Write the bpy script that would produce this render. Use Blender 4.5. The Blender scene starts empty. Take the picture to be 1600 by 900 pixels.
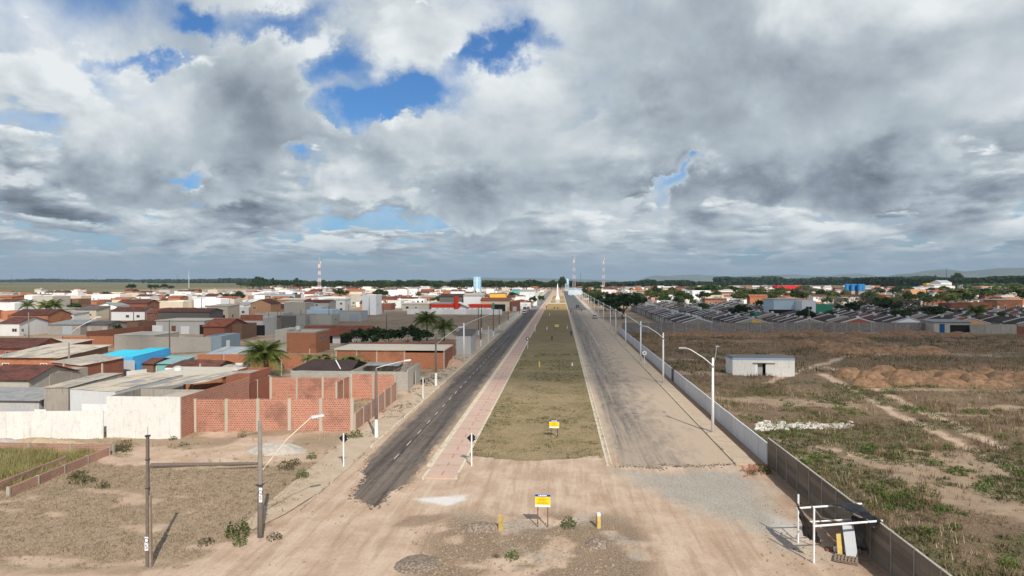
import bpy, bmesh, math, random
import numpy as np
from mathutils import Vector, Matrix

S = bpy.context.scene
COL = S.collection
RNG = random.Random(7)
NR = np.random.default_rng(11)

# ------------------------------------------------------------------ camera
F_PX, CAM_H = 1067.0, 16.0
YAW = math.atan((875.0 - 800.0) / F_PX)
PIT = math.atan((450.0 - 438.0) / F_PX * math.cos(YAW))
cam_d = bpy.data.cameras.new('camera')
cam_d.sensor_fit = 'HORIZONTAL'
cam_d.sensor_width = 36.0
cam_d.lens = 36.0 * F_PX / 1600.0
cam_d.clip_start, cam_d.clip_end = 0.5, 90000.0
cam = bpy.data.objects.new('camera', cam_d)
cam.location = (0, 0, CAM_H)
cam.rotation_euler = (math.radians(90) - PIT, 0, YAW)
COL.objects.link(cam)
S.camera = cam

# ------------------------------------------------------------------ light
SUN_EL, SUN_AZ = math.radians(39.0), math.radians(159.0)    # azimuth measured clockwise from +Y (the road)
SUN_DIR = Vector((math.sin(SUN_AZ) * math.cos(SUN_EL), math.cos(SUN_AZ) * math.cos(SUN_EL), math.sin(SUN_EL)))
sun_d = bpy.data.lights.new('sun', 'SUN')
sun_d.energy = 4.6
sun_d.angle = math.radians(0.5)
sun_d.color = (1.0, 0.93, 0.835)
sun = bpy.data.objects.new('sun', sun_d)
sun.rotation_euler = (-SUN_DIR).to_track_quat('-Z', 'Y').to_euler()
sun.location = (60, -60, 120)
COL.objects.link(sun)
S.view_settings.view_transform = 'Standard'
S.view_settings.look = 'None'
S.view_settings.exposure = 0.0
S.view_settings.gamma = 1.0
S.view_settings.use_curve_mapping = False
try:
    S.cycles.use_denoising = True
    S.cycles.max_bounces = 6
    S.cycles.diffuse_bounces = 3
    S.cycles.glossy_bounces = 2
    S.cycles.transparent_max_bounces = 8
    S.cycles.volume_bounces = 0
    S.cycles.use_adaptive_sampling = True
    S.cycles.adaptive_threshold = 0.015
except Exception:
    pass


# ------------------------------------------------------------------ node helper
class NT:
    """Small helper to write node trees as expressions."""
    def __init__(self, tree):
        self.t = tree

    def node(self, typ, **kw):
        n = self.t.nodes.new(typ)
        for k, v in kw.items():
            setattr(n, k, v)
        return n

    def put(self, sock, v):
        if isinstance(v, bpy.types.NodeSocket):
            self.t.links.new(v, sock)
        elif v is not None:
            if hasattr(sock, 'default_value'):
                dv = sock.default_value
                if hasattr(dv, '__len__') and not hasattr(v, '__len__'):
                    v = [v] * len(dv)
                if hasattr(dv, '__len__') and len(dv) == 4 and len(v) == 3:
                    v = list(v) + [1.0]
                sock.default_value = v

    def math(self, op, a, b=None, c=None, clamp=False):
        n = self.node('ShaderNodeMath', operation=op, use_clamp=clamp)
        self.put(n.inputs[0], a)
        if b is not None: self.put(n.inputs[1], b)
        if c is not None: self.put(n.inputs[2], c)
        return n.outputs[0]

    def add(self, a, b): return self.math('ADD', a, b)
    def sub(self, a, b): return self.math('SUBTRACT', a, b)
    def mul(self, a, b): return self.math('MULTIPLY', a, b)
    def div(self, a, b): return self.math('DIVIDE', a, b)
    def mad(self, a, b, c): return self.math('MULTIPLY_ADD', a, b, c)
    def mx(self, a, b): return self.math('MAXIMUM', a, b)
    def mn(self, a, b): return self.math('MINIMUM', a, b)

    def vec(self, op, a, b=None, scale=None):
        n = self.node('ShaderNodeVectorMath', operation=op)
        self.put(n.inputs[0], a)
        if b is not None: self.put(n.inputs[1], b)
        if scale is not None: self.put(n.inputs['Scale'], scale)
        return n.outputs['Value'] if op in ('LENGTH', 'DOT_PRODUCT', 'DISTANCE') else n.outputs[0]

    def sep(self, v):
        n = self.node('ShaderNodeSeparateXYZ'); self.put(n.inputs[0], v)
        return n.outputs[0], n.outputs[1], n.outputs[2]

    def comb(self, x, y, z=0.0):
        n = self.node('ShaderNodeCombineXYZ')
        self.put(n.inputs[0], x); self.put(n.inputs[1], y); self.put(n.inputs[2], z)
        return n.outputs[0]

    def smooth(self, v, a, b, lo=0.0, hi=1.0):
        n = self.node('ShaderNodeMapRange', interpolation_type='SMOOTHSTEP')
        self.put(n.inputs[0], v); self.put(n.inputs[1], a); self.put(n.inputs[2], b)
        self.put(n.inputs[3], lo); self.put(n.inputs[4], hi)
        return n.outputs[0]

    def lin(self, v, a, b, lo=0.0, hi=1.0):
        n = self.node('ShaderNodeMapRange', interpolation_type='LINEAR', clamp=True)
        self.put(n.inputs[0], v); self.put(n.inputs[1], a); self.put(n.inputs[2], b)
        self.put(n.inputs[3], lo); self.put(n.inputs[4], hi)
        return n.outputs[0]

    def noise(self, v, scale, detail=4.0, rough=0.55, lac=2.0, dist=0.0, dim='3D', out='Fac'):
        n = self.node('ShaderNodeTexNoise', noise_dimensions=dim)
        if v is not None: self.put(n.inputs['Vector'], v)
        self.put(n.inputs['Scale'], scale); self.put(n.inputs['Detail'], detail)
        self.put(n.inputs['Roughness'], rough); self.put(n.inputs['Lacunarity'], lac)
        self.put(n.inputs['Distortion'], dist)
        return n.outputs[out]

    def mix(self, f, a, b, blend='MIX'):
        n = self.node('ShaderNodeMix', data_type='RGBA', blend_type=blend)
        self.put(n.inputs[0], f); self.put(n.inputs[6], a); self.put(n.inputs[7], b)
        return n.outputs[2]


# ------------------------------------------------------------------ sky
world = bpy.data.worlds.new('World')
S.world = world
world.use_nodes = True
wt = world.node_tree
wt.nodes.clear()
W = NT(wt)
sky = W.node('ShaderNodeTexSky', sky_type='NISHITA')
sky.sun_disc = False
sky.sun_elevation = SUN_EL
sky.sun_rotation = SUN_AZ
sky.altitude = 100.0
sky.air_density, sky.dust_density, sky.ozone_density = 1.0, 1.2, 1.5


def cloud_field(h_dir):
    """Broken stratocumulus deck in three depths: cells shrink towards the horizon, grey undersides, sunlit crests."""
    d = h_dir
    x, y, z = W.sep(d)
    zc = W.mx(z, 0.0)
    # sky chart: bearing from the road axis (u) and tangent of elevation (v)
    ys = W.mx(y, 0.05)
    u = W.div(x, ys)
    v = W.div(z, ys)
    front = W.smooth(y, 0.05, 0.4)
    uv = W.comb(u, v, 0.0)
    wob = W.vec('SCALE', W.vec('SUBTRACT', W.noise(uv, 6.0, 6.0, 0.62, out='Color'), (0.5, 0.5, 0.5)), scale=0.22)
    uvw = W.vec('ADD', uv, wob)

    def blob(px, py, rx, ry, amp, ang=0.0):
        c = W.vec('SUBTRACT', uvw, ((px - 875) / F_PX, (438 - py) / F_PX, 0.0))
        if ang:
            n = W.node('ShaderNodeVectorRotate', rotation_type='Z_AXIS')
            W.put(n.inputs['Vector'], c); W.put(n.inputs['Angle'], math.radians(ang)); c = n.outputs[0]
        c = W.vec('MULTIPLY', c, (F_PX / rx, F_PX / ry, 0.0))
        c = W.vec('MULTIPLY', c, (1, 1, 0))
        r2 = W.vec('DOT_PRODUCT', c, c)
        e = W.math('EXPONENT', W.mul(r2, -1.0))
        return W.mul(e, amp)

    def total(lst):
        s = None
        for b in lst:
            e = blob(*b)
            s = e if s is None else W.add(s, e)
        return W.mul(s, front) if s is not None else 0.0

    cover = total(COVER)
    gloom = total(GLOOM)
    r = W.math('SQRT', W.mx(W.sub(1.0, W.mul(z, z)), 0.0001))
    el = W.div(zc, r)

    def layer(scale, seed, thr, soft, det, base, relief, under, cw, lo, hi, zs):
        q = W.vec('ADD', W.vec('MULTIPLY', d, (1.0, 1.0, zs)), (seed, seed * 0.7, seed * 1.3))
        wq = W.vec('SCALE', W.vec('SUBTRACT', W.noise(q, scale * 0.8, 2.0, 0.5, out='Color'), (0.5, 0.5, 0.5)), scale=0.5 / scale)
        q = W.vec('ADD', q, wq)
        n = W.noise(q, scale, det, 0.56)
        n2 = W.noise(W.vec('ADD', q, (0.06 / scale, 0.0, 0.16 / scale)), scale, det - 2.0, 0.54)
        n3 = W.noise(W.vec('ADD', q, (0.12 / scale, 0.0, 0.55 / scale)), scale, 2.0, 0.5)
        den = W.sub(W.mad(cover, cw, n), thr)
        edge = W.mad(n3, 0.5 * lo, el)
        if lo > 0:
            den = W.sub(den, W.smooth(edge, lo * 0.75, lo * 1.45, 0.22, 0.0))
        if hi < 9:
            den = W.sub(den, W.smooth(el, hi * 0.6, hi, 0.0, 0.25))
        a = W.smooth(den, 0.0, soft)
        thick = W.smooth(den, 0.0, 0.22)
        rel = W.mad(W.sub(n, n2), relief, W.mul(W.sub(n, n3), relief * 0.6))
        lum = W.add(W.mad(thick, -under, base), rel)
        lum = W.mad(gloom, -0.105, lum)
        return a, lum

    acc, cov = None, None
    for args in LAYERS:
        a, lum = layer(*args)
        if acc is None:
            acc, cov = W.mul(a, lum), a
        else:
            inv = W.sub(1.0, a)
            acc = W.add(W.mul(acc, inv), W.mul(a, lum))
            cov = W.add(W.mul(cov, inv), a)
    lum = W.div(acc, W.mx(cov, 0.001))
    return cov, lum, z, u, v


COVER = [(605, 158, 84, 28, -0.36, -18), (765, 84, 74, 20, -0.24, -5), (520, 95, 45, 40, -0.26, 0), (430, 6, 90, 30, -0.28, 0),
         (285, 2, 40, 22, -0.26, 0), (1060, 287, 45, 16, -0.24, -25), (440, 252, 22, 10, -0.2, 0), (200, 80, 75, 12, -0.20, -10), (290, 258, 45, 22, -0.20, -30),  
         (1300, 110, 420, 170, 0.18, 0), (420, 140, 100, 130, 0.20, 35), (120, 260, 330, 80, 0.12, 0), (1150, 300, 330, 40, 0.12, 0), (660, 40, 70, 45, 0.16, 0), (640, 240, 120, 36, 0.16, 0), (100, 60, 200, 60, 0.08, 0)]
GLOOM = [(90, 290, 280, 50, 0.9, 0), (450, 130, 75, 140, 0.8, 40), (560, 205, 60, 26, 0.6, -20), (400, 285, 120, 30, 0.8, -25), (1200, 303, 330, 32, 1.0, 0), (1080, 200, 200, 45, 0.6, -15),
         (1450, 270, 260, 50, 0.5, 0), (720, 348, 240, 16, 0.7, 0), (80, 345, 200, 14, 0.7, 0), (70, 110, 120, 60, -1.6, 0), (1250, 70, 400, 120, -1.1, 0), (1540, 170, 170, 140, -1.3, 0),
         (240, 130, 110, 45, -1.1, -20), (650, 225, 90, 32, -1.3, 0), (340, 200, 90, 30, -1.0, -30), (1080, 350, 60, 12, -1.4, 0), (500, 300, 60, 25, -1.2, -30), (1000, 255, 60, 30, -0.6, 0), (350, 365, 160, 12, -0.9, 0), (880, 325, 120, 14, -0.8, 0), (560, 50, 90, 50, -0.7, 0), (900, 90, 160, 60, -0.6, 0), (820, 215, 110, 30, -0.5, 0)]
# scale, seed, threshold, edge softness, octaves, brightness, relief, dark underside, weight of the openings, lowest, highest elevation, flattening
LAYERS = [(3.0, 1.3, 0.35, 0.30, 8.0, 0.83, 0.9, 0.10, 1.0, 0.0, 99, 1.3),
          (13.0, 7.7, 0.435, 0.06, 7.0, 0.73, 1.8, 0.24, 0.3, 0.012, 0.10, 5.5),
          (8.5, 4.2, 0.45, 0.06, 8.0, 0.74, 2.1, 0.28, 0.6, 0.045, 0.22, 3.0),
          (5.2, 2.9, 0.475, 0.06, 9.0, 0.78, 2.1, 0.29, 0.9, 0.10, 0.40, 1.7),
          (2.6, 11.9, 0.50, 0.14, 9.0, 0.80, 1.8, 0.20, 1.0, 0.18, 99, 1.3)]

tc = W.node('ShaderNodeTexCoord')
cov, lum, zz, uu, vv = cloud_field(tc.outputs['Generated'])
ccol = W.node('ShaderNodeValToRGB')
W.put(ccol.inputs[0], lum)
cr = ccol.color_ramp
cr.elements[0].position = 0.0; cr.elements[0].color = (0.10, 0.12, 0.15, 1)
cr.elements[1].position = 1.0; cr.elements[1].color = (0.84, 0.88, 0.89, 1)
e = cr.elements.new(0.35); e.color = (0.27, 0.315, 0.375, 1)
e = cr.elements.new(0.65); e.color = (0.47, 0.535, 0.585, 1)
SKY_K = 0.10
cloud_rad = W.vec('SCALE', ccol.outputs[0], scale=1.0 / SKY_K)
haze_col = (0.27 / SKY_K, 0.355 / SKY_K, 0.435 / SKY_K)
blue = W.mix(1.0, sky.outputs[0], (0.42, 0.76, 1.12), 'MULTIPLY')
skyc = W.mix(W.mn(cov, 1.0), blue, cloud_rad)
hz = W.smooth(zz, 0.0, 0.075, 0.94, 0.0)
skyc = W.mix(hz, skyc, haze_col)
bg = W.node('ShaderNodeBackground')
W.put(bg.inputs[0], skyc)
bg.inputs[1].default_value = SKY_K
out = W.node('ShaderNodeOutputWorld')
wt.links.new(bg.outputs[0], out.inputs[0])
world.cycles.sampling_method = 'MANUAL'
world.cycles.sample_map_resolution = 512


# ------------------------------------------------------------------ projection of photograph pixels on the ground (1600 x 900)
_cy, _sy, _cp, _sp = math.cos(YAW), math.sin(YAW), math.cos(PIT), math.sin(PIT)


def ray(px, py):
    x, u = (px - 800) / F_PX, (450 - py) / F_PX
    return (_cy * x - _sy * _cp - _sy * _sp * u, _sy * x + _cy * _cp + _cy * _sp * u, -_sp + _cp * u)


def at(px, py, z=0.0):
    d = ray(px, py); t = (z - CAM_H) / d[2]
    return d[0] * t, d[1] * t


def hgt(px, pyb, pyt, z=0.0):
    x, y = at(px, pyb, z); d = ray(px, pyt)
    return CAM_H + d[2] * math.hypot(x, y) / math.hypot(d[0], d[1])


def to_px(x, y, z=0.0):
    z -= CAM_H
    f = -_sy * _cp * x + _cy * _cp * y - _sp * z
    r = _cy * x + _sy * y
    u = -_sy * _sp * x + _cy * _sp * y + _cp * z
    return 800 + F_PX * r / f, 450 - F_PX * u / f


# ------------------------------------------------------------------ value noise in numpy
def vnoise(x, y, seed=0):
    x = np.asarray(x, float); y = np.asarray(y, float)
    ix = np.floor(x).astype(np.int64); iy = np.floor(y).astype(np.int64)
    fx = x - ix; fy = y - iy
    fx = fx * fx * (3 - 2 * fx); fy = fy * fy * (3 - 2 * fy)

    def h(a, b):
        k = (a * 374761393 + b * 668265263 + seed * 144269504) & 0xffffffff
        k = ((k ^ (k >> 13)) * 1274126177) & 0xffffffff
        k = k ^ (k >> 16)
        return (k & 0xffff) / 65535.0
    return (h(ix, iy) * (1 - fx) + h(ix + 1, iy) * fx) * (1 - fy) + (h(ix, iy + 1) * (1 - fx) + h(ix + 1, iy + 1) * fx) * fy


def fbm(x, y, sc, seed=0, octv=4, rough=0.5):
    s, a, t = 0.0, 1.0, 0.0
    f = 1.0 / sc
    for o in range(octv):
        s = s + a * vnoise(np.asarray(x) * f, np.asarray(y) * f, seed + o * 17); t += a
        a *= rough; f *= 2.03
    return s / t


def sstep(v, a, b):
    t = np.clip((np.asarray(v, float) - a) / (b - a), 0, 1)
    return t * t * (3 - 2 * t)


# ------------------------------------------------------------------ scene graph helpers
def tag(o, label=None, cat=None, group=None, kind=None):
    if label: o['label'] = label
    if cat: o['category'] = cat
    if group: o['group'] = group
    if kind: o['kind'] = kind
    return o


def empty(name, loc, label=None, cat=None, group=None, rz=0.0):
    o = bpy.data.objects.new(name, None)
    o.empty_display_size = 0.3
    o.location = loc; o.rotation_euler = (0, 0, rz)
    COL.objects.link(o)
    return tag(o, label, cat, group)


def link(name, mesh, parent=None, loc=(0, 0, 0), rot=None, scale=None):
    o = bpy.data.objects.new(name, mesh)
    COL.objects.link(o)
    if parent is not None: o.parent = parent
    o.location = loc
    if rot is not None: o.rotation_euler = rot
    if scale is not None: o.scale = scale
    return o


_kids = {}


def copy_tree(o, parent=None):
    c = o.copy(); COL.objects.link(c)
    if parent is not None: c.parent = parent
    for ch in o.children:
        copy_tree(ch, c)
    return c


def planar_uv(me):
    n = len(me.loops)
    if not n: return
    co = np.empty(len(me.vertices) * 3, np.float32); me.vertices.foreach_get('co', co); co = co.reshape(-1, 3)
    vi = np.empty(n, np.int32); me.loops.foreach_get('vertex_index', vi)
    nf = len(me.polygons)
    nm = np.empty(nf * 3, np.float32); me.polygons.foreach_get('normal', nm); nm = np.abs(nm.reshape(-1, 3))
    lt = np.empty(nf, np.int32); me.polygons.foreach_get('loop_total', lt)
    ax = np.repeat(np.argmax(nm + np.array([0, 0, 0.05]), axis=1), lt)
    p = co[vi]
    uv = np.where((ax == 2)[:, None], p[:, [0, 1]], np.where((ax == 0)[:, None], p[:, [1, 2]], p[:, [0, 2]]))
    l = me.uv_layers.new(name='UVMap')
    l.data.foreach_set('uv', uv.astype(np.float32).ravel())


class MB:
    """Collects faces; build() links them as ONE mesh object."""
    def __init__(s):
        s.v, s.f, s.m = [], [], []

    def poly(s, pts, mi=0):
        k = len(s.v); s.v += [tuple(p) for p in pts]; s.f.append(tuple(range(k, k + len(pts)))); s.m.append(mi)
        return s

    def box(s, x0, y0, z0, x1, y1, z1, mi=0, top=None):
        k = len(s.v)
        s.v += [(x0, y0, z0), (x1, y0, z0), (x1, y1, z0), (x0, y1, z0), (x0, y0, z1), (x1, y0, z1), (x1, y1, z1), (x0, y1, z1)]
        s.f += [(k, k + 3, k + 2, k + 1), (k + 4, k + 5, k + 6, k + 7), (k, k + 1, k + 5, k + 4), (k + 1, k + 2, k + 6, k + 5), (k + 2, k + 3, k + 7, k + 6), (k + 3, k, k + 4, k + 7)]
        s.m += [mi, mi if top is None else top, mi, mi, mi, mi]
        return s

    def hexa(s, b, t, mi=0):
        """b, t: four lower and four upper corners, counter-clockwise seen from above."""
        k = len(s.v); s.v += [tuple(p) for p in b] + [tuple(p) for p in t]
        s.f += [(k + 3, k + 2, k + 1, k), (k + 4, k + 5, k + 6, k + 7)] + [(k + i, k + (i + 1) % 4, k + 4 + (i + 1) % 4, k + 4 + i) for i in range(4)]
        s.m += [mi] * 6
        return s

    def prism(s, pts, a, b, axis='z', mi=0):
        """Extrude a polygon between two positions along an axis."""
        def P(p, w):
            return (p[0], p[1], w) if axis == 'z' else ((p[0], w, p[1]) if axis == 'y' else (w, p[0], p[1]))
        k, n = len(s.v), len(pts)
        s.v += [P(p, a) for p in pts] + [P(p, b) for p in pts]
        s.f += [tuple(range(k + n - 1, k - 1, -1)), tuple(range(k + n, k + 2 * n))] + [(k + i, k + (i + 1) % n, k + n + (i + 1) % n, k + n + i) for i in range(n)]
        s.m += [mi] * (n + 2)
        return s

    def tube(s, pts, r, n=8, mi=0, caps=True):
        pts = [Vector(p) for p in pts]
        if not hasattr(r, '__len__'): r = [r] * len(pts)
        k0 = len(s.v)
        for i, p in enumerate(pts):
            d = (pts[min(i + 1, len(pts) - 1)] - pts[max(i - 1, 0)]).normalized()
            a = d.orthogonal().normalized() if abs(d.z) < 0.99 else Vector((1, 0, 0))
            if abs(d.z) < 0.99:
                a = d.cross(Vector((0, 0, 1))).normalized()
            b = d.cross(a)
            for j in range(n):
                t = 2 * math.pi * j / n
                s.v.append(tuple(p + (a * math.cos(t) + b * math.sin(t)) * r[i]))
        for i in range(len(pts) - 1):
            for j in range(n):
                q = k0 + i * n
                s.f.append((q + j, q + n + j, q + n + (j + 1) % n, q + (j + 1) % n)); s.m.append(mi)
        if caps:
            s.f.append(tuple(k0 + j for j in range(n))); s.m.append(mi)
            e = k0 + (len(pts) - 1) * n
            s.f.append(tuple(e + n - 1 - j for j in range(n))); s.m.append(mi)
        return s

    def mesh(s, name, mats, smooth=False, fix=True):
        me = bpy.data.meshes.new(name)
        me.from_pydata(s.v, [], s.f)
        for m in (mats if isinstance(mats, (list, tuple)) else [mats]): me.materials.append(m)
        if any(s.m): me.polygons.foreach_set('material_index', s.m)
        if fix:
            bm = bmesh.new(); bm.from_mesh(me); bmesh.ops.recalc_face_normals(bm, faces=bm.faces); bm.to_mesh(me); bm.free()
        if smooth: me.polygons.foreach_set('use_smooth', [True] * len(me.polygons))
        me.update()
        planar_uv(me)
        return me

    def build(s, name, mats, parent=None, loc=(0, 0, 0), smooth=False, fix=True):
        return link(name, s.mesh(name, mats, smooth, fix), parent, loc)


def np_mesh(name, V, Fc, mats, smooth=False, mi=None, attrs=None):
    """V (n,3), Fc (m,3) or (m,4) -> mesh."""
    me = bpy.data.meshes.new(name)
    V = np.asarray(V, np.float32); Fc = np.asarray(Fc, np.int32)
    k = Fc.shape[1]
    me.vertices.add(len(V)); me.vertices.foreach_set('co', V.ravel())
    me.loops.add(Fc.size); me.loops.foreach_set('vertex_index', Fc.ravel())
    me.polygons.add(len(Fc))
    me.polygons.foreach_set('loop_start', np.arange(0, Fc.size, k, dtype=np.int32))
    me.polygons.foreach_set('loop_total', np.full(len(Fc), k, np.int32))
    for m in (mats if isinstance(mats, (list, tuple)) else [mats]): me.materials.append(m)
    if mi is not None: me.polygons.foreach_set('material_index', np.asarray(mi, np.int32))
    if smooth: me.polygons.foreach_set('use_smooth', np.ones(len(Fc), bool))
    me.update(calc_edges=True)
    for n, a in (attrs or {}).items():
        at_ = me.attributes.new(n, 'FLOAT', 'POINT'); at_.data.foreach_set('value', np.asarray(a, np.float32).ravel())
    return me


# ------------------------------------------------------------------ materials
MATS = {}


def mat(name, rough=0.85, spec=0.25, metal=0.0):
    """New node material -> (material, NT, principled)."""
    m = bpy.data.materials.new(name); m.use_nodes = True
    t = m.node_tree; t.nodes.clear(); N = NT(t)
    p = N.node('ShaderNodeBsdfPrincipled'); o = N.node('ShaderNodeOutputMaterial')
    t.links.new(p.outputs[0], o.inputs[0])
    p.inputs['Roughness'].default_value = rough; p.inputs['Metallic'].default_value = metal
    p.inputs['Specular IOR Level'].default_value = spec
    MATS[name] = m
    return m, N, p


def objco(N):
    return N.node('ShaderNodeTexCoord').outputs['Object']


def uvco(N):
    n = N.node('ShaderNodeUVMap'); n.uv_map = 'UVMap'
    return n.outputs[0]


def geopos(N):
    return N.node('ShaderNodeNewGeometry').outputs['Position']


def rnd(N):
    return N.node('ShaderNodeObjectInfo').outputs['Random']


def bump(N, p, h, strength=0.4, dist=0.02):
    b = N.node('ShaderNodeBump'); b.inputs['Strength'].default_value = strength; b.inputs['Distance'].default_value = dist
    N.put(b.inputs['Height'], h); N.t.links.new(b.outputs[0], p.inputs['Normal'])


def shade(N, c, f):
    return N.vec('SCALE', c, scale=f)


def plaster(name, col, dirt=0.5, rough=0.9, var=0.12, stain=(0.10, 0.09, 0.08), peel=None):
    m, N, p = mat(name, rough)
    g = geopos(N); u = uvco(N)
    big = N.noise(g, 0.5, 4.0, 0.6); fine = N.noise(g, 7.0, 3.0, 0.6)
    x, y, z = N.sep(g)
    streak = N.noise(N.vec('MULTIPLY', u, (3.0, 0.35, 1.0)), 1.0, 4.0, 0.65)
    c = N.mix(N.smooth(streak, 0.50, 0.78, 0.0, dirt * 0.8), col, stain)
    c = N.mix(N.smooth(big, 0.45, 0.8, 0.0, dirt * 0.55), c, [k * 0.62 for k in col])
    if peel:
        c = N.mix(N.smooth(N.noise(g, 2.2, 6.0, 0.72), 0.52, 0.70, 0.0, 0.55), c, peel)
    f = N.mad(fine, 0.24, N.mad(N.sub(rnd(N), 0.5), 2 * var, 0.88))
    N.put(p.inputs[0], shade(N, c, f))
    bump(N, p, fine, 0.25, 0.01)
    return m


def brick(name, c1, c2, mortar, bw=0.30, rh=0.20, ms=0.022, hole=None, dirt=0.5, wash=None, var=0.1):
    m, N, p = mat(name, 0.92)
    u = uvco(N); g = geopos(N)
    b = N.node('ShaderNodeTexBrick'); b.offset = 0.5
    N.put(b.inputs['Vector'], u); N.put(b.inputs['Color1'], c1); N.put(b.inputs['Color2'], c2); N.put(b.inputs['Mortar'], mortar)
    b.inputs['Scale'].default_value = 1.0; b.inputs['Brick Width'].default_value = bw; b.inputs['Row Height'].default_value = rh
    b.inputs['Mortar Size'].default_value = ms; b.inputs['Mortar Smooth'].default_value = 0.2; b.inputs['Bias'].default_value = 0.0
    c = b.outputs[0]
    h = N.sub(1.0, b.outputs[1])
    if hole:
        b2 = N.node('ShaderNodeTexBrick'); b2.offset = 0.5
        N.put(b2.inputs['Vector'], u); b2.inputs['Scale'].default_value = 1.0
        b2.inputs['Brick Width'].default_value = bw; b2.inputs['Row Height'].default_value = rh; b2.inputs['Mortar Size'].default_value = min(bw, rh) * 0.30
        b2.inputs['Mortar Smooth'].default_value = 0.25
        inner = N.sub(1.0, b2.outputs[1])
        vary = N.smooth(N.noise(N.vec('MULTIPLY', u, (1 / bw, 1 / rh, 1)), 0.9, 1.0, 0.5), 0.35, 0.62, 0.25, 0.95)
        c = N.mix(N.mul(inner, vary), c, hole)
        h = N.sub(h, N.mul(inner, 0.6))
    x, y, z = N.sep(g)
    big = N.noise(g, 0.45, 5.0, 0.6)
    c = N.mix(N.smooth(big, 0.48, 0.75, 0.0, dirt), c, (0.13, 0.07, 0.05))
    if wash:
        c = N.mix(N.smooth(N.noise(g, 1.3, 6.0, 0.7), wash[0], wash[0] + 0.07), c, wash[1])
    f = N.mad(N.noise(g, 9.0, 3.0, 0.6), 0.3, N.mad(N.sub(rnd(N), 0.5), 2 * var, 0.85))
    N.put(p.inputs[0], shade(N, c, f))
    bump(N, p, h, 0.6, 0.02)
    return m


def sheet_roof(name, col, dark=0.5, pitch=0.18, axis=0, rough=0.85, var=0.12):
    m, N, p = mat(name, rough)
    u = uvco(N); g = geopos(N)
    w = N.node('ShaderNodeTexWave', wave_type='BANDS', bands_direction='X' if axis == 0 else 'Y')
    N.put(w.inputs['Vector'], u); w.inputs['Scale'].default_value = 0.314 / pitch; w.inputs['Distortion'].default_value = 0.0
    c = N.mix(N.smooth(N.noise(g, 0.9, 6.0, 0.65), 0.42, 0.72, 0.0, dark), col, [k * 0.35 for k in col])
    st = N.noise(N.vec('MULTIPLY', u, (2.5, 0.4, 1) if axis == 0 else (0.4, 2.5, 1)), 1.0, 4.0, 0.6)
    c = N.mix(N.smooth(st, 0.5, 0.8, 0, dark * 0.8), c, [k * 0.5 for k in col])
    f = N.mad(N.noise(g, 6.0, 3.0, 0.6), 0.25, N.mad(N.sub(rnd(N), 0.5), 2 * var, 0.87))
    f = N.mul(f, N.mad(w.outputs[1], 0.16, 0.92))
    N.put(p.inputs[0], shade(N, c, f))
    bump(N, p, w.outputs[1], 0.7, 0.05)
    return m


def tile_roof(name, c1, c2, dark=0.6):
    m, N, p = mat(name, 0.9)
    u = uvco(N); g = geopos(N)
    b = N.node('ShaderNodeTexBrick'); b.offset = 0.0
    N.put(b.inputs['Vector'], u); N.put(b.inputs['Color1'], c1); N.put(b.inputs['Color2'], c2); N.put(b.inputs['Mortar'], [k * 0.35 for k in c1])
    b.inputs['Scale'].default_value = 1.0; b.inputs['Brick Width'].default_value = 0.22; b.inputs['Row Height'].default_value = 0.38; b.inputs['Mortar Size'].default_value = 0.03
    c = N.mix(N.smooth(N.noise(g, 0.8, 6.0, 0.68), 0.42, 0.68, 0.0, dark), b.outputs[0], (0.035, 0.026, 0.024))
    f = N.mad(N.noise(g, 5.0, 3.0, 0.6), 0.5, N.mad(N.sub(rnd(N), 0.5), 0.3, 0.72))
    N.put(p.inputs[0], shade(N, c, f))
    bump(N, p, N.sub(1.0, b.outputs[1]), 0.7, 0.05)
    return m


def flat(name, col, rough=0.6, spec=0.3, metal=0.0, nz=0.2, sc=3.0, dirt=0.0):
    m, N, p = mat(name, rough, spec, metal)
    g = geopos(N)
    f = N.mad(N.noise(g, sc, 4.0, 0.6), nz * 2, 1.0 - nz)
    c = col
    if dirt:
        c = N.mix(N.smooth(N.noise(g, sc * 0.4, 6.0, 0.7), 0.45, 0.7, 0, dirt), col, (0.16, 0.115, 0.075))
    N.put(p.inputs[0], shade(N, c, f))
    return m


def leafy(name, c1, c2, sc=0.6, rough=0.65, trans=0.25):
    m, N, p = mat(name, rough, 0.2)
    g = geopos(N)
    n = N.noise(g, sc, 3.0, 0.6); n2 = N.noise(g, sc * 9, 1.0, 0.5)
    c = N.mix(N.smooth(N.mad(n2, 0.5, N.mul(n, 0.6)), 0.35, 0.75), c1, c2)
    c = shade(N, c, N.mad(rnd(N), 0.5, 0.75))
    N.put(p.inputs[0], c)
    t = N.node('ShaderNodeBsdfTranslucent'); N.put(t.inputs[0], shade(N, c, 1.1))
    mx = N.node('ShaderNodeMixShader'); mx.inputs[0].default_value = trans
    N.t.links.new(p.outputs[0], mx.inputs[1]); N.t.links.new(t.outputs[0], mx.inputs[2])
    o = [k for k in N.t.nodes if k.type == 'OUTPUT_MATERIAL'][0]
    N.t.links.new(mx.outputs[0], o.inputs[0])
    return m


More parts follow.
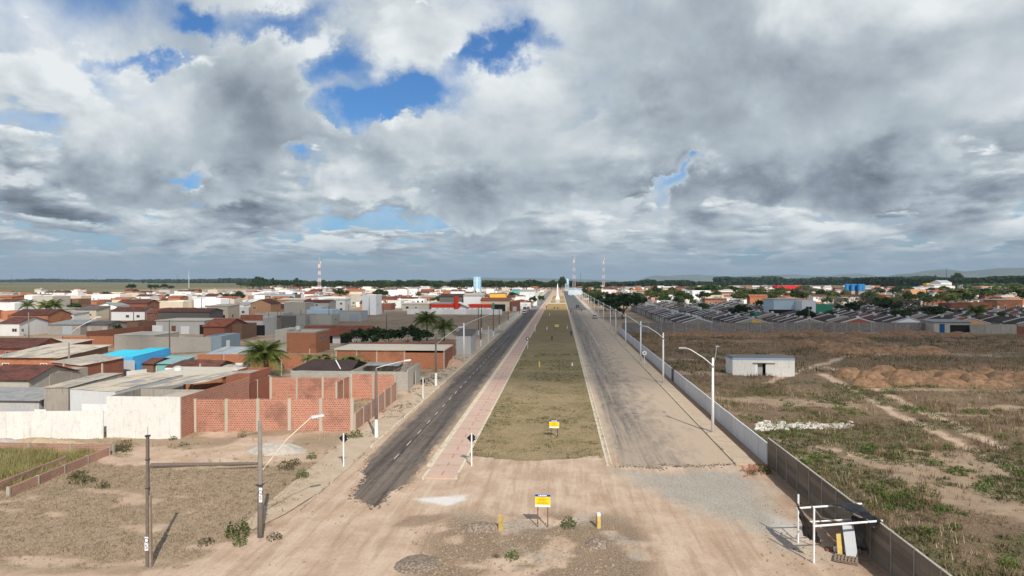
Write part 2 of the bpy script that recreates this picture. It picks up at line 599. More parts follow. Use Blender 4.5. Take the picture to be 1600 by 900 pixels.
M = MATS
plaster('white_wall', (0.76, 0.74, 0.70), 0.35)
plaster('clean_white_wall', (0.82, 0.81, 0.79), 0.12)
plaster('old_white_wall', (0.72, 0.69, 0.64), 0.55, stain=(0.28, 0.25, 0.21), peel=(0.50, 0.44, 0.38))
plaster('cream_wall', (0.62, 0.53, 0.40), 0.35)
plaster('orange_wall', (0.56, 0.31, 0.17), 0.35)
plaster('pink_wall', (0.56, 0.33, 0.27), 0.35)
plaster('grey_wall', (0.47, 0.455, 0.43), 0.45)
plaster('light_grey_wall', (0.61, 0.61, 0.60), 0.3)
plaster('dark_wall', (0.16, 0.145, 0.13), 0.6)
plaster('brown_wall', (0.20, 0.115, 0.075), 0.5)
plaster('slate_blue_wall', (0.26, 0.33, 0.38), 0.3)
plaster('pale_blue_wall', (0.50, 0.60, 0.66), 0.3)
plaster('bright_blue_wall', (0.07, 0.34, 0.66), 0.15)
plaster('cyan_roof', (0.05, 0.52, 0.70), 0.45, stain=(0.12, 0.25, 0.28))
plaster('teal_wall', (0.16, 0.42, 0.40), 0.3)
plaster('green_wall', (0.05, 0.24, 0.15), 0.3)
plaster('yellow_wall', (0.66, 0.38, 0.06), 0.3)
plaster('red_paint', (0.62, 0.045, 0.02), 0.15)
plaster('bright_red_paint', (0.66, 0.02, 0.035), 0.1)
plaster('red_paint_dull', (0.30, 0.085, 0.05), 0.4)
plaster('terrace_wall', (0.34, 0.30, 0.25), 0.5)
plaster('door_blue', (0.02, 0.10, 0.26), 0.3)
plaster('concrete', (0.38, 0.35, 0.30), 0.6)
plaster('pier_concrete', (0.46, 0.40, 0.32), 0.35)
plaster('slab_concrete', (0.52, 0.47, 0.38), 0.4)
plaster('stained_concrete', (0.36, 0.32, 0.27), 0.9, stain=(0.07, 0.06, 0.05))
brick('red_brick', (0.53, 0.245, 0.16), (0.45, 0.195, 0.125), (0.52, 0.31, 0.23), 0.26, 0.195, 0.022, hole=(0.19, 0.055, 0.045), dirt=0.55)
brick('orange_brick', (0.46, 0.185, 0.095), (0.38, 0.14, 0.075), (0.36, 0.18, 0.10), 0.22, 0.2, 0.02, dirt=0.55, var=0.15)
brick('dark_brick', (0.30, 0.10, 0.06), (0.24, 0.08, 0.05), (0.24, 0.13, 0.09), 0.26, 0.2, 0.02, dirt=0.5)
brick('grey_block', (0.43, 0.40, 0.345), (0.37, 0.345, 0.30), (0.27, 0.25, 0.225), 0.42, 0.21, 0.02, dirt=0.25)
brick('pale_block', (0.50, 0.46, 0.39), (0.45, 0.41, 0.35), (0.37, 0.34, 0.29), 0.42, 0.21, 0.02, dirt=0.15)
brick('stone_wall_face', (0.27, 0.235, 0.21), (0.12, 0.105, 0.10), (0.30, 0.265, 0.24), 0.42, 0.26, 0.035, dirt=0.35)
brick('low_brick', (0.40, 0.20, 0.14), (0.32, 0.15, 0.11), (0.42, 0.30, 0.23), 0.32, 0.16, 0.03, dirt=0.5)
sheet_roof('asbestos_sheet', (0.46, 0.41, 0.34), 0.65)
sheet_roof('pale_sheet', (0.60, 0.52, 0.41), 0.5)
sheet_roof('grey_sheet', (0.33, 0.33, 0.32), 0.5)
sheet_roof('dark_sheet', (0.15, 0.135, 0.125), 0.5)
sheet_roof('metal_sheet', (0.42, 0.47, 0.50), 0.2, rough=0.5)
sheet_roof('teal_sheet', (0.25, 0.42, 0.42), 0.3)
tile_roof('red_tile', (0.42, 0.13, 0.07), (0.34, 0.10, 0.055), 0.5)
tile_roof('dark_tile', (0.22, 0.085, 0.06), (0.16, 0.065, 0.05), 0.75)
tile_roof('brown_tile', (0.15, 0.085, 0.06), (0.11, 0.065, 0.05), 0.6)
tile_roof('black_tile', (0.085, 0.055, 0.05), (0.065, 0.045, 0.042), 0.7)
tile_roof('orange_tile', (0.52, 0.20, 0.09), (0.44, 0.16, 0.08), 0.3)
flat('white_paint', (0.78, 0.78, 0.76), 0.55, dirt=0.12)
flat('cream_kerb', (0.66, 0.57, 0.43), 0.85, nz=0.25, sc=2.0, dirt=0.55)
flat('worn_kerb', (0.52, 0.44, 0.33), 0.9, nz=0.35, sc=1.2, dirt=0.85)
flat('glass', (0.02, 0.025, 0.03), 0.12, 0.5, nz=0.1)
flat('dark_opening', (0.018, 0.016, 0.015), 0.9, nz=0.3)  # near-black stands in for the shade inside openings
flat('garage_metal', (0.40, 0.42, 0.44), 0.5, nz=0.1)
flat('dark_metal', (0.045, 0.045, 0.05), 0.5, nz=0.2)
flat('grey_metal', (0.28, 0.28, 0.29), 0.45, nz=0.15)
flat('rust', (0.20, 0.085, 0.05), 0.85, nz=0.35)
flat('pole_wood', (0.155, 0.125, 0.105), 0.9, nz=0.4, sc=6.0)
flat('pole_concrete', (0.23, 0.20, 0.175), 0.9, nz=0.3, sc=3.0)
flat('lamp_white', (0.76, 0.76, 0.75), 0.5, nz=0.08)
flat('lamp_lens', (0.42, 0.47, 0.48), 0.25, 0.5)
flat('sign_black', (0.012, 0.010, 0.016), 0.5)
flat('sign_yellow', (0.88, 0.62, 0.015), 0.45, nz=0.05)
flat('sign_blue', (0.015, 0.06, 0.36), 0.45, nz=0.05)
flat('sign_white', (0.80, 0.80, 0.80), 0.45, nz=0.05)
flat('post_yellow', (0.62, 0.44, 0.13), 0.7, nz=0.25, dirt=0.4)
flat('tarp_black', (0.012, 0.012, 0.014), 0.45, 0.5, nz=0.4, sc=5)
flat('raw_wood', (0.46, 0.32, 0.17), 0.85, nz=0.25, sc=6)
flat('old_wood', (0.26, 0.20, 0.15), 0.9, nz=0.4, sc=6)
flat('pale_board', (0.48, 0.50, 0.52), 0.5, nz=0.1)
flat('tank_blue', (0.03, 0.19, 0.44), 0.45, nz=0.1)
flat('tank_pale_blue', (0.30, 0.53, 0.68), 0.5, nz=0.12)
flat('mast_red', (0.52, 0.30, 0.27), 0.6, nz=0.1)
flat('mast_white', (0.75, 0.74, 0.72), 0.6, nz=0.1)
flat('tyre', (0.016, 0.016, 0.017), 0.85)
flat('car_white', (0.78, 0.78, 0.78), 0.25, 0.5, nz=0.03)
flat('car_black', (0.02, 0.02, 0.022), 0.22, 0.5, nz=0.05)
flat('car_silver', (0.42, 0.43, 0.44), 0.3, 0.5, 0.4, nz=0.05)
flat('tail_red', (0.35, 0.01, 0.01), 0.3, 0.5)
flat('white_rubble_mat', (0.58, 0.54, 0.48), 0.9, nz=0.4, sc=5)
flat('rubble_red', (0.36, 0.17, 0.11), 0.9, nz=0.4, sc=5)
flat('line_white', (0.58, 0.55, 0.51), 0.8, nz=0.35, sc=2.5, dirt=0.35)
flat('line_red', (0.52, 0.20, 0.11), 0.85, nz=0.3, sc=2.5, dirt=0.35)
leafy('leaf_dark', (0.016, 0.034, 0.011), (0.05, 0.088, 0.026))
leafy('leaf_mid', (0.030, 0.058, 0.016), (0.085, 0.13, 0.035))
leafy('leaf_light', (0.06, 0.085, 0.022), (0.15, 0.17, 0.05))
leafy('leaf_grey', (0.105, 0.095, 0.065), (0.19, 0.17, 0.12), trans=0.15)
leafy('palm_leaf', (0.065, 0.095, 0.018), (0.17, 0.20, 0.045), 0.8)
leafy('banana_leaf', (0.09, 0.12, 0.03), (0.21, 0.235, 0.075), 0.9)
leafy('weed_green', (0.055, 0.092, 0.02), (0.16, 0.21, 0.05), 1.2)
leafy('weed_dull', (0.062, 0.064, 0.026), (0.145, 0.135, 0.06), 0.9)
leafy('grass_litter', (0.27, 0.195, 0.125), (0.46, 0.355, 0.24), 0.5, trans=0.15)
leafy('grass_dry', (0.135, 0.09, 0.053), (0.28, 0.20, 0.12), 0.5, trans=0.15)
leafy('grass_straw', (0.25, 0.205, 0.115), (0.44, 0.36, 0.215), 0.6, trans=0.15)
leafy('grass_olive', (0.26, 0.23, 0.085), (0.46, 0.40, 0.18), 0.6, trans=0.2)
flat('bark', (0.13, 0.095, 0.07), 0.95, nz=0.4, sc=4)
flat('bark_grey', (0.26, 0.225, 0.19), 0.95, nz=0.3, sc=4)


# ------------------------------------------------------------------ ground
def poly_sd(X, Y, P):
    """Signed distance to a polygon, positive inside."""
    P = np.asarray(P, float)
    ins = np.zeros(X.shape, bool); d = np.full(X.shape, 1e9)
    for i in range(len(P)):
        a, b = P[i], P[(i + 1) % len(P)]
        e = b - a; l2 = e @ e + 1e-12
        t = np.clip(((X - a[0]) * e[0] + (Y - a[1]) * e[1]) / l2, 0, 1)
        d = np.minimum(d, np.hypot(X - a[0] - t * e[0], Y - a[1] - t * e[1]))
        if a[1] != b[1]:
            c = ((a[1] > Y) != (b[1] > Y)) & (X < e[0] * (Y - a[1]) / e[1] + a[0])
            ins ^= c
    return np.where(ins, d, -d)


def line_d(X, Y, P):
    P = np.asarray(P, float); d = np.full(X.shape, 1e9)
    for a, b in zip(P[:-1], P[1:]):
        e = b - a; l2 = e @ e + 1e-12
        t = np.clip(((X - a[0]) * e[0] + (Y - a[1]) * e[1]) / l2, 0, 1)
        d = np.minimum(d, np.hypot(X - a[0] - t * e[0], Y - a[1] - t * e[1]))
    return d


def W2(pts): return [at(*p) for p in pts]


def gz(x, y):
    """Height of the bare ground."""
    x = np.asarray(x, float); y = np.asarray(y, float)
    z = np.full(np.broadcast(x, y).shape, -0.02)
    lot = sstep(-x, 21.6, 23.5) * sstep(y, 36.5, 40) * (1 - sstep(y, 205, 215))
    z = z + lot * (0.42 * (fbm(x, y, 6.0, 3, 4) - 0.45) + 0.10 * (fbm(x, y, 0.9, 8, 2) - 0.5))
    rf = sstep(x, 18.4, 20.0) * (1 - sstep(y, 212, 222))
    z = z + rf * (0.9 * (fbm(x, y, 9.0, 21, 5) - 0.47) + 0.16 * (fbm(x, y, 1.0, 5, 2) - 0.5))
    isl = sstep(x, -8.4, -6.6) * (1 - sstep(x, 4.0, 5.6)) * (1 - sstep(y, 62, 66))
    z = z + isl * (0.05 + 0.05 * sstep(y, 52, 60) + 0.10 * (fbm(x, y, 2.2, 31, 4) - 0.5) * (1 - sstep(y, 49, 53)))
    rs = sstep(x, 14.0, 16.5) * (1 - sstep(x, 18.0, 18.3)) * (1 - sstep(y, 57, 59))
    z = z + rs * 0.22 * (fbm(x, y, 1.6, 41, 4) - 0.42)
    ls = sstep(-x, 18.3, 19.5) * (1 - sstep(-x, 21.0, 23.0)) * (1 - sstep(y, 200, 206))
    z = z + ls * (0.05 + 0.10 * (fbm(x, y, 2.5, 51, 3) - 0.5))
    # the plain keeps level with the roads beyond the town
    return z


def gz1(x, y): return float(gz(np.array([x]), np.array([y]))[0])


def axis(segs):
    out = [np.array([segs[0][0]])]
    for a, b, n in segs:
        out.append(np.linspace(a, b, n + 1)[1:])
    return np.concatenate(out)


gx = np.concatenate([-np.geomspace(40000, 130, 34)[:-1], axis([(-130, -48, 60), (-48, -20, 100), (-20, 18, 150), (18, 60, 120), (60, 130, 80)]), np.geomspace(130, 40000, 34)[1:]])
gy = np.concatenate([[-3000, -600, -100], axis([(-40, 25, 12), (25, 75, 185), (75, 130, 110), (130, 225, 95), (225, 600, 70)]), np.geomspace(600, 60000, 50)[1:]])
GX, GY = np.meshgrid(gx, gy)
GZ = gz(GX, GY)
n_soft = fbm(GX, GY, 3.0, 61, 5) - 0.5
n_fine = fbm(GX, GY, 0.7, 62, 3) - 0.5
n_big = fbm(GX, GY, 16.0, 63, 4) - 0.5
left = sstep(-GX, 21.0, 22.6)
right = sstep(GX, 18.15, 18.6)
mid = (1 - left) * (1 - right)
# dry litter on the plots
lot_poly = W2([(-400, 720), (-100, 728), (150, 722), (300, 735), (420, 728), (500, 722), (520, 712), (470, 770), (420, 815), (395, 835), (300, 880), (230, 888), (-100, 893), (-500, 893)])
sd = poly_sd(GX, GY, lot_poly)
lot = sstep(sd + 3.0 * n_soft + 1.5 * n_fine, -0.6, 0.9)
a_dry = lot * (1 - 0.9 * sstep(fbm(GX * 0.6, GY, 2.6, 71, 4), 0.57, 0.66))
rest_left = left * sstep(GY, 60, 66) * (1 - sstep(GY, 216, 250))
a_dry = np.maximum(a_dry, rest_left * sstep(fbm(GX, GY, 5.0, 72, 4), 0.45, 0.62) * 0.75)
town = np.maximum(left * sstep(GY, 205, 240), right * sstep(GY, 205, 225))
a_dry = np.maximum(a_dry, town * sstep(fbm(GX, GY, 22.0, 73, 4), 0.36, 0.55) * 0.9)
field = right * (1 - sstep(GY, 206, 214))
f1 = fbm(GX * 0.55 + GY * 0.35, GY, 7.0, 74, 5)
a_dry = np.maximum(a_dry, field * (1 - 0.85 * sstep(f1, 0.56, 0.68)))
# sand: what is neither litter nor soil
a_sand = np.clip(1 - a_dry * 1.1, 0, 1) * np.where(right > 0.5, 0.45, 1.0)
# tracks through the right hand plot
for tr in ([(1262, 575), (1330, 606), (1390, 641), (1470, 676), (1600, 735), (1750, 790)], [(1290, 572), (1370, 606), (1440, 640), (1530, 680), (1660, 735)], [(1200, 598), (1262, 575), (1330, 556), (1480, 548), (1620, 552)],
           [(1380, 528), (1480, 534), (1620, 540)], [(1515, 521), (1560, 527), (1640, 534)], [(1220, 690), (1280, 702), (1350, 712), (1430, 722)]):
    d = line_d(GX, GY, W2(tr))
    k = (1 - sstep(d + 1.5 * n_soft, 0.40, 1.4)) * field
    a_dry = a_dry * (1 - 0.9 * k); a_sand = np.maximum(a_sand, k)
    GZ = GZ - 0.12 * k
# green weeds
a_green = field * sstep(fbm(GX, GY, 6.0, 81, 4) + 0.10 * (1 - sstep(GY, 60, 85)), 0.53, 0.66)
a_green = np.maximum(a_green, left * sstep(fbm(GX, GY, 4.0, 82, 4), 0.60, 0.70) * 0.7 * sstep(GY, 60, 62))
strip = sstep(poly_sd(GX, GY, W2([(-300, 700), (0, 698), (120, 697), (205, 694), (205, 716), (150, 714), (-300, 716)])) + 2.0 * n_soft, 0, 0.8)
a_green = np.maximum(a_green, strip * 0.9)
# red earth behind, around the tipped piles
a_clay = field * np.maximum(sstep(GY + 10 * n_soft, 150, 176) * 0.8, sstep(poly_sd(GX, GY, W2([(1300, 585), (1420, 572), (1640, 570), (1640, 610), (1420, 606)])) + 6 * n_soft, -2, 2))
a_clay = np.maximum(a_clay, (1 - right) * sstep(GX, 17.0, 17.3) * (1 - sstep(GY, 220, 230)) * 0.75)
a_clay = np.maximum(a_clay, sstep(GX, 14.8, 17.6) * (1 - right) * (1 - sstep(GY + 5 * n_soft, 50, 60)) * 0.8)
# crushed stone where the right carriageway is still unpaved
grav = poly_sd(GX, GY, W2([(948, 732), (1165, 731), (1208, 752), (1232, 790), (1252, 822), (1300, 868), (1240, 872), (1150, 830), (1075, 795), (985, 762)]))
a_grav = sstep(grav + 3.5 * n_soft + 1.0 * n_fine, -0.6, 2.4) * 0.85
isl = sstep(GX, -9.0, -7.0) * (1 - sstep(GX, 4.5, 6.5)) * (1 - sstep(GY + 4 * n_soft, 44, 48.5))
a_grav = np.maximum(a_grav, isl * sstep(fbm(GX, GY, 2.0, 91, 4), 0.52, 0.62) * 0.6)
a_soil = isl * (1 - sstep(fbm(GX, GY, 1.6, 92, 4), 0.50, 0.64)) * 0.9
scrape = sstep(poly_sd(GX, GY, W2([(612, 822), (640, 806), (705, 800), (712, 806), (650, 824)])) + 0.8 * n_soft, -0.1, 0.4)
a_soil = np.maximum(a_soil, scrape * 0.7)
# white powder spilt on the sand
pw = poly_sd(GX, GY, W2([(648, 777), (700, 774), (738, 773), (730, 783), (700, 789), (672, 785)]))
a_white = 0.9 * sstep(pw + 1.3 * n_soft + 0.7 * n_fine, -0.25, 0.5)
a_white = np.maximum(a_white, 0.30 * sstep(poly_sd(GX, GY, W2([(1195, 800), (1260, 815), (1300, 850), (1255, 855), (1200, 830)])) + 2 * n_soft, -0.3, 1.0))
a_white = np.maximum(a_white, 0.45 * sstep(poly_sd(GX, GY, W2([(1100, 722), (1135, 720), (1130, 727), (1098, 728)])) + 0.8 * n_soft, -0.3, 0.4))
# open farm land beyond the town
a_farm = np.maximum(sstep(GY, 1150, 1500), sstep(-GX, 330 + 0.25 * GY, 420 + 0.25 * GY) * sstep(GY, 700, 900))
a_farm = np.maximum(a_farm, sstep(np.abs(GX) - 0.9 * GY, 60, 200))
b_dark = (((GX > -96) & (GX < -24) & (GY > 216) & (GY < 345))).astype(float)         # bare brown plot beside the side street
a_clay = np.maximum(a_clay, b_dark * 0.55 * sstep(fbm(GX, GY, 18.0, 95, 3), 0.25, 0.5)); a_sand = a_sand * (1 - 0.85 * b_dark)
a_dry = np.maximum(a_dry, b_dark * 0.8)
V = np.stack([GX, GY, GZ], -1).reshape(-1, 3)
nx_, ny_ = len(gx), len(gy)
I = np.arange(nx_ * ny_).reshape(ny_, nx_)
Fq = np.stack([I[:-1, :-1], I[:-1, 1:], I[1:, 1:], I[1:, :-1]], -1).reshape(-1, 4)

m, N, p = mat('ground', 0.95, 0.15)
g = geopos(N)
A = lambda n: N.node('ShaderNodeAttribute', attribute_name=n).outputs['Fac']
f0 = N.noise(g, 0.35, 6.0, 0.62); f1_ = N.noise(g, 2.3, 6.0, 0.66); f2 = N.noise(g, 11.0, 4.0, 0.65); f3 = N.noise(N.vec('MULTIPLY', g, (1, 2.2, 1)), 5.0, 5.0, 0.7)
c = N.mix(N.smooth(f1_, 0.35, 0.7), (0.235, 0.165, 0.105), (0.32, 0.235, 0.155))
sand = N.mix(N.smooth(f0, 0.35, 0.68), (0.475, 0.335, 0.232), (0.565, 0.425, 0.315))
sand = N.mix(N.smooth(f1_, 0.52, 0.72, 0, 0.6), sand, (0.40, 0.27, 0.165))
trk = N.noise(N.vec('MULTIPLY', g, (1.5, 0.11, 1)), 1.0, 6.0, 0.66, dist=0.4)
sand = N.mix(N.mul(A('track'), N.smooth(trk, 0.50, 0.64, 0, 0.55)), sand, (0.36, 0.25, 0.165))
sand = N.mix(N.mul(A('track'), N.smooth(trk, 0.46, 0.36, 0, 0.5)), sand, (0.60, 0.49, 0.36))
c = N.mix(A('sand'), c, sand)
dry = N.mix(N.smooth(f3, 0.34, 0.66), (0.25, 0.18, 0.118), (0.47, 0.36, 0.25))
dry = N.mix(A('plot'), dry, N.mix(N.smooth(f3, 0.36, 0.68), (0.085, 0.057, 0.035), (0.25, 0.175, 0.11)))
dry = N.mix(N.smooth(f1_, 0.44, 0.70, 0.0, 0.6), dry, (0.27, 0.19, 0.12))
dryf = N.smooth(N.mad(f2, 0.5, N.mul(f1_, 0.35)), 0.28, 0.50, 0.55, 1.0)
c = N.mix(N.mul(A('dry'), dryf), c, dry)
clay = N.mix(N.smooth(f1_, 0.35, 0.68), (0.22, 0.13, 0.078), (0.34, 0.215, 0.13))
c = N.mix(A('clay'), c, clay)
grn = N.mix(N.smooth(f3, 0.35, 0.65), (0.05, 0.058, 0.022), (0.14, 0.135, 0.055))
c = N.mix(N.mul(A('green'), N.smooth(f1_, 0.36, 0.60)), c, grn)
grv = N.mix(N.smooth(f2, 0.35, 0.65), (0.25, 0.235, 0.20), (0.44, 0.41, 0.345))
c = N.mix(A('gravel'), c, grv)
c = N.mix(A('soil'), c, N.mix(N.smooth(f2, 0.4, 0.62), (0.17, 0.12, 0.08), (0.33, 0.24, 0.16)))
c = N.mix(A('white'), c, (0.72, 0.69, 0.64))
xx, yy, z_ = N.sep(g)
st = N.noise(N.comb(N.mul(xx, 0.0006), N.mul(yy, 0.0032), 0.0), 1.0, 3.0, 0.5)
farm = N.node('ShaderNodeValToRGB'); N.put(farm.inputs[0], st); r_ = farm.color_ramp; r_.interpolation = 'LINEAR'
r_.elements[0].position = 0.30; r_.elements[0].color = (0.10, 0.085, 0.045, 1); r_.elements[1].position = 0.70; r_.elements[1].color = (0.09, 0.10, 0.04, 1)
for q, k in ((0.40, (0.16, 0.15, 0.07)), (0.47, (0.11, 0.12, 0.05)), (0.53, (0.24, 0.19, 0.11)), (0.58, (0.13, 0.13, 0.06))):
    e = r_.elements.new(q); e.color = (*k, 1)
c = N.mix(A('farm'), c, farm.outputs[0])
c = shade(N, c, N.mad(f2, 0.5, N.mad(f0, 0.2, 0.65)))
N.put(p.inputs[0], c)
bump(N, p, N.add(N.mad(f2, 0.6, f1_), N.mul(N.mul(trk, A('track')), 1.6)), 0.7, 0.07)
GROUND_MAT = m
me = np_mesh('ground', V, Fq, m, smooth=True, attrs=dict(sand=a_sand, dry=a_dry, green=a_green, clay=a_clay, gravel=a_grav, soil=a_soil, white=a_white, farm=a_farm, plot=field, track=mid * (1 - sstep(GY, 75, 95))))
tag(link('ground', me), kind='structure')


def ground_mask(name):
    """Bilinear look-up of one of the ground masks."""
    arr = dict(dry=a_dry, green=a_green, sand=a_sand, field=field, lot=lot)[name]

    def f(x, y):
        i = np.clip(np.searchsorted(gx, x) - 1, 0, nx_ - 2); j = np.clip(np.searchsorted(gy, y) - 1, 0, ny_ - 2)
        return arr[j, i]
    return f


# ------------------------------------------------------------------ roads, path, kerbs
def asphalt(name, c1, c2, dust, edge, ymax_dust):
    """edge: list of (x, width) where blown sand lies along the kerbs."""
    m, N, p = mat(name, 0.88, 0.25)
    g = geopos(N); x, y, z = N.sep(g)
    s = N.vec('MULTIPLY', g, (1.5, 0.028, 1.0))
    tracks = N.noise(s, 1.0, 6.0, 0.66); fine = N.noise(g, 14.0, 3.0, 0.7); blot = N.noise(g, 0.30, 5.0, 0.6)
    c = N.mix(N.smooth(tracks, 0.36, 0.66), c1, c2)
    c = N.mix(N.smooth(blot, 0.55, 0.68, 0, 0.55), c, [k * 0.62 for k in c1])
    # dark joints and repairs
    crack = N.math('ABSOLUTE', N.sub(N.noise(N.vec('MULTIPLY', g, (1.0, 0.32, 1)), 0.55, 5.0, 0.62), 0.5))
    c = N.mix(N.smooth(crack, 0.004, 0.014, 0.6, 0.0), c, (0.02, 0.019, 0.018))
    e = None
    for xe, w in edge:
        k = N.smooth(N.mad(N.noise(N.vec('MULTIPLY', g, (1, 0.35, 1)), 0.9, 5.0, 0.65), -1.6 * w, N.math('ABSOLUTE', N.sub(x, xe))), -0.65 * w, 0.35 * w, 1.0, 0.0)
        e = k if e is None else N.mx(e, k)
    near = N.smooth(N.mad(N.noise(N.vec('MULTIPLY', g, (1.2, 0.12, 1)), 0.5, 6.0, 0.64), 70.0, y), ymax_dust[0], ymax_dust[1], 1.0, 0.0)
    band = N.mul(near, N.smooth(tracks, 0.36, 0.62))
    dirt = N.mx(N.mul(e, 0.95), N.mul(band, ymax_dust[2]))
    c = N.mix(dirt, c, N.mix(fine, dust, [k * 0.72 for k in dust]))
    N.put(p.inputs[0], shade(N, c, N.mad(fine, 0.35, 0.82)))
    bump(N, p, fine, 0.3, 0.02)
    return m


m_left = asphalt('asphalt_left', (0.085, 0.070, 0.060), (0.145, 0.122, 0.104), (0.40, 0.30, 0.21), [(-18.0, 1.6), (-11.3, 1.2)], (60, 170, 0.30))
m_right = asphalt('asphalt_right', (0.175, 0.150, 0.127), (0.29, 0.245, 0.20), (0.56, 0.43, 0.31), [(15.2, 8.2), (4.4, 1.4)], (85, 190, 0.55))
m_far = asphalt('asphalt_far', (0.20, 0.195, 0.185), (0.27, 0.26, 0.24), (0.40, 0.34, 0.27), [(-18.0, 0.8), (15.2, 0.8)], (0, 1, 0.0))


def ragged(pts, amp, step, seed):
    """Break a polyline into short irregular steps."""
    out = []; r = random.Random(seed)
    for a, b in zip(pts[:-1], pts[1:]):
        L = math.hypot(b[0] - a[0], b[1] - a[1]); n = max(1, int(L / step))
        nx, ny = -(b[1] - a[1]) / L, (b[0] - a[0]) / L
        for i in range(n):
            k = r.uniform(-amp, amp) if i else 0
            out.append((a[0] + (b[0] - a[0]) * i / n + nx * k, a[1] + (b[1] - a[1]) * i / n + ny * k))
    out.append(pts[-1]); return out


def sheet(name, pts, z, m, parent=None, kind='structure'):
    o = MB().poly([(a, b, z) for a, b in pts]).build(name, m, parent, fix=False)
    if kind: tag(o, kind=kind)
    return o


near_edge = ragged(W2([(592, 699), (578, 715), (569, 738), (571, 752), (560, 762), (553, 780), (563, 779), (570, 785), (585, 793), (600, 784), (606, 772), (622, 762), (645, 752), (652, 735), (668, 722), (676, 700), (692, 690)]), 0.22, 0.45, 3)
lr = [(-17.95, 372)] + [(-17.95, 300), (-17.9, 95), (-17.6, 75)] + near_edge + [(-11.35, 68), (-11.4, 372)]
left_road = sheet('road', lr, 0.004, m_left)
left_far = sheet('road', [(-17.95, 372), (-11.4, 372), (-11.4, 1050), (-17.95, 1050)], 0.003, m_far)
redge = ragged([(15.2, 60.6), (13.6, 60.2), (12.2, 59.7), (10.2, 59.4), (8.8, 59.9), (8.6, 58.5), (6.2, 59.2), (4.55, 59.0)], 0.16, 0.4, 5)
right_road = sheet('road', [(4.55, 372), (4.55, 200)][::-1][::-1] + redge[::-1] + [(15.2, 100), (15.2, 372)], 0.004, m_right)
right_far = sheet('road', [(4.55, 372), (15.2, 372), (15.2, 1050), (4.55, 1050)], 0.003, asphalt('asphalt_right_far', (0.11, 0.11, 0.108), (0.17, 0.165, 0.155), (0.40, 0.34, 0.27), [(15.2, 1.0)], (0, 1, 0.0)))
# side streets on the left
m_side = asphalt('asphalt_side', (0.20, 0.19, 0.175), (0.28, 0.265, 0.24), (0.42, 0.35, 0.27), [], (0, 1, 0.0))
sheet('road', [(-17.95, 205), (-17.95, 217), (-95, 217), (-95, 205)], 0.006, m_side)
sheet('road', [(-95.1, 205), (-86, 217.1), (-88, 640), (-97, 640)], 0.008, m_side)
sheet('road', [(-17.95, 470), (-17.95, 479), (-300, 479), (-300, 470)], 0.006, m_side)
# painted dashes of the left carriageway
dash_me = MB().poly([(-0.045, -0.95, 0), (0.045, -0.95, 0), (0.045, 0.95, 0), (-0.045, 0.95, 0)]).mesh('lane_dash', M['line_white'], fix=False)
y = 61.0
while y < 205:
    link('lane_dash', dash_me, left_road, (-14.8, y, 0.009)); y += 5.05
for y0, y1 in ((215, 372),):
    y = y0
    while y < y1: link('lane_dash', dash_me, left_road, (-14.8, y, 0.009)); y += 5.05
lane = MB()
for xs, ya, yb in ((9.4, 165, 372),):
    y = ya
    while y < yb:
        lane.poly([(xs - 0.06, y, 0.009), (xs + 0.06, y, 0.009), (xs + 0.06, y + 8.5, 0.009), (xs - 0.06, y + 8.5, 0.009)]); y += 9.2
tag(lane.build('lane_line', M['line_white'], right_road, fix=False), kind='stuff')
cw = MB()
for i in range(7):
    cw.poly([(-24.0, 206.0 + i * 1.6, 0.011), (-20.0, 206.0 + i * 1.6, 0.011), (-20.0, 206.8 + i * 1.6, 0.011), (-24.0, 206.8 + i * 1.6, 0.011)])
tag(cw.build('zebra_crossing', M['line_white'], left_road, fix=False), kind='stuff')


sj = MB().poly([(-14.70, 62, 0.0075), (-14.62, 62, 0.0075), (-14.62, 205, 0.0075), (-14.70, 205, 0.0075)])
sj.build('paving_seam', flat('seam_dark', (0.035, 0.03, 0.028), 0.95, nz=0.3), left_road, fix=False)
cb = MB(); rc = random.Random(4)
for pts, n in ((near_edge, 700), (redge, 260)):
    for i in range(n):
        a, b = rc.choice(list(zip(pts[:-1], pts[1:]))); t = rc.random()
        x = a[0] + (b[0] - a[0]) * t + rc.gauss(0, 0.22); y = a[1] + (b[1] - a[1]) * t + rc.gauss(0, 0.28); s_ = rc.uniform(0.02, 0.09)
        cb.hexa([(x - s_, y - s_, -0.03), (x + s_, y - s_, -0.03), (x + s_, y + s_, -0.03), (x - s_, y + s_, -0.03)], [(x - s_ * .6, y - s_ * .5, s_ * .5), (x + s_ * .5, y - s_ * .6, s_ * .6), (x + s_ * .6, y + s_ * .5, s_ * .4), (x - s_ * .5, y + s_ * .6, s_ * .55)])
tag(cb.build('asphalt_crumbs', m_left, fix=False), kind='stuff')


# cycle path
m, N, p = mat('path_pink', 0.9)
g = geopos(N)
x, y, z = N.sep(g)
c = N.mix(N.smooth(N.noise(g, 0.5, 5.0, 0.6), 0.35, 0.7), (0.56, 0.405, 0.32), (0.54, 0.355, 0.275))
c = N.mix(N.smooth(y, 100, 190, 0.0, 0.55), c, (0.44, 0.25, 0.20))
c = N.mix(N.smooth(N.noise(N.vec('MULTIPLY', g, (1, 0.4, 1)), 0.8, 6.0, 0.68), 0.50, 0.66, 0, 0.7), c, (0.50, 0.39, 0.29))
c = N.mix(N.smooth(N.noise(N.vec('MULTIPLY', g, (0.5, 1.6, 1)), 0.35, 4.0, 0.7), 0.60, 0.66, 0, 0.55), c, (0.22, 0.13, 0.10))
N.put(p.inputs[0], shade(N, c, N.mad(N.noise(g, 9.0, 3.0, 0.65), 0.4, 0.8)))
path = tag(link('cycle_path', None), kind='structure')
bpy.data.objects.remove(path)
pm = MB()
Y0, Y1 = 54.3, 468.0
pb = MB().box(-10.86, Y0, -0.05, -8.44, Y1, 0.115)
cycle_path = tag(pb.build('cycle_path', m), kind='structure')
